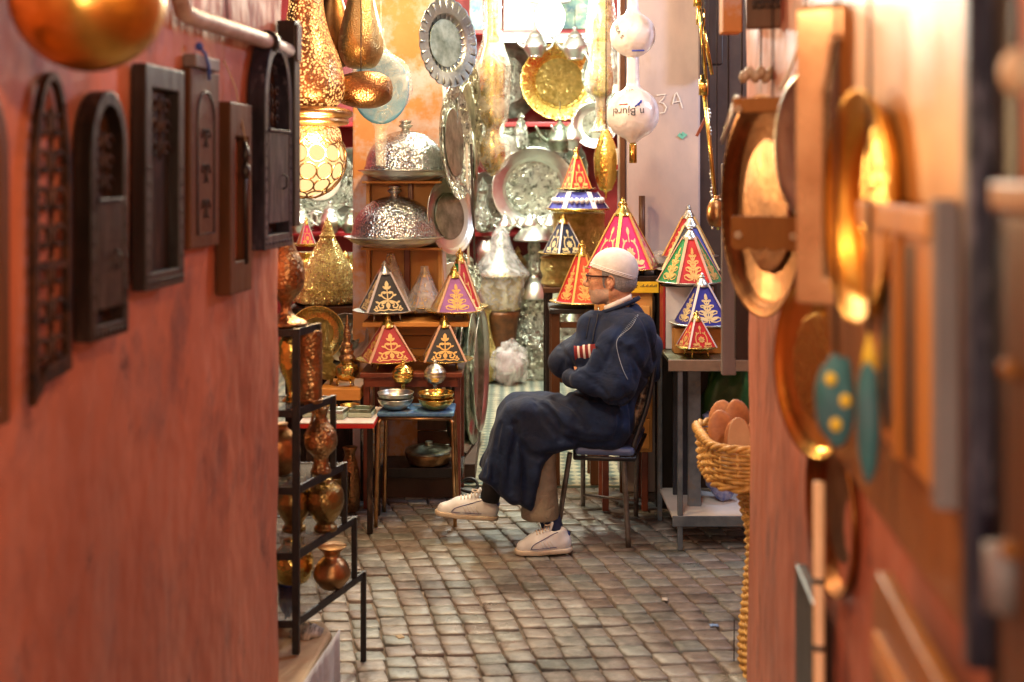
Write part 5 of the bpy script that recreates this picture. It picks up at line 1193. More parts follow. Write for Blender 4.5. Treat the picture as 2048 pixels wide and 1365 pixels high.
boxthing('display_box', 'small orange box under the blue tagine on the steel table', 'box', [('box', [(X(1348,5.05),X(1445,5.05),5.04,5.12,zt2+.001,zbl)], m_orwood)])
zb2 = Z(572,5.22)
boxthing('display_box', 'white and red carton under the red and green tagine', 'box', [('box', [(X(1330,5.2),X(1425,5.2),5.17,5.3,zt2+.001,zb2)], m_white), ('red_edge', [(X(1325,5.2),X(1330,5.2)-.001,5.17,5.3,zt2+.001,zb2)], m_redshelf)])
T('small red tagine with white ribbons at the front of the steel table', (X(1393,4.95),4.95,zt2+.001), W(42,4.95), W(70,4.95), ['red','red'], 16, 4, m_ribbon_w, m_brass, r=W(42,4.95), thread=m_thread, legs=True)
T('royal blue tagine with pale gold flowers on the orange box', (X(1404,5.09),5.09,zbl-.028), W(66,5.09), W(98,5.09), ['blue'], 12, 4, m_ribbon_w, m_silver, r=W(60,5.09), thread=m_thread_p, legs=False, ring=False)
T('red and green tagine on the white carton, biggest on the steel table', (X(1380,5.24),5.24,zb2-.028), W(68,5.24), W(112,5.24), ['red','green'], 0, 6, m_ribbon, m_silver, r=W(66,5.24), thread=m_thread, legs=False, ring=False)
zb3 = Z(548,5.4)
boxthing('display_box', 'dark box behind the carton raising the rear blue tagine', 'box', [('box', [(X(1352,5.4),X(1432,5.4),5.36,5.49,0,zb3)], m_darkwall)])
T('navy blue tagine half hidden behind the red and green one', (X(1381,5.42),5.42,zb3-.028), W(68,5.42), W(112,5.42), ['blue','navy'], 22, 6, m_thread_p, m_silver, legs=False, ring=False, r=W(64,5.42))
zb4 = Z(520,5.56)
boxthing('display_box', 'tall dark box in front of the grey pier raising the wine red tagine', 'box', [('box', [(X(1350,5.6),X(1410,5.6),5.56,5.68,0,zb4)], m_darkwall)])
T('dark wine tagine with gold scrolls hidden furthest behind, next to the grey pier', (X(1377,5.57),5.57,zb4-.028), W(60,5.57), W(100,5.57), ['wine','crimson'], 16, 6, m_thread, m_silver, legs=False, ring=False, r=W(56,5.57))
pot('glass_jar', 'cloudy glass jar between the grey pier and the stacked tagines', 'jar', (X(1322,5.6),5.6,Z(528,5.6)), [(.03,0),(.045,.01),(.045,.05),(.03,.065)], m_film2)
boxthing('display_box', 'narrow dark block under the cloudy glass jar', 'box', [('box', [(X(1310,5.6),X(1335,5.6),5.57,5.65,Z(600,5.5),Z(528,5.6)-.001)], m_darkwall)])
# slim metal rods, brass candle holders hanging in the dark gap
gx = 'long brass rods hanging right of the grey pier'
for i, (a, b, lb) in enumerate([((1395,-20,5.2),(1412,160,5.2),'upper brass rod tied beside the grey pier'),((1400,20,5.25),(1424,150,5.25),'second brass rod crossing the first under its orange tie'),((1405,150,5.15),(1437,460,5.15),'long lower golden rod slanting down to the round knob')]):
    pa, pb = P(*a), P(*b); t = thing('brass_rod', lb, 'rod', pa, 0, gx); mb = MB(); mb.tube([(0,0,0), pb-pa], [.011,.008], 10); mb.build('rod', m_gold, t)
    mb = MB(); mb.tube([(pb-pa)*.06+Vector((0,0,.02)), (pb-pa)*.06-Vector((0,0,.05))], .022, 10); mb.build('tie', m_gold_ham, t)
    mb = MB(); mb.tube([(0,0,0),(0,0,CEIL-pa.z)], .002, 5); mb.build('string', m_iron, t)
t = thing('dark_chain', 'beaded silver chain hanging beside the brass rods', 'chain', P(1418,220,5.3))
mb = MB()
for i in range(34): mb.blob((.004*math.sin(i*1.3)+i*.0006,0,-i*.0165),(.007,.007,.0085),8,6)
mb.build('beads', m_silver, t); mb = MB(); mb.tube([(0,0,0),(0,0,CEIL-t.location.z)],.002,5); mb.build('string', m_iron, t)
t = thing('red_tassel', 'dark red wooden peg hanging among the brass rods', 'peg', P(1402,255,5.2)); mb = MB(); mb.bar((-.02,0,-.04),(.02,0,.04),.016,.012); mb.build('peg', m_redwood, t); mb = MB(); mb.tube([(.02,0,.04),(.02,0,CEIL-t.location.z)],.0015,5); mb.build('string', m_iron, t)
# copper knob ball
t = thing('knob_ball', 'round copper knob at the tip of the grey board', 'knob', P(1434,424,3.9)); mb = MB(); mb.lathe(sprof([(0,-.052),(.02,-.05),(.034,-.025),(.034,.01),(.024,.035),(.012,.045),(.01,.055)],4),24); mb.build('ball', m_copper, t)
mb = MB(); mb.tube([(0,0,.05),(0,0,CEIL-t.location.z)],.002,5); mb.build('string', m_iron, t)
# grey narrow board
t = thing('grey_board', 'narrow weathered grey board hanging at the building corner', 'board', P(1457,600,3.75)); k = 3.75/F
mb = MB(); mb.box(-14*k,14*k,-.012,.012,-150*k,150*k+.2); mb.build('board', m_greywood, t, .003); mb = MB(); mb.tube([(0,0,150*k+.2),(0,0,CEIL-t.location.z)],.003,5); mb.build('cord', m_iron, t)
t = thing('dark_board', 'black board hanging behind the narrow grey one', 'board', P(1484,600,3.6)); k = 3.6/F
mb = MB(); mb.box(-14*k,14*k,-.012,.012,-120*k,180*k); mb.build('board', m_blackwood, t, .003); mb = MB(); mb.tube([(0,0,180*k),(0,0,CEIL-t.location.z)],.003,5); mb.build('cord', m_iron, t)
# green and blue cloth on the table end
t = thing('green_bag', 'green plastic bag under the steel table top beside the corner', 'bag', (X(1452,5.3),5.3,.149)); mb = MB(); mb.blob((0,0,.3),(.13,.09,.3),28,18,nz=.3,nscale=2.5); mb.build('sack', mat('green_bag', (.06,.2,.05), (.03,.1,.03), 9, .4), t)
t = thing('blue_cloth', 'crumpled blue and white checked cloth on the steel table shelf', 'cloth', (X(1448,5.08),5.08,.16)); mb = MB(); mb.blob((0,0,.32),(.1,.06,.075),32,20,nz=.5,nscale=3); mb.blob((0,0,.14),(.09,.06,.14),24,16,nz=.2); mb.build('fabric', mat('blue_check', (.08,.12,.4), (.4,.42,.6), 40, .8, 0, .6, 60), t)

# ------------------------------------------------------------------ wicker basket on its tall wicker pedestal
bd = 3.68; bx = X(1535,bd)+.052
def sq(a, n=5): return 1/(abs(math.cos(a))**n + abs(math.sin(a))**n)**(1/n)
def wicker_rows(mb, prof, rowh, n, amp, thick, kx=1):
    """woven rods: each row weaves in front of and behind the stakes"""
    z = prof[0][1]; j = 0
    while z < prof[-1][1]:
        for (r0,z0),(r1,z1) in zip(prof[:-1], prof[1:]):
            if z0 <= z <= z1: r = r0+(r1-r0)*(z-z0)/max(1e-6,z1-z0); break
        m_ = n*4; jit = rnd.uniform(-.0015,.0015)
        mb.tube([((r*sq(a)+jit+amp*math.cos(n/2*a + PI*(j % 2)))*math.cos(a)*kx, (r*sq(a)+jit+amp*math.cos(n/2*a + PI*(j % 2)))*math.sin(a), z + .0012*math.sin(3*a+j)) for a in [2*PI*i/m_ for i in range(m_)]], thick*rnd.uniform(.85,1.1), 5, closed=True)
        z += rowh; j += 1
def stakes(mb, prof, n, th, kx=1):
    for i in range(n):
        a = 2*PI*i/n; mb.tube([(r*sq(a)*math.cos(a)*kx, r*sq(a)*math.sin(a), z) for r, z in prof], th, 5)
zb0 = Z(984,bd-.2); ztb = Z(899,bd-.21)
t = thing('wicker_pedestal', 'tall narrow woven wicker pedestal at the foot of the pink building corner', 'wicker pedestal', (bx,bd,0))
pr = [(.108,.0),(.106,.12),(.096,.25),(.088,.36),(.09,.43),(.105,.52),(.118,zb0-.01)]
mb = MB(); wicker_rows(mb, pr, .0115, 22, .0045, .0058, 1.2); mb.build('woven_rods', m_wicker, t)
mb = MB(); stakes(mb, pr, 22, .004, 1.2); mb.build('stake', m_wicker, t)
mb = MB(); mb.lathe([(r-.008,z) for r,z in pr], 32); mb.build('dark_core', mat('wicker_inside', (.06,.03,.01)), t)
t = thing('wicker_basket', 'wide golden wicker basket with braided rim on the pedestal', 'basket', (bx,bd,zb0))
hb_ = ztb - zb0; pr = [(.196,.0),(.205,.03),(.21,hb_-.02)]
mb = MB(); wicker_rows(mb, pr, .0118, 34, .005, .006, 1.24); mb.build('woven_rods', m_wicker, t)
mb = MB(); stakes(mb, pr, 34, .004, 1.24); mb.build('stake', m_wicker, t)
mb = MB()
for s in (0, 1, 2):
    mb.tube([((.212*sq(a)+.009*math.cos(18*a+s*2.1))*math.cos(a)*1.24, (.212*sq(a)+.009*math.cos(18*a+s*2.1))*math.sin(a), hb_-.004+.008*math.sin(18*a+s*2.1)) for a in [2*PI*i/180 for i in range(180)]], .0068, 6, closed=True)
mb.build('braided_rim', m_wicker, t)
mb = MB()
for s in (0, 1): mb.tube([((.2*sq(a)+.008*math.cos(16*a+s*3.1))*math.cos(a)*1.24, (.2*sq(a)+.008*math.cos(16*a+s*3.1))*math.sin(a), .004+.007*math.sin(16*a+s*3.1)) for a in [2*PI*i/160 for i in range(160)]], .007, 6, closed=True)
mb.build('braided_foot', m_wicker, t)
mb = MB(); mb.lathe([(.0,.004),(.185,.004),(.2,hb_-.03),(.196,hb_-.03),(.18,.012),(0,.012)], 40); mb.build('lining', m_wicker, t)
def slipper(label, x, y, z, tilt, rz):
    s = thing('leather_slipper', label, 'slipper', (x,y,z), 0, 'tan leather slippers in the wicker basket', rot=(R(tilt),0,R(rz)))
    mb = MB(); vs = []; n = 26
    out = []
    for i in range(n):
        a = 2*PI*i/n; yy = math.sin(a); xx = math.cos(a); w = .037 + (.010 if yy > 0 else -.004)*abs(yy)
        out.append((xx*w*(1-.15*max(0,-yy)), yy*.115))
    mb.v = []; 
    mb.add([(a,b,0) for a,b in out]+[(a,b,.009) for a,b in out], [tuple(reversed(range(n))), tuple(range(n,2*n))]+[(i,(i+1)%n,(i+1)%n+n,i+n) for i in range(n)])
    mb.build('sole', mat('pale_sole', (.6,.36,.2), (.5,.28,.14), 9, .6), s, .002)
    f = Field((-.06,-.14,-.02), (.06,.14,.09), .0045)
    f.u(f.ell((0,.045,.008),(.047,.07,.020)),0); f.u(f.ell((0,-.05,.010),(.036,.07,.018)),.02)
    f.sub(f.ell((0,-.04,.034),(.030,.075,.026)),.004); f.inter(-(f.z-.007)); f.groove([(0,.11,.02),(0,.06,.038),(0,.02,.034)],.002,.004)
    f.mesh('upper', m_leather, s)
zsl = zb0+.02
for a in [(1412,-.05,.09,74,8,'tan slipper with its rounded toe up, first at the basket rim'),(1440,-.12,.08,100,-172,'tan slipper standing toe up in front of the first'),(1452,.02,.11,78,14,'tan slipper leaning behind the front ones in the basket'),(1478,-.10,.07,96,176,'short tan slipper showing its pale sole near the wall corner'),(1500,.0,.11,74,5,'tan slipper partly hidden by the pink wall corner'),(1425,.06,.10,70,-14,'deepest tan slipper at the back of the basket')]:
    slipper(a[5], X(a[0],bd)+.045, bd+a[1]+.015, zsl+a[2]-.012, a[3], a[4])
t = thing('broken_twig', 'thin upright stick poking up from the cobbles beside the pedestal', 'stick', (X(1468,3.75),3.75,0)); mb = MB(); mb.tube([(0,0,0),(.001,0,.14)], .002, 5); mb.build('stick', m_dkwood, t)

# small litter on the street
for i, (px, d_, c_, lb) in enumerate([(1428,4.05,(.25,.4,.7),'scrap of pale blue plastic on the cobbles near the basket pedestal'),(905,5.5,(.5,.42,.32),'crumpled brown paper scrap on the cobbles beside the blue stool'),(1330,4.3,(.6,.56,.5),'torn white paper scrap on the cobbles in front of the steel table'),(800,3.95,(.45,.35,.22),'dry leaf coloured scrap on the cobbles beside the stepped stand')]):
    t = thing('litter_scrap', lb, 'scrap', (X(px,d_),d_,.001), R(40*i), 'scraps of litter on the cobbles')
    mb = MB(); n = 5; vs = [((a-2)*.008+.002*math.sin(b*3+i), (b-2)*.006, .002+.005*abs(noise.noise(Vector((a*.7+i,b*.8,i))))) for a in range(n) for b in range(n)]
    mb.add(vs, [(a*n+b,(a+1)*n+b,(a+1)*n+b+1,a*n+b+1) for a in range(n-1) for b in range(n-1)], 0, True); mb.build('scrap', mat('scrap_%d' % i, c_, tuple(v*.6 for v in c_), 60, .8), t, solid=.001)
# ------------------------------------------------------------------ crowded right alley wall, close to the viewer
def WR(d, o, z): return Vector((wallR(d)-o, d, z))
RZR = -R(90) - ALLEY      # local x runs towards the viewer along the wall, local -y points into the alley
def on_right(name, label, cat, d, z, o=.008, group=None, turn=0):
    return thing(name, label, cat, WR(d,o,z), RZR + R(turn), group)
def cord_up(t, h, x=0): mb = MB(); mb.tube([(x,0,h),(x,0,CEIL-t.location.z)], .0025, 5); mb.build('cord', m_iron, t)
m_gloss = mat('polished_copper_sheet', (.55,.28,.08), (.36,.17,.05), 5, .4, .3, .12, 14, c3=(.5,.34,.2), c3scale=3, c3amt=.4)
m_varn = mat('varnished_brown_wood', (.33,.13,.028), (.18,.065,.014), 7, .42, 0, .3, 20, stretch=(1,1,.2), spec=.25)
m_orvarn = mat('orange_varnished_wood', (.64,.28,.05), (.42,.16,.03), 7, .35, 0, .3, 20, stretch=(1,1,.2), spec=.35)
m_pinkgloss = mat('pale_pink_gloss', (.62,.38,.2), (.4,.2,.09), 6, .28, .2, .15, 14, coat=.5)
m_traybr = mat('smoked_brown_metal', (.40,.18,.055), (.17,.07,.02), 7, .36, .95, .4, 30)
# big copper tray behind the wood frame
tray('copper_tray', 'big dark copper tray hanging at the corner of the pink building behind a wooden frame', 'tray', P(1520,412,2.42), W(222,2.42), (-.988,-.155,0), [m_traybr, m_traybr], .02, group=None, rim=.9)
t = thing('rim_hook', 'short silver hook on the rim of the dark copper tray', 'hook', P(1474,200,2.35)); mb = MB(); mb.tube([(0,0,0),(-.012,0,-.03),(-.03,0,-.09)], [.006,.005,.004], 8); mb.blob((.002,0,.004),(.009,.009,.007),10,6); mb.build('hook', m_silver, t)
# wooden hanging frame with rosettes
t = thing('rosette_shelf', 'brown wooden shelf frame with pale rosettes in front of the dark copper tray', 'wall shelf', P(1538,345,2.3), R(-30)); k = 2.3/F
w, hh = 72*k, 150*k
mb = MB(); mb.box(-w,w,-.012,.012,hh-30*k,hh); mb.build('top_board', m_varn, t, .002)
bot = [(-w,-hh),(-w,-hh+62*k),(w,-hh+62*k),(w,-hh)]+[(w-2*w*(i/24), -hh-.006*abs(math.sin(i*PI/6))) for i in range(1,24)]
mb = MB(); mb.prism(bot, .022); mb.build('scalloped_board', m_varn, t, .001)
for s in (-1,1):
    for q in (-1, 1):
        mb = MB()
        for a in range(5): mb.blob((s*w*.78 + 5*k*math.cos(a*1.257), -.024, q*hh*.84 + 5*k*math.sin(a*1.257)), (3.6*k,.004,3.6*k), 8, 6)
        mb.build('rosette', m_palewood, t)
mb = MB(); mb.box(w*.55,w*.62,-.008,.008,-hh+.05,hh-.03); mb.build('side_bar', m_redwood, t); cord_up(t, hh, w*.1)
# wooden sign top
t = thing('carved_plaque', 'dark brown carved plaque hanging at the top of the pink wall', 'plaque', P(1556,-10,2.6), R(-20)); k = 2.6/F
mb = MB(); mb.box(-62*k,62*k,-.02,0,-68*k,60*k); mb.build('board', m_brownwood, t, .004)
mb = MB()
for i in range(6): mb.tube([(-40*k+16*i*k+7*k*math.cos(a), -.021, -20*k+10*k*math.sin(a*2)) for a in [u_*.5 for u_ in range(13)]], .002, 5)
mb.build('carved_scroll', m_dkwood, t); cord_up(t, 60*k)
t = thing('small_box', 'small orange plaster box lamp under the ceiling by the building corner', 'box', P(1462,20,3.1)); k = 3.1/F; mb = MB(); mb.box(-20*k,18*k,-.03,.03,-48*k,60*k); mb.build('case', m_orplaster, t, .004); cord_up(t, 60*k)
t = thing('stone_carving', 'pale knobbly stone carving perched above the dark copper tray', 'carving', P(1522,152,2.7)); k = 2.7/F
mb = MB()
for q in range(7): mb.blob((-34*k+q*11*k, .006*math.sin(q*2), (6 if q % 2 else -2)*k), (10*k,.02,13*k), 12, 8, nz=.2)
mb.build('carving', m_palewood, t); cord_up(t, 10*k)
t = thing('rope', 'frayed pale rope tied over the wooden frame', 'rope', P(1610,70,2.3)); mb = MB(); mb.tube(smoothpts([(0,0,.05),(-.012,0,-.02),(-.03,0,-.07),(-.05,0,-.11)],5), .0035, 6); mb.tube([(0,0,.05),(0,0,CEIL-t.location.z)],.003,6); mb.tube(smoothpts([(0,0,.0),(.004,0,-.02),(.012,0,-.03)],4), .003, 6); mb.build('rope', m_palewood, t)
# silver narrow mirror
t = thing('silver_mirror', 'narrow silver framed mirror catching a white glare', 'mirror', P(1611,290,2.05), R(-62)); k = 2.05/F
mb = MB(); mb.lathe([(0,0),(.066,0),(.074,.006),(.08,.004),(.08,-.004),(0,-.006)], 36); mb.v = [(x,-z,y*1.62) for x,y,z in mb.v]; mb.build('frame', m_silver, t); cord_up(t, .12)
# arched bright frame
t = thing('arched_mirror', 'pale glossy arched mirror frame lit orange by the alley lamp', 'mirror', P(1697,300,1.72), R(-34)); k = 1.72/F
w = 96*k; h0 = -310*k; h1 = 292*k
mb = MB(); mb.ringprism([(w,h0),(w,h1),(w*.5,h1),(-w*.5,h1),(-w,h1),(-w,h0)], [(w*.42,h0+.04),(w*.42,h1-.13),(w*.24,h1-.06),(-w*.2,h1-.06),(-w*.38,h1-.13),(-w*.38,h0+.04)], .03); mb.build('frame', m_pinkgloss, t, .008)
mb = MB(); mb.box(-w*.37,w*.41,-.01,-.002,h0+.042,h1-.062); mb.build('dark_glass', mat('smoky_mirror', (.3,.22,.16), (.2,.14,.1), 5, .12, .9), t); cord_up(t, h1)
# gold oval dish in front
tray('oval_dish', 'long golden oval dish hanging over the pale arched frame', 'dish', P(1712,412,1.42), W(232,1.42), (-.998,.02,.01), [mat('satin_gold', (.85,.5,.1), (.7,.36,.06), 6, .42, 1, .2, 20), m_gold_ham], .03, group=None, rim=.8, inner=.7)
# bright rimmed platter
tray('gold_platter', 'gold platter with a bright thin rim, low on the pink wall', 'platter', P(1626,735,1.85), W(178,1.85), (-.982,-.19,.03), [m_gold, m_brass], .012, group=None, rim=.93, inner=.6)
tray('copper_platter', 'shadowed brown copper platter hanging under the gold one', 'platter', P(1660,1020,1.8), W(168,1.8), (-1,0,0), [m_traybr, m_traybr], .02, group=None, rim=.9)
# teal pouches
m_teal = mat('teal_cloth', (.03,.17,.18), (.05,.13,.16), 9, .6)
m_yel = mat('yellow_dot', (.8,.6,.05), (.75,.5,.03), 9, .5)
t = thing('teal_pouch', 'teal pouch with round yellow dots hanging in front of the gold platter', 'pouch', P(1674,800,1.42), R(-10)); k = 1.42/F
mb = MB(); mb.blob((0,0,0), (40*k,.014,88*k), 28, 20, nz=.22, nscale=1.6); mb.build('pouch', m_teal, t)
for x_, z_ in ((-14,44),(14,2),(-4,-46)): mb = MB(); mb.blob((x_*k,-.0125,z_*k),(12*k,.004,14*k),16,8); mb.build('yellow_dot', m_yel, t)
cord_up(t, 80*k)
t = thing('teal_pouch', 'narrow blue green pouch with a yellow pointed top beside the wooden frame', 'pouch', P(1738,800,1.36), R(-30)); k = 1.36/F
mb = MB(); mb.blob((0,0,-40*k), (24*k,.012,120*k), 24, 18, nz=.2, nscale=1.6); mb.build('pouch', m_teal, t); mb = MB(); mb.lathe([(17*k,60*k),(12*k,95*k),(0,140*k)], 14, sy=.5); mb.build('pointed_top', m_yel, t); cord_up(t, 135*k)
# large copper-brown panel parallel to wall
Lp = (.97, 1.66)
t = on_right('wall_mirror', 'very large polished brown mirror panel with dark purple edge, reflecting lamps', 'mirror', 1.88, 1.16, .002)
ln = (1.88-1.05)/math.cos(ALLEY)
mb = MB(); mb.box(0,ln,-.017,0,0,.85); mb.build('backing', m_varn, t, .004)
mb = MB(); mb.box(.3,ln-.012,-.021,-.0175,.4,.84); mb.build('polished_sheet', m_gloss, t, .001)
mb = MB(); mb.box(ln,ln+.022,-.026,0,-.015,1.2); mb.build('dark_edge', m_purplewood, t, .003)
# wooden arched mirror standing proud
t = on_right('arched_mirror', 'orange varnished wooden frame with an oval and a slot opening over the large panel', 'mirror', 1.45, 1.282, .02)
w, h = .345, .275
mb = MB(); mb.box(0,w,-.018,0,0,h); mb.build('frame', m_orvarn, t, .003)
mb = MB(); mb.prism(arc(.143,.105,.034,.088,0,342,19), .002); mb.build('oval_opening', m_blackwood, t, loc=(0,-.0185,0))
mb = MB(); mb.box(.236,.266,-.0205,-.0185,.012,.235); mb.build('dark_slot', m_blackwood, t)
mb = MB(); mb.box(.0,w,-.026,-.0185,h-.03,h); mb.box(.196,.214,-.026,-.0185,.0,h-.031); mb.build('moulding', m_orvarn, t, .002)
mb = MB(); mb.box(w+.001,w+.02,-.022,0,-.01,h+.01); mb.build('grey_stile', m_greywood, t, .002)
# nearest things
t = on_right('wooden_shelf', 'brown wooden shelf unit with small round knobs at the near edge of the alley wall', 'shelf', .945, 1.1, .003)
mb = MB(); mb.box(.02,.3,-.03,0,0,.46); mb.build('side', m_brownwood, t, .004); mb = MB(); mb.box(.01,.3,-.036,0,.461,.485); mb.build('ledge', m_varn, t, .004)
mb = MB(); mb = None
for q in (.34,.2,.08): mb = MB(); mb.blob((.06,-.035,q),(.008,.008,.008),12,8); mb.build('knob', m_varn, t)
t = on_right('ivory_knob_rack', 'peg rack with one large round ivory knob above the brown shelf unit', 'peg rack', .885, 1.638, .005)
mb = MB(); mb.box(-.02,.2,-.012,0,0,.06); mb.build('rail', m_dkwood, t, .003); mb = MB(); mb.blob((.02,-.034,.03),(.017,.012,.018),18,12); mb.tube([(.02,-.012,.03),(.02,-.035,.03)],.008,10); mb.build('knob', m_palewood, t)
t = on_right('grey_candle', 'short grey wrapped candle hanging low beside the dark mirror edge', 'candle', .90, 1.25, .04); mb = MB(); mb.tube([(0,0,0),(0,0,.05)], .014, 14); mb.build('wax', m_greywood, t); mb = MB(); mb.tube([(0,0,.05),(0,0,.3)], .0015, 5); mb.build('string', m_iron, t)
# rods below
t = on_right('bamboo_rod', 'pale bamboo rod with black bands standing against the pink wall', 'rod', 1.72, 0, .05); mb = MB(); mb.tube([(0,0,0),(0,0,1.13)], .0085, 12); mb.build('rod', mat('pale_bamboo', (.8,.5,.28), (.7,.42,.22), 9, .4), t)
for z in (.88,.98,.6,.3): mb = MB(); mb.tube([(0,0,z),(0,0,z+.008)], .0095, 12); mb.build('band', m_black, t)
t = on_right('black_plank', 'tall black plank leaning on the pink wall beside the bamboo rod', 'plank', 1.98, 0, .02); mb = MB(); mb.box(-.06,.14,-.02,0,0,.9); mb.build('plank', m_blackwood, t, .003)
t = on_right('leaning_board', 'broad brown wooden board standing below the big brown mirror panel', 'board', 1.34, 0, .03); mb = MB(); mb.prism([(0,0),(.33,0),(.33,1.12),(.02,1.135),(0,1.10)], .02); mb.build('board', m_varn, t, .004); mb = MB(); mb.box(.03,.3,-.026,-.0205,1.04,1.07); mb.build('batten', m_orvarn, t)
t = on_right('shadow_gap_strip', 'black strip painted in for the shadow gap just past the dark mirror edge', 'board', 1.035, 1.0, .002); mb = MB(); mb.box(0,.07,-.006,0,0,.95); mb.build('board', m_blackwood, t)  # black sheet standing in for the shadow gap beside the mirror edge

# ------------------------------------------------------------------ the seated man
mc = Vector((.46, 5.0, 0))
m_skin = mat('weathered_skin', (.66,.35,.22), (.55,.26,.15), 26, .5, 0, .35, 160, trans=.12, c3=(.56,.22,.15), c3scale=14, c3amt=.4, bump2=(55,.004,1))
m_lip = mat('lip_skin', (.42,.16,.12), rough=.45)
m_hair = mat('cropped_grey_hair', (.34,.33,.35), (.2,.19,.2), 140, .8, 0, .8, 300)
m_stub = mat('stubbled_skin', (.57,.36,.27), (.42,.31,.26), 130, .6, 0, .4, 260)
m_robe = mat('navy_wool', (.014,.029,.084), (.008,.017,.05), 22, .85, 0, .5, 230, sheen=.06, spec=.2, c3=(.018,.026,.056), c3scale=5, c3amt=.45, bump2=(7,.016,.8))
m_cap = mat('white_knit', (.86,.82,.82), (.74,.70,.70), 30, .9, 0, .55, 75, 'weave', sheen=.2)
m_trou = mat('beige_cotton', (.30,.26,.20), (.24,.20,.15), 18, .85, 0, .5, 120, bump2=(14,.012,1))
m_sock1 = mat('black_sock', (.02,.02,.024), rough=.9, bump=.4, bscale=200); m_sock2 = mat('navy_sock', (.02,.03,.1), (.03,.05,.14), 60, .9, 0, .4, 200)
m_shoe = mat('white_shoe_leather', (.82,.88,.95), (.74,.78,.84), 18, .45, 0, .3, 60)
m_sole = mat('worn_rubber_sole', (.76,.70,.58), (.6,.5,.38), 16, .6, 0, .3, 60)
m_navy = mat('navy_piping', (.03,.05,.2), rough=.5); m_pip = mat('pale_blue_braid', (.32,.38,.5), (.25,.3,.4), 90, .6)
man = thing('person', 'elderly man in white cap, glasses and navy robe sitting sideways with arms folded', 'person', mc)
def L_(v): return Vector(v) - mc
def M_(px, py, d): return L_(P(px, py, d))
HD = 5.0
hc = M_(1222, 556, HD)
# ---- head and neck, facing -x, a little towards the viewer
hk = HD/F
def head_field(res):
    f = Field((hc.x-.14, hc.y-.11, hc.z-.26), (hc.x+.15, hc.y+.11, hc.z+.16), res)
    return f
yaw = R(-14)  # nose turned a little away from straight left
def H(u, v, w):
    """u forward (left in the picture) v up w towards the viewer, metres from skull centre"""
    x = -u; y = -w
    return (hc.x + x*math.cos(yaw) - y*math.sin(yaw), hc.y + x*math.sin(yaw) + y*math.cos(yaw), hc.z + v)
rot = [[math.cos(yaw), math.sin(yaw), 0], [-math.sin(yaw), math.cos(yaw), 0], [0,0,1]]
f = head_field(.0028)
E = lambda c, r: f.ell(H(*c), (r[0], r[2], r[1]), rot)
f.u(E((-.012,.03,0),(.096,.092,.076)),0)                 # cranium
f.u(E((.04,-.008,0),(.056,.078,.062)),.02)                # face block
f.u(E((.044,-.06,0),(.046,.052,.05)),.022)                # lower face
f.u(E((.064,-.096,0),(.024,.02,.028)),.022)               # chin
for s in (-1,1):
    f.u(f.cone(H(-.02,-.055,s*.05), H(.05,-.092,s*.03), .020,.016),.022)   # jaw line
    f.u(E((.062,-.022,s*.036),(.020,.018,.018)),.014)       # cheekbone
    f.u(E((.045,-.064,s*.04),(.024,.024,.015)),.018)      # jowl
f.u(f.cone(H(.083,.024,-.03), H(.083,.024,.03), .010,.010),.014)    # brow ridge
for s in (-1,1): f.sub(E((.096,.004,s*.031),(.020,.014,.017)),.010)   # eye socket
f.u(f.cone(H(.088,.008,0), H(.112,-.026,0), .0085,.0115),.009)        # nose bridge to tip
f.u(f.cone(H(.106,-.032,0), H(.113,-.030,0), .010,.0095),.008)
for s in (-1,1): f.u(E((.098,-.034,s*.011),(.011,.0085,.0075)),.006)      # nostril wing
f.u(f.cone(H(.088,-.058,-.014), H(.088,-.058,.014), .0075,.0075),.009)   # upper lip
f.u(f.cone(H(.086,-.070,-.012), H(.086,-.070,.012), .0078,.0078),.008)   # lower lip
f.sub(f.cone(H(.098,-.0635,-.024), H(.098,-.0635,.024), .0024,.0024),.003)
for s in (-1,1):
    f.groove([H(.093,-.036,s*.018), H(.082,-.055,s*.030), H(.072,-.075,s*.036)], .0026, .005)   # nasolabial fold
    f.groove([H(.07,-.006,s*.052), H(.085,-.014,s*.036)], .0016, .004)
    f.u(E((.083,.005,s*.031),(.0125,.0105,.013)),.002)      # eyeball under lid
    f.groove([H(.099,.005,s*.026), H(.09,.004,s*.046)], .0018, .002)
    # ear
    ec = (-.012,-.008,s*.076)
    f.u(E(ec,(.019,.032,.009)),.004); f.sub(E((ec[0]+.002,ec[1]+.002,s*.086),(.010,.019,.007)),.004)
    f.u(E((ec[0]+.006,ec[1]-.008,s*.079),(.006,.009,.006)),.004); f.u(E((ec[0]+.004,ec[1]-.03,s*.076),(.008,.010,.006)),.005)
for q in (.05,.062): f.groove([H(.085,q,-.03), H(.09,q,0), H(.085,q,.03)], .0012, .0025)
f.u(f.cone(H(-.03,-.05,0), H(-.052,-.2,-.005), .056,.062),.026)     # neck
f.groove([H(.0,-.10,.05), H(-.03,-.12,.06)], .003, .008); f.groove([H(.025,-.12,.03), H(-.01,-.15,.05)], .003, .006)
body = f.mesh('body', [m_skin, m_lip, m_stub], man)
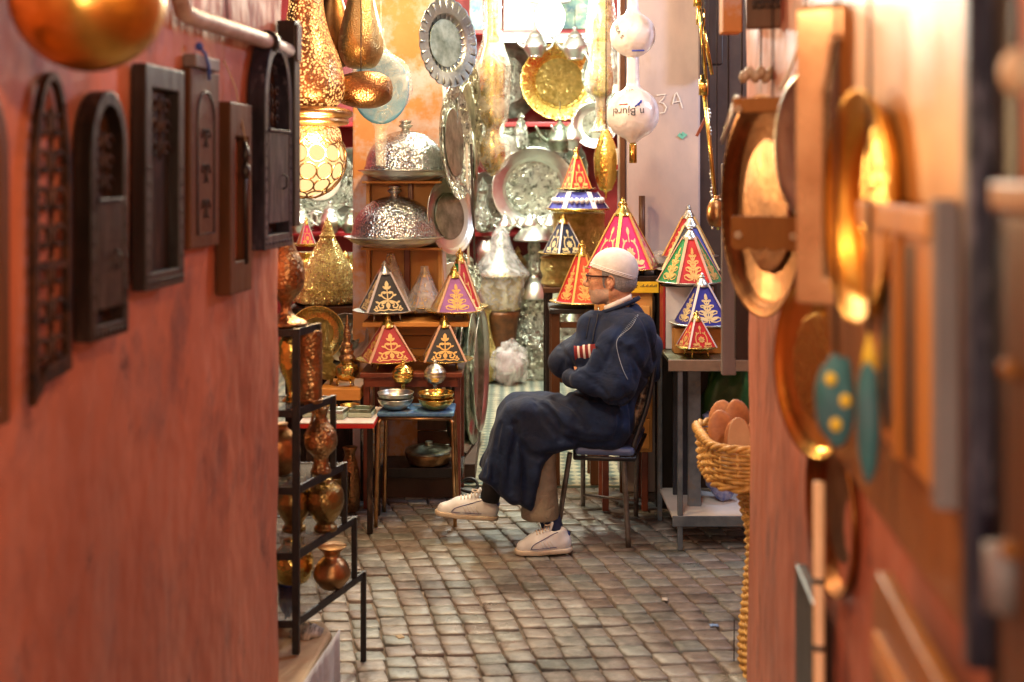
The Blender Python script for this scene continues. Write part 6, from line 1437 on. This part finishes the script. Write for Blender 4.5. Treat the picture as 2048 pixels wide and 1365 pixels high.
# ---- torso, arms with hands, legs (continuous, under the clothes)
sN, sF = M_(1272,668,4.84), M_(1196,668,5.17)
eN, wN = M_(1232,772,4.78), M_(1165,757,4.86)
eF, wF = M_(1128,724,5.02), M_(1180,712,4.93)
hipN, hipF = M_(1236,850,4.9), M_(1234,850,5.1)
kN, kF = M_(1072,852,4.93), M_(1032,832,5.04)
aN, aF = M_(1100,1052,4.87), M_(980,985,5.05)
g = Field((-.62,-.36,.0), (.22,.36,1.1), .0095)
nk = H(-.045,-.16,0)
g.u(g.cone(nk, M_(1240,700,5.0), .055,.095, (.85,1.2,1)),0); g.u(g.cone(M_(1240,700,5.0), M_(1222,830,5.0), .10,.10, (.85,1.15,1)),.04)
for a, b, c in ((sN,eN,wN),(sF,eF,wF)): g.u(g.cone(a,b,.05,.04),.03); g.u(g.cone(b,c,.04,.027),.015)
for h_, k_n, a_ in ((hipN-Vector((.06,0,0)),kN,aN),(hipF-Vector((.06,0,0)),kF,aF)): g.u(g.cone(h_,k_n,.075,.055),.03); g.u(g.cone(k_n,a_,.040,.032),.02)
for wv, dr in ((wN, Vector((-.008,.045,-.004))), (wF, Vector((.045,.01,-.02)))):
    pc = wv + dr*.9; g.u(g.cone(wv, pc, .026,.032,(1,.7,1)),.012); 
    side = dr.normalized().cross(Vector((0,1,0))).normalized()
    for i in range(4):
        b_ = pc + side*(-.027+.018*i); g.u(g.cone(b_, b_ + dr*(.75+.12*(1.5-abs(i-1.5))), .0095,.008),.004); g.u(g.cone(b_ + dr*(.8), b_+dr*1.15+Vector((0,.02,0)), .0085,.007),.003)
    g.u(g.cone(wv+dr*.4-side*.03, wv+dr*1.2-side*.05, .0105,.008),.006)
bo = g.mesh('inner', [m_skin], man); 
# join into the one body mesh
import bmesh
bm = bmesh.new(); bm.from_mesh(body.data)
v0 = len(bm.verts); bm.from_mesh(bo.data); bm.to_mesh(body.data); bm.free(); bpy.data.objects.remove(bo)
for p_ in body.data.polygons: p_.use_smooth = True
c0 = np.array(hc)
ca, sa = math.cos(yaw), math.sin(yaw)
def local(c):
    dx, dy, dz = c[:,0]-c0[0], c[:,1]-c0[1], c[:,2]-c0[2]
    lx = ca*dx + sa*dy; ly = -sa*dx + ca*dy
    return -lx, dz, -ly
def skinmap(c):
    u, v, w = local(c); m = np.zeros(len(c))
    lip = (u > .084) & (np.abs(w) < .021) & (v < -.053) & (v > -.078); m[lip] = 1
    st = (v < -.045) & (v > -.112) & (u > .0) & ~lip & (np.abs(w)+.0 > .0) & (v < -.045 - (u > .08)*0.0); st &= ~((u > .06) & (v > -.05)); m[st & ~lip] = 2
    return m
setmat(body, skinmap)
mb = MB()
for s in (-1,1): mb.blob(H(.0915,.0045,s*.0305), (.0042,.0065,.0042), 12, 8)
mb.build('eye', mat('dark_eye', (.02,.012,.01), rough=.15), man)
# hair
f = head_field(.004); f.u(f.ell(H(-.016,.028,0), (.100,.082,.094), rot),0); f.u(f.ell(H(-.03,-.02,0),(.082,.072,.06),rot),.02)
u = -(rot[0][0]*(f.x-hc.x)+rot[0][1]*(f.y-hc.y)); v = f.z-hc.z
f.inter(u - (.028 - .0*v)); f.inter(-(v + .058 + .0*u)); f.inter(-( -v*-1*0 + (-v)*0 + (.012 - (v + .0)) ) if False else f.d*0-1)
f.inter(((u+.0)*.0 + (u - .0)*1.0*(v < -.03) - .5*(v >= -.03) - .004*(v < -.03)).astype(np.float32) if False else f.d*0-1)
f.sub(f.ell(H(.0,-.04,.085),(.03,.03,.05),rot),.004); f.sub(f.ell(H(.0,-.04,-.085),(.03,.03,.05),rot),.004)
f.mesh('hair', m_hair, man)
# cap: dome cut by a tilted plane
f = head_field(.0035); cc = H(-.014,.036,0)
f.u(f.ell(cc, (.106,.087,.096), rot),0)
pn = H(.082,.050,0); pb = H(-.115,-.008,0); dv = Vector(pn)-Vector(pb); nrm = Vector((dv.z,0,-dv.x)); nrm = nrm if nrm.z > 0 else -nrm
f.inter(-f.plane(pn, nrm)); f.sub(f.ell(cc, (.101,.082,.091), rot),.001) if False else None
cap = f.mesh('cap', m_cap, man, smooth_it=2)
mb = MB()   # rolled knitted hem of the cap
ring = []
pv = Vector(cc); nn_ = nrm.normalized()
for i in range(72):
    a = 2*PI*i/72; lo, hi = 0, .2
    e1 = dv.normalized(); e2 = nn_.cross(e1)
    base = Vector(pn) - e1*0 ; ctr = (Vector(pn)+Vector(pb))/2; dd_ = e1*math.cos(a)+e2*math.sin(a)
    for _ in range(22):
        md = (lo+hi)/2; q = ctr+dd_*md-Vector(cc); lx = rot[0][0]*q.x+rot[0][1]*q.y; ly = rot[1][0]*q.x+rot[1][1]*q.y
        if (lx/.106)**2+(ly/.087)**2+(q.z/.096)**2 < 1: lo = md
        else: hi = md
    ring.append(ctr+dd_*(lo+.0005)+nn_*.006)
for j in range(3): mb.tube([p_+nn_*(.0055*j-.005) for p_ in ring], .0034, 6, closed=True)
mb.build('cap_hem', m_cap, cap)
# glasses
gl_ = thing('x','x','x') ; bpy.data.objects.remove(gl_)
m_spec = mat('dark_tortoise_frame', (.02,.01,.01), (.05,.02,.015), 60, .25); m_lens = film('spectacle_lens', (.9,.95,.95), .12, .03, 3)
mb = MB()
for s in (-1,1):
    rim_ = [H(.104-.010*abs(math.cos(a))*(1 if math.cos(a)*s > 0 else .2), .0+.0165*math.sin(a), s*(.031)+.022*math.cos(a)) for a in [2*PI*i/22 for i in range(22)]]
    mb.tube(rim_, .0017, 6, closed=True)
    mb.bar(H(.099,.014,s*.052), H(.104,.014,s*.012), .004,.005)
    mb.bar(H(.096,.012,s*.054), H(.07,.012,s*.074), .003,.007); mb.bar(H(.07,.012,s*.074), H(-.0,.012,s*.083), .003,.007); mb.tube([H(-.0,.012,s*.083), H(-.018,.006,s*.083), H(-.024,-.01,s*.081)], .0018, 6)
mb.tube([H(.107,.006,-.01), H(.11,.009,0), H(.107,.006,.01)], .0016, 6)
gls = mb.build('glasses', m_spec, man)
mb = MB()
for s in (-1,1):
    mb.add([H(.1035-.006*abs(math.cos(a)), .0+.015*math.sin(a), s*.031+.020*math.cos(a)) for a in [2*PI*i/22 for i in range(22)]], [tuple(range(22))])
mb.build('lens', m_lens, gls)

# ---- robe
f = Field((-.68,-.34,.16), (.28,.34,1.08), .0058)
f.u(f.cone(H(-.055,-.175,0), M_(1236,700,5.0), .075,.150,(.85,1.05,1)),0)
f.u(f.cone(M_(1238,690,5.0), M_(1214,835,5.0), .150,.128,(.8,1.2,1)),.05)
f.u(f.cone(sN+Vector((.0,.02,.0)), sF, .085,.08),.05)
f.u(f.cone(M_(1283,700,4.95), M_(1268,755,4.97), .078,.06,(1,1.4,1)),.05)        # full back
f.u(f.cone(M_(1258,628,5.0), M_(1296,690,5.0), .052,.05,(1,1.6,1)),.035); f.u(f.cone(M_(1296,690,5.0), M_(1306,750,5.0), .05,.03,(1,1.6,1)),.03)
f.u(f.cone(sN, eN, .080,.078),.035)                                     # near upper arm, wide sleeve
f.u(f.cone(eN, M_(1168,762,4.80), .074,.054,(1,1,1)),.03)
f.u(f.cone(M_(1175,760,4.80), M_(1140,757,4.90), .052,.040),.02)
f.u(f.cone(sF, eF, .075,.068),.03)
f.u(f.cone(eF, M_(1158,706,4.93), .066,.047),.02)
f.u(f.cone(M_(1228,690,4.82), M_(1200,738,4.80), .07,.06),.03)
f.u(f.cone(M_(1185,655,4.98), M_(1190,720,4.95), .07,.08),.04)
# waist bulge and lap
f.u(f.cone(M_(1215,820,5.0), M_(1170,808,5.0), .12,.085,(1,1.3,.8)),.04)
f.u(f.cone(hipN-Vector((.055,0,-.0)), kN+Vector((0,.0,.012)), .112,.082),.04); f.u(f.cone(hipF-Vector((.055,0,0)), kF+Vector((0,0,.004)), .11,.078),.05)
f.u(f.cone(M_(1100,832,4.99), M_(1045,830,4.99), .085,.075,(1,1.3,1)),.03)
# skirt falling from the knees: outline in the side plane, rounded sideways
def polysdf(px, pz, pts):
    d = np.full(px.shape, 9.0, np.float32); sgn = np.zeros(px.shape, bool); n = len(pts)
    for i in range(n):
        ax_, az_ = pts[i]; bx_, bz_ = pts[(i+1) % n]; ex, ez = bx_-ax_, bz_-az_
        t_ = np.clip(((px-ax_)*ex + (pz-az_)*ez)/(ex*ex+ez*ez), 0, 1)
        d = np.minimum(d, np.hypot(px-ax_-t_*ex, pz-az_-t_*ez))
        c_ = ((az_ > pz) != (bz_ > pz)); xi = ax_ + (pz-az_)*ex/(ez if abs(ez) > 1e-9 else 1e-9); sgn ^= c_ & (px < xi)
    return np.where(sgn, -d, d)
sk_ = [(v.x, v.z) for v in [M_(a_, b_, 4.93) for a_, b_ in smoothpts and [(1012,806),(996,832),(984,870),(972,910),(960,946),(985,968),(1015,990),(1040,1004),(1063,1012),(1074,975),(1086,935),(1104,900),(1150,890),(1150,815),(1100,797),(1050,793),(1026,797)]]]
x2, z2 = f.x[:,0,:], f.z[:,0,:]
p2 = polysdf(x2, z2, sk_)[:,None,:]; rr_ = .07
yy = np.abs(f.y - (4.97-5.0)) - (.155 + .03*np.clip((.62-f.z)/.4, 0, 1))
dd_ = np.hypot(np.maximum(p2+rr_*.6, 0)/.6*1.0*.6, np.maximum(yy+rr_, 0)) 
sk3 = np.maximum(np.maximum(p2, yy), np.hypot(np.maximum((p2+.045)/.045,0), np.maximum((yy+rr_)/rr_,0))*.045-.045).astype(np.float32)
# vertical pleats round the hem
ang_ = f.x*58 + f.y*30
sk3 = sk3 + (.007*np.sin(ang_)*np.clip((M_(0,880,4.93).z - f.z)/.12, 0, 1)).astype(np.float32)*(np.abs(f.y) > .05)
hemz = None
f.u(sk3, .03)
# underside of the thighs flat on the seat
f.inter(-(f.z - M_(1200,902,4.9).z) - 10*np.maximum(0, -(f.x - M_(1110,0,4.9).x)))
# folds
rr0 = np.random.RandomState(4)
tmp = f.mesh('tmp', [m_robe], None); tb = BVHTree.FromPolygons([v.co[:] for v in tmp.data.vertices], [tuple(p_.vertices) for p_ in tmp.data.polygons])
bpy.data.objects.remove(tmp)
cam_l = Vector((0,0,EYE)) - mc
def hit(px, py):
    tg = M_(px, py, 4.9); dr = (tg-cam_l).normalized(); q = tb.ray_cast(cam_l, dr)
    return q[0] if q[0] is not None else M_(px, py, 4.85)
def fold(pts, a, w, d=4.9):
    q = smoothpts([(x,y,0) for x,y,_ in pts], 3); f.groove([hit(v.x, v.y) for v in q], a*(1.9 if a > 0 else 1.5), w*.72)
for a, w, pts in [
 (.016,.016,[(1030,850,4.86),(1042,890,4.84),(1062,912,4.84),(1100,912,4.82)]),
 (.012,.014,[(1075,812,4.86),(1092,845,4.80),(1125,875,4.79),(1180,888,4.79),(1230,884,4.79)]),
 (.010,.013,[(1110,800,4.88),(1140,812,4.84),(1165,835,4.80),(1178,862,4.79)]),
 (.010,.014,[(1000,850,4.9),(990,900,4.86),(985,960,4.84)]),
 (.010,.013,[(1030,880,4.86),(1022,930,4.82),(1020,985,4.8)]),
 (.009,.012,[(1052,900,4.84),(1050,950,4.8),(1052,1000,4.8)]),
 (.012,.014,[(1225,800,4.78),(1240,840,4.79),(1232,875,4.8)]),
 (.009,.012,[(1250,780,4.77),(1262,820,4.8),(1262,862,4.82)]),
 (.014,.014,[(1145,778,4.85),(1185,796,4.76),(1230,806,4.74),(1262,792,4.76)]),
 (.010,.014,[(1262,700,4.76),(1284,740,4.8),(1308,765,4.85)]),
 (.008,.012,[(1250,650,4.8),(1225,690,4.78),(1215,722,4.78)]),
 (.008,.012,[(1190,690,4.86),(1205,730,4.80),(1200,745,4.76)]),
 (.008,.010,[(1178,640,4.9),(1172,680,4.86)]),(.007,.010,[(1205,632,4.88),(1192,660,4.86),(1190,690,4.85)]),
 (.009,.012,[(1118,700,4.95),(1140,720,4.90),(1150,742,4.88)]),(.008,.012,[(1160,745,4.8),(1195,770,4.74),(1215,790,4.74)]),
 (.016,.012,[(1256,622,4.85),(1276,628,4.85),(1292,652,4.88),(1304,690,4.9),(1310,725,4.9)]),(.010,.010,[(1240,610,4.85),(1262,612,4.85),(1285,630,4.88)]),(.010,.014,[(1070,800,4.8),(1100,822,4.8),(1118,850,4.8),(1120,880,4.8)]),(.008,.012,[(1240,690,4.8),(1262,720,4.8),(1270,760,4.8)]),(.009,.011,[(975,905,4.8),(972,930,4.8),(970,948,4.8)]),(.008,.012,[(1120,690,4.9),(1128,715,4.9),(1122,745,4.9)])]: fold(pts, a, w)
for a, w, pts in [(-.010,.018,[(1020,860,4.88),(1010,920,4.85),(1005,985,4.82)]),(-.009,.018,[(1090,802,4.88),(1112,828,4.82),(1150,858,4.80),(1215,868,4.79)]),(-.008,.016,[(1038,880,4.84),(1036,950,4.8),(1038,1000,4.8)]),(-.012,.018,[(1140,790,4.86),(1180,808,4.80),(1235,820,4.79)]),(-.008,.02,[(1118,790,4.9),(1100,795,4.92)])]: fold(pts, a, w)
f.d = (f.d + .0042*np.sin(f.x*34+f.z*21+2*np.sin(f.y*15)) * np.sin(f.z*27-f.x*12+1.5*np.sin(f.x*19)) ).astype(np.float32)
# neck opening
f.sub(f.cone(H(-.03,-.08,0), H(-.045,-.175,.0), .068,.06),.008)
robe = f.mesh('robe', m_robe, man, smooth_it=2)
bvh_d = bpy.context.evaluated_depsgraph_get(); bvh_d.update()
bvh = BVHTree.FromPolygons([v.co[:] for v in robe.data.vertices], [tuple(p_.vertices) for p_ in robe.data.polygons])
cam_l = Vector((0,0,EYE)) - mc
def onrobe(px, py, lift=.002, tree=None):
    tgt = M_(px, py, 4.9); dr = (tgt-cam_l).normalized(); h_ = (tree or bvh).ray_cast(cam_l, dr)
    return (h_[0] - dr*lift + h_[1]*0) if h_[0] is not None else tgt
def piping(name, pts, r, m, par, lift=.002, n=6):
    pp = [(p_.x, p_.y) for p_ in smoothpts([(a,b,0) for a,b in pts], n)]; q = [onrobe(a, b, lift) for a, b in pp]
    q = [q[0]] + [(q[i-1]+q[i]*2+q[i+1])/4 for i in range(1,len(q)-1)] + [q[-1]]
    mb = MB(); mb.tube(q, r, 6); return mb.build(name, m, par)
piping('shoulder_braid', [(1276,630),(1262,655),(1240,672),(1233,688),(1238,715),(1247,742),(1256,760)], .0014, m_pip, robe)
mb = MB()
for i in range(16):
    q = i/15; a = (1276+(1240-1276)*q, 630+(673-630)*q); p0 = onrobe(a[0]-2,a[1]-1,.002); p1 = onrobe(a[0]+2,a[1]+2,.002); mb.tube([p0,p1], .0008, 5)
mb.build('stitching', m_pip, robe)
piping('placket', [(1196,628),(1193,645),(1188,665),(1185,685)], .0024, mat('dark_braid', (.015,.018,.03)), robe)
piping('placket', [(1180,635),(1176,655),(1172,676)], .0018, mat('dark_braid', (.015,.018,.03)), robe)
# collar: standing band, zip of the jacket and white shirt collar
mb = MB(); ccn = [H(u_, v_, w_) for u_, v_, w_ in [(.04,-.135,.02),(.03,-.13,.045),(0,-.118,.064),(-.05,-.098,.07),(-.10,-.078,.05),(-.115,-.07,0),(-.10,-.078,-.05),(-.05,-.098,-.07),(0,-.118,-.064),(.03,-.13,-.045),(.04,-.135,-.02)]]
mb.tube([Vector(q)-Vector((-.004,0,.016)) for q in smoothpts(ccn,5)], .0095, 8); mb.build('collar', m_robe, robe)
mb = MB(); cw = [Vector(H(u_, v_, w_)) for u_, v_, w_ in [(.022,-.118,.045),(-.012,-.102,.062),(-.055,-.082,.066),(-.095,-.064,.045)]]
cw = smoothpts(cw,5); n = len(cw); mb.add([p_ for p_ in cw]+[p_+Vector((.0,-.004,-.022)) for p_ in cw], [(i,i+1,n+i+1,n+i) for i in range(n-1)], 0, True); mb.build('shirt_collar', m_cloth_white, man, solid=.003)
mb = MB(); mb.tube(smoothpts([H(.05,-.125,.03),H(.045,-.145,.04),H(.03,-.16,.055)],4), .004, 6); mb.build('zip', mat('zip_metal', (.4,.38,.35), rough=.3, metal=.8), man)
# hood lying on the back
# striped knitted cuff of the far sleeve
cA, cB = M_(1152,705,4.80), M_(1188,700,4.80); ax = (cB-cA)
cuff_o = onrobe(1160,706,.0)
mb = MB(); ca_ = onrobe(1158,707,-.02); dirc = Vector((.070,-.012,.008)); 
def cuffring(t0, t1, rr, m, nm, par):
    mb = MB(); qs = [t0, (t0+t1)/2, t1]; zq = dirc.normalized().to_track_quat('Z','Y').to_matrix(); vs = []
    for q in qs:
        for k in range(28): a = 2*PI*k/28; vs.append(ca_ + dirc*q + zq @ Vector((rr*math.cos(a)*.62, rr*math.sin(a)*.95, 0)))
    mb.add(vs, [(i*28+k,i*28+(k+1)%28,(i+1)*28+(k+1)%28,(i+1)*28+k) for i in range(2) for k in range(28)], 0, True); return mb.build(nm, m, par)
m_mar = mat('maroon_knit', (.22,.015,.02), (.16,.01,.015), 60, .85, 0, .5, 200); m_whk = mat('white_knit_band', (.75,.66,.62), rough=.85)
cf = cuffring(-.25,1.05,.036,m_mar,'cuff',man)
for a_ in (-.05,.28,.6): cuffring(a_,a_+.13,.0372,m_whk,'cuff_stripe',cf)
# ---- trousers
f = Field((-.52,-.30,.0), (-.1,.20,.62), .006)
f.u(f.cone(M_(1082,900,4.9), M_(1080,1026,4.88), .062,.088,(.92,.9,1)),0); f.inter(-(f.z - M_(1080,1036,4.88).z) )
f.sub(np.maximum(f.cone(M_(1082,900,4.9), M_(1080,1040,4.88), .040,.074,(.92,.9,1)), f.z - M_(1080,1000,4.88).z).astype(np.float32),.003)
for x_ in (1058,1074,1092,1106): f.groove([M_(1086,930,4.84), M_((x_+1086)/2,985,4.81), M_(x_,1035,4.79)], .0055, .010)
f.u(f.cone(M_(1085,880,4.9),M_(1082,910,4.9),.06,.06),.02)
f.mesh('trousers', m_trou, man, smooth_it=2)
# ---- socks and shoes
mb = MB(); mb.tube([M_(1090,1010,4.9), M_(1102,1045,4.88), M_(1112,1075,4.87)], [.046,.045,.042], 20); mb.build('sock', m_sock2, man)
mb = MB(); mb.tube([M_(996,935,5.05), M_(984,975,5.05), M_(979,1002,5.05)], [.046,.044,.042], 20); mb.build('sock', m_sock1, man)
def shoe(label, heel, toe, roll=0):
    """heel and toe: points at the bottom of the sole"""
    a = Vector(heel); b = Vector(toe); ln = (b-a).length; fx = (b-a).normalized(); up = Vector((0,0,1)); sd = fx.cross(up).normalized(); up = sd.cross(fx)
    def Q(u_, v_, w_): return a + fx*u_*ln + up*v_ + sd*w_
    lo = np.minimum(np.array(a), np.array(b)) - .07; hi = np.maximum(np.array(a), np.array(b)) + .07; hi[2] += .09
    f = Field(lo, hi, .0038); c = lambda p0, p1, r0, r1, sq=(1,1,1): f.cone(Q(*p0), Q(*p1), r0, r1, sq)
    f.u(c((.17,.034,0),(.62,.034,0),.038,.046),0); f.u(c((.62,.032,0),(.84,.024,0),.045,.032),.02)
    f.u(c((.17,.05,0),(.22,.078,0),.036,.033),.015); f.u(c((.3,.068,0),(.62,.05,0),.030,.028),.02); f.u(c((.42,.088,0),(.60,.062,0),.018,.018),.012)
    f.sub(c((.16,.12,0),(.28,.105,0),.027,.027),.006)
    f.groove([Q(.66,.055,.04),Q(.62,.07,0),Q(.66,.055,-.04)], .0022,.004)
    upd = f.d*1
    bot = f.plane(Q(0,.014,0), up); f.inter(-bot); s_ = f.mesh('shoe', m_shoe, man)
    f.d = np.minimum(c((.165,.012,0),(.6,.012,0),.042,.050), c((.6,.012,0),(.84,.012,0),.050,.041)); f.inter(-f.plane(Q(0,.0,0), up)); f.inter(f.plane(Q(0,.020,0), up)); f.mesh('sole', m_sole, s_)
    tree = BVHTree.FromPolygons([v.co[:] for v in s_.data.vertices], [tuple(p_.vertices) for p_ in s_.data.polygons])
    def on(u_, v_, sgn=1):
        st_ = Q(u_, v_, .2*sgn); h1 = tree.ray_cast(st_, -sd*sgn); return h1[0] + sd*sgn*.0012 if h1[0] is not None else None
    sg = 1 if sd.y < 0 else -1
    for nm, pts, r_, m_ in [('navy_stripe', [(.74,.03),(.70,.045),(.62,.056),(.5,.066),(.36,.08),(.26,.09)], .0017, m_navy),('navy_stripe', [(.75,.027),(.66,.029),(.5,.029),(.3,.03)], .0013, m_navy)]:
        for sg_ in (1,-1):
            q = [on(a_, b_, sg_) for a_, b_ in pts]; q = [x_ for x_ in q if x_ is not None]
            if len(q) > 1: mb = MB(); mb.tube(smoothpts(q,4), r_, 5); mb.build(nm, m_, s_)
    mb = MB()
    for u_ in (.34,.40,.46,.52): 
        q = [on(u_, .03, sg), on(u_+.04, .045, sg), on(u_+.07,.058,sg)]
        q = [x_ for x_ in q if x_ is not None]
        if len(q) > 1: mb.tube(q, .0012, 5)
    mb.build('side_seam', m_cloth_white, s_)
    mb = MB(); mb.blob(Q(.07,.07,0), (.012,.018,.014), 12, 8); mb.build('heel_tab', m_navy, s_)
    mb = MB()
    for i, u_ in enumerate((.42,.47,.52,.57,.62)):
        top = tree.ray_cast(Q(u_,.2,0), -up)
        if top[0] is None: continue
        t0 = top[0]; mb.tube(smoothpts([t0+sd*.024-up*.006, t0+up*.004, t0-sd*.024-up*.006],4), .0026, 6)
    top = tree.ray_cast(Q(.42,.25,0), -up)
    if top[0] is not None:
        t0 = top[0]+up*.004
        for s in (-1,1): mb.tube([t0+sd*s*.02*math.sin(x_)+fx*.014*math.sin(2*x_)+up*.008*math.sin(x_) for x_ in [i*.4 for i in range(9)]], .0022, 6)
    mb.build('lace', mat('orange_lit_lace', (.72,.6,.5), rough=.8), s_)
    t_ = MB(); t_.add([Q(.40,.085,.02),Q(.40,.085,-.02),Q(.34,.128,-.022),Q(.34,.128,.022)], [(0,1,2,3)]); t_.build('tongue', m_shoe, s_, solid=.008)
    return s_
shoe('near', M_(1144,1101,4.84), M_(1030,1108,4.81)*1.0)
tt = P(866,1028,5.03)-mc; shoe('far', P(1000,1040,5.06)-mc, tt)

# ---- chair
ch = thing('metal_chair', 'old tube chair with blue seat and torn black backrest under the man in the robe', 'chair', (.4,5.1,0))
cl = Vector((.4,5.1,0))
def C_(px, py, d): return P(px,py,d)-cl
m_tube = mat('worn_chrome_tube', (.30,.26,.24), (.16,.12,.1), 14, .35, .8, .3, 50)
m_seatb = mat('blue_vinyl', (.08,.12,.28), (.12,.17,.34), 9, .35)
seat = [C_(1150,893,4.86)*1, C_(1268,893,4.83), C_(1290,880,5.28), C_(1150,880,5.32)]
sz_ = (EYE - (893-350)/F*4.84)
seat = [Vector((a.x, a.y, sz_-.008)) for a in seat]
mb = MB(); mb.add([v-Vector((0,0,.035)) for v in seat]+[v for v in seat], [(3,2,1,0),(4,5,6,7)]+[(i,(i+1)%4,(i+1)%4+4,i+4) for i in range(4)]); mb.build('seat', m_seatb, ch, .014)
mb = MB(); mb.tube([v-Vector((0,0,.045)) for v in seat], .010, 8, closed=True); mb.build('seat_frame', m_black, ch)
for a, b in (((1247,893,4.87),(1257,1097,4.91)),((1140,893,4.93),(1112,1078,4.99)),((1166,893,5.35),(1166,1012,5.52)),((1274,890,5.3),(1272,1030,5.36))):
    pa = C_(*a); pa.z = sz_-.05; pb = C_(*b); pb.z = 0
    mb = MB(); mb.tube(smoothpts([pa+(pb-pa)*0, pa+(pb-pa)*.06, pa+(pb-pa)*.5, pb],4), .0115, 12); mb.build('leg', m_tube, ch)
mb = MB(); mb.tube([C_(1168,990,5.46),C_(1271,1002,5.33)], .006, 8); mb.build('stretcher', m_tube, ch)
p0, p1 = C_(1268,888,4.87), C_(1308,738,4.93); q0, q1 = p0+Vector((.04,.40,0)), p1+Vector((.04,.40,0))
mb = MB(); mb.tube(smoothpts([p0-Vector((0,0,.04)),p0,p0+(p1-p0)*.5+Vector((.012,0,0)),p1,p1+Vector((0,.06,.02)),q1+Vector((0,-.06,.02)),q1,q0+(q1-q0)*.5,q0-Vector((0,0,.04))],5), .0115, 10); mb.build('back_frame', m_black, ch)
bp_ = MB(); nA, nB = 12, 10; vs = []
for i in range(nA+1):
    for j in range(nB+1):
        u_, v_ = i/nA, j/nB; p_ = (p0+(p1-p0)*(.12+.86*u_)).lerp(q0+(q1-q0)*(.12+.86*u_), .03+.94*v_) + Vector((-.016-.018*math.sin(PI*v_)+.004*noise.noise(Vector((u_*6,v_*6,1))), 0, 0)); vs.append(p_)
bp_.add(vs, [(i*(nB+1)+j,(i+1)*(nB+1)+j,(i+1)*(nB+1)+j+1,i*(nB+1)+j+1) for i in range(nA) for j in range(nB)], 0, True)
bp_.build('backrest', mat('torn_vinyl', (.015,.015,.018), (.05,.04,.04), 9, .4, 0, .6, 30, c3=(.5,.4,.28), c3scale=11, c3amt=.47), ch, solid=.035)
# ------------------------------------------------------------------ daylight left over in the covered lane + the lamps of the place + added unseen fill lights
w = bpy.data.worlds.new('World'); SC.world = w; w.use_nodes = True; nt = w.node_tree; bgn = nt.nodes['Background']
sk = nt.nodes.new('ShaderNodeTexSky'); sk.sky_type = 'NISHITA'; sk.sun_disc = False; sk.sun_elevation = R(14); sk.sun_rotation = R(200)
nt.links.new(sk.outputs[0], bgn.inputs[0]); bgn.inputs[1].default_value = .022
sl = bpy.data.lights.new('sun', 'SUN'); sl.energy = .8; sl.angle = R(14); sl.color = (1,.9,.8); so = bpy.data.objects.new('sun', sl); COL.objects.link(so)
so.rotation_euler = (R(76-30), 0, R(-20))
def bulb(name, loc, col, power, r=.05, glass=True):
    l = bpy.data.lights.new(name, 'POINT'); l.energy = power; l.color = col; l.shadow_soft_size = r
    o = bpy.data.objects.new(name, l); COL.objects.link(o); o.location = loc
WARM = (1,.55,.25); TUNG = (1,.68,.4); COOL = (.9,1,.92); NEU = (1,.88,.72)
for nm, loc, c, p_, r_ in [
  ('shop_cold_lamp', (X(1100,8.4),8.4,2.75), COOL, 115, .1),
  ('shop_front_fill', (.1,6.6,2.9), (1,.94,.72), 190, .07),  # unseen fill added to light the goods near the shop front
  ('shop_left_fill', (-1.3,7.6,2.7), (.97,1,.88), 120, .08),  # unseen fill added on the left inside the shop
  ('pier_lamp', (X(860,5.0),4.9,2.75), (1,.66,.34), 90, .06),
  ('lantern_lamp', (X(640,4.2),4.3,1.7), (1,.64,.3), 44, .08),
  ('street_fill', (-.15,4.3,2.95), TUNG, 40, .06),  # unseen warm fill added over the street
  ('street_fill', (1.9,4.9,2.7), (.68,.78,1), 75, .1),  # unseen bluish fill added from the right of the street
  ('street_fill', (.45,3.75,3.1), (1,.86,.7), 22, .07),  # unseen fill added above the street in front of the man
  ('alley_light', (-.1,1.3,2.0), (1,.55,.26), 18, .05),
  ('alley_light', (-.1,-.3,1.45), (1,.72,.48), 42, .06),  # unseen fill added behind the camera to brighten the left wall
  ('alley_light', (.1,1.7,2.9), (.9,.95,1), 4, .08)]:  # faint cool overhead fill
    bulb(nm, loc, c, p_, r_)
vs_ = SC.view_settings; vs_.view_transform = 'Standard'; vs_.look = 'None'; vs_.exposure = .1; vs_.gamma = 1; vs_.use_curve_mapping = False
cy = SC.cycles; cy.use_denoising = True; cy.max_bounces = 7; cy.diffuse_bounces = 3; cy.glossy_bounces = 4; cy.transparent_max_bounces = 12; cy.transmission_bounces = 3
cy.sample_clamp_indirect = 6; cy.sample_clamp_direct = 0; cy.caustics_reflective = False; cy.caustics_refractive = False; cy.use_adaptive_sampling = True; cy.adaptive_threshold = .02
try: cy.denoiser = 'OPENIMAGEDENOISE'
except Exception: pass
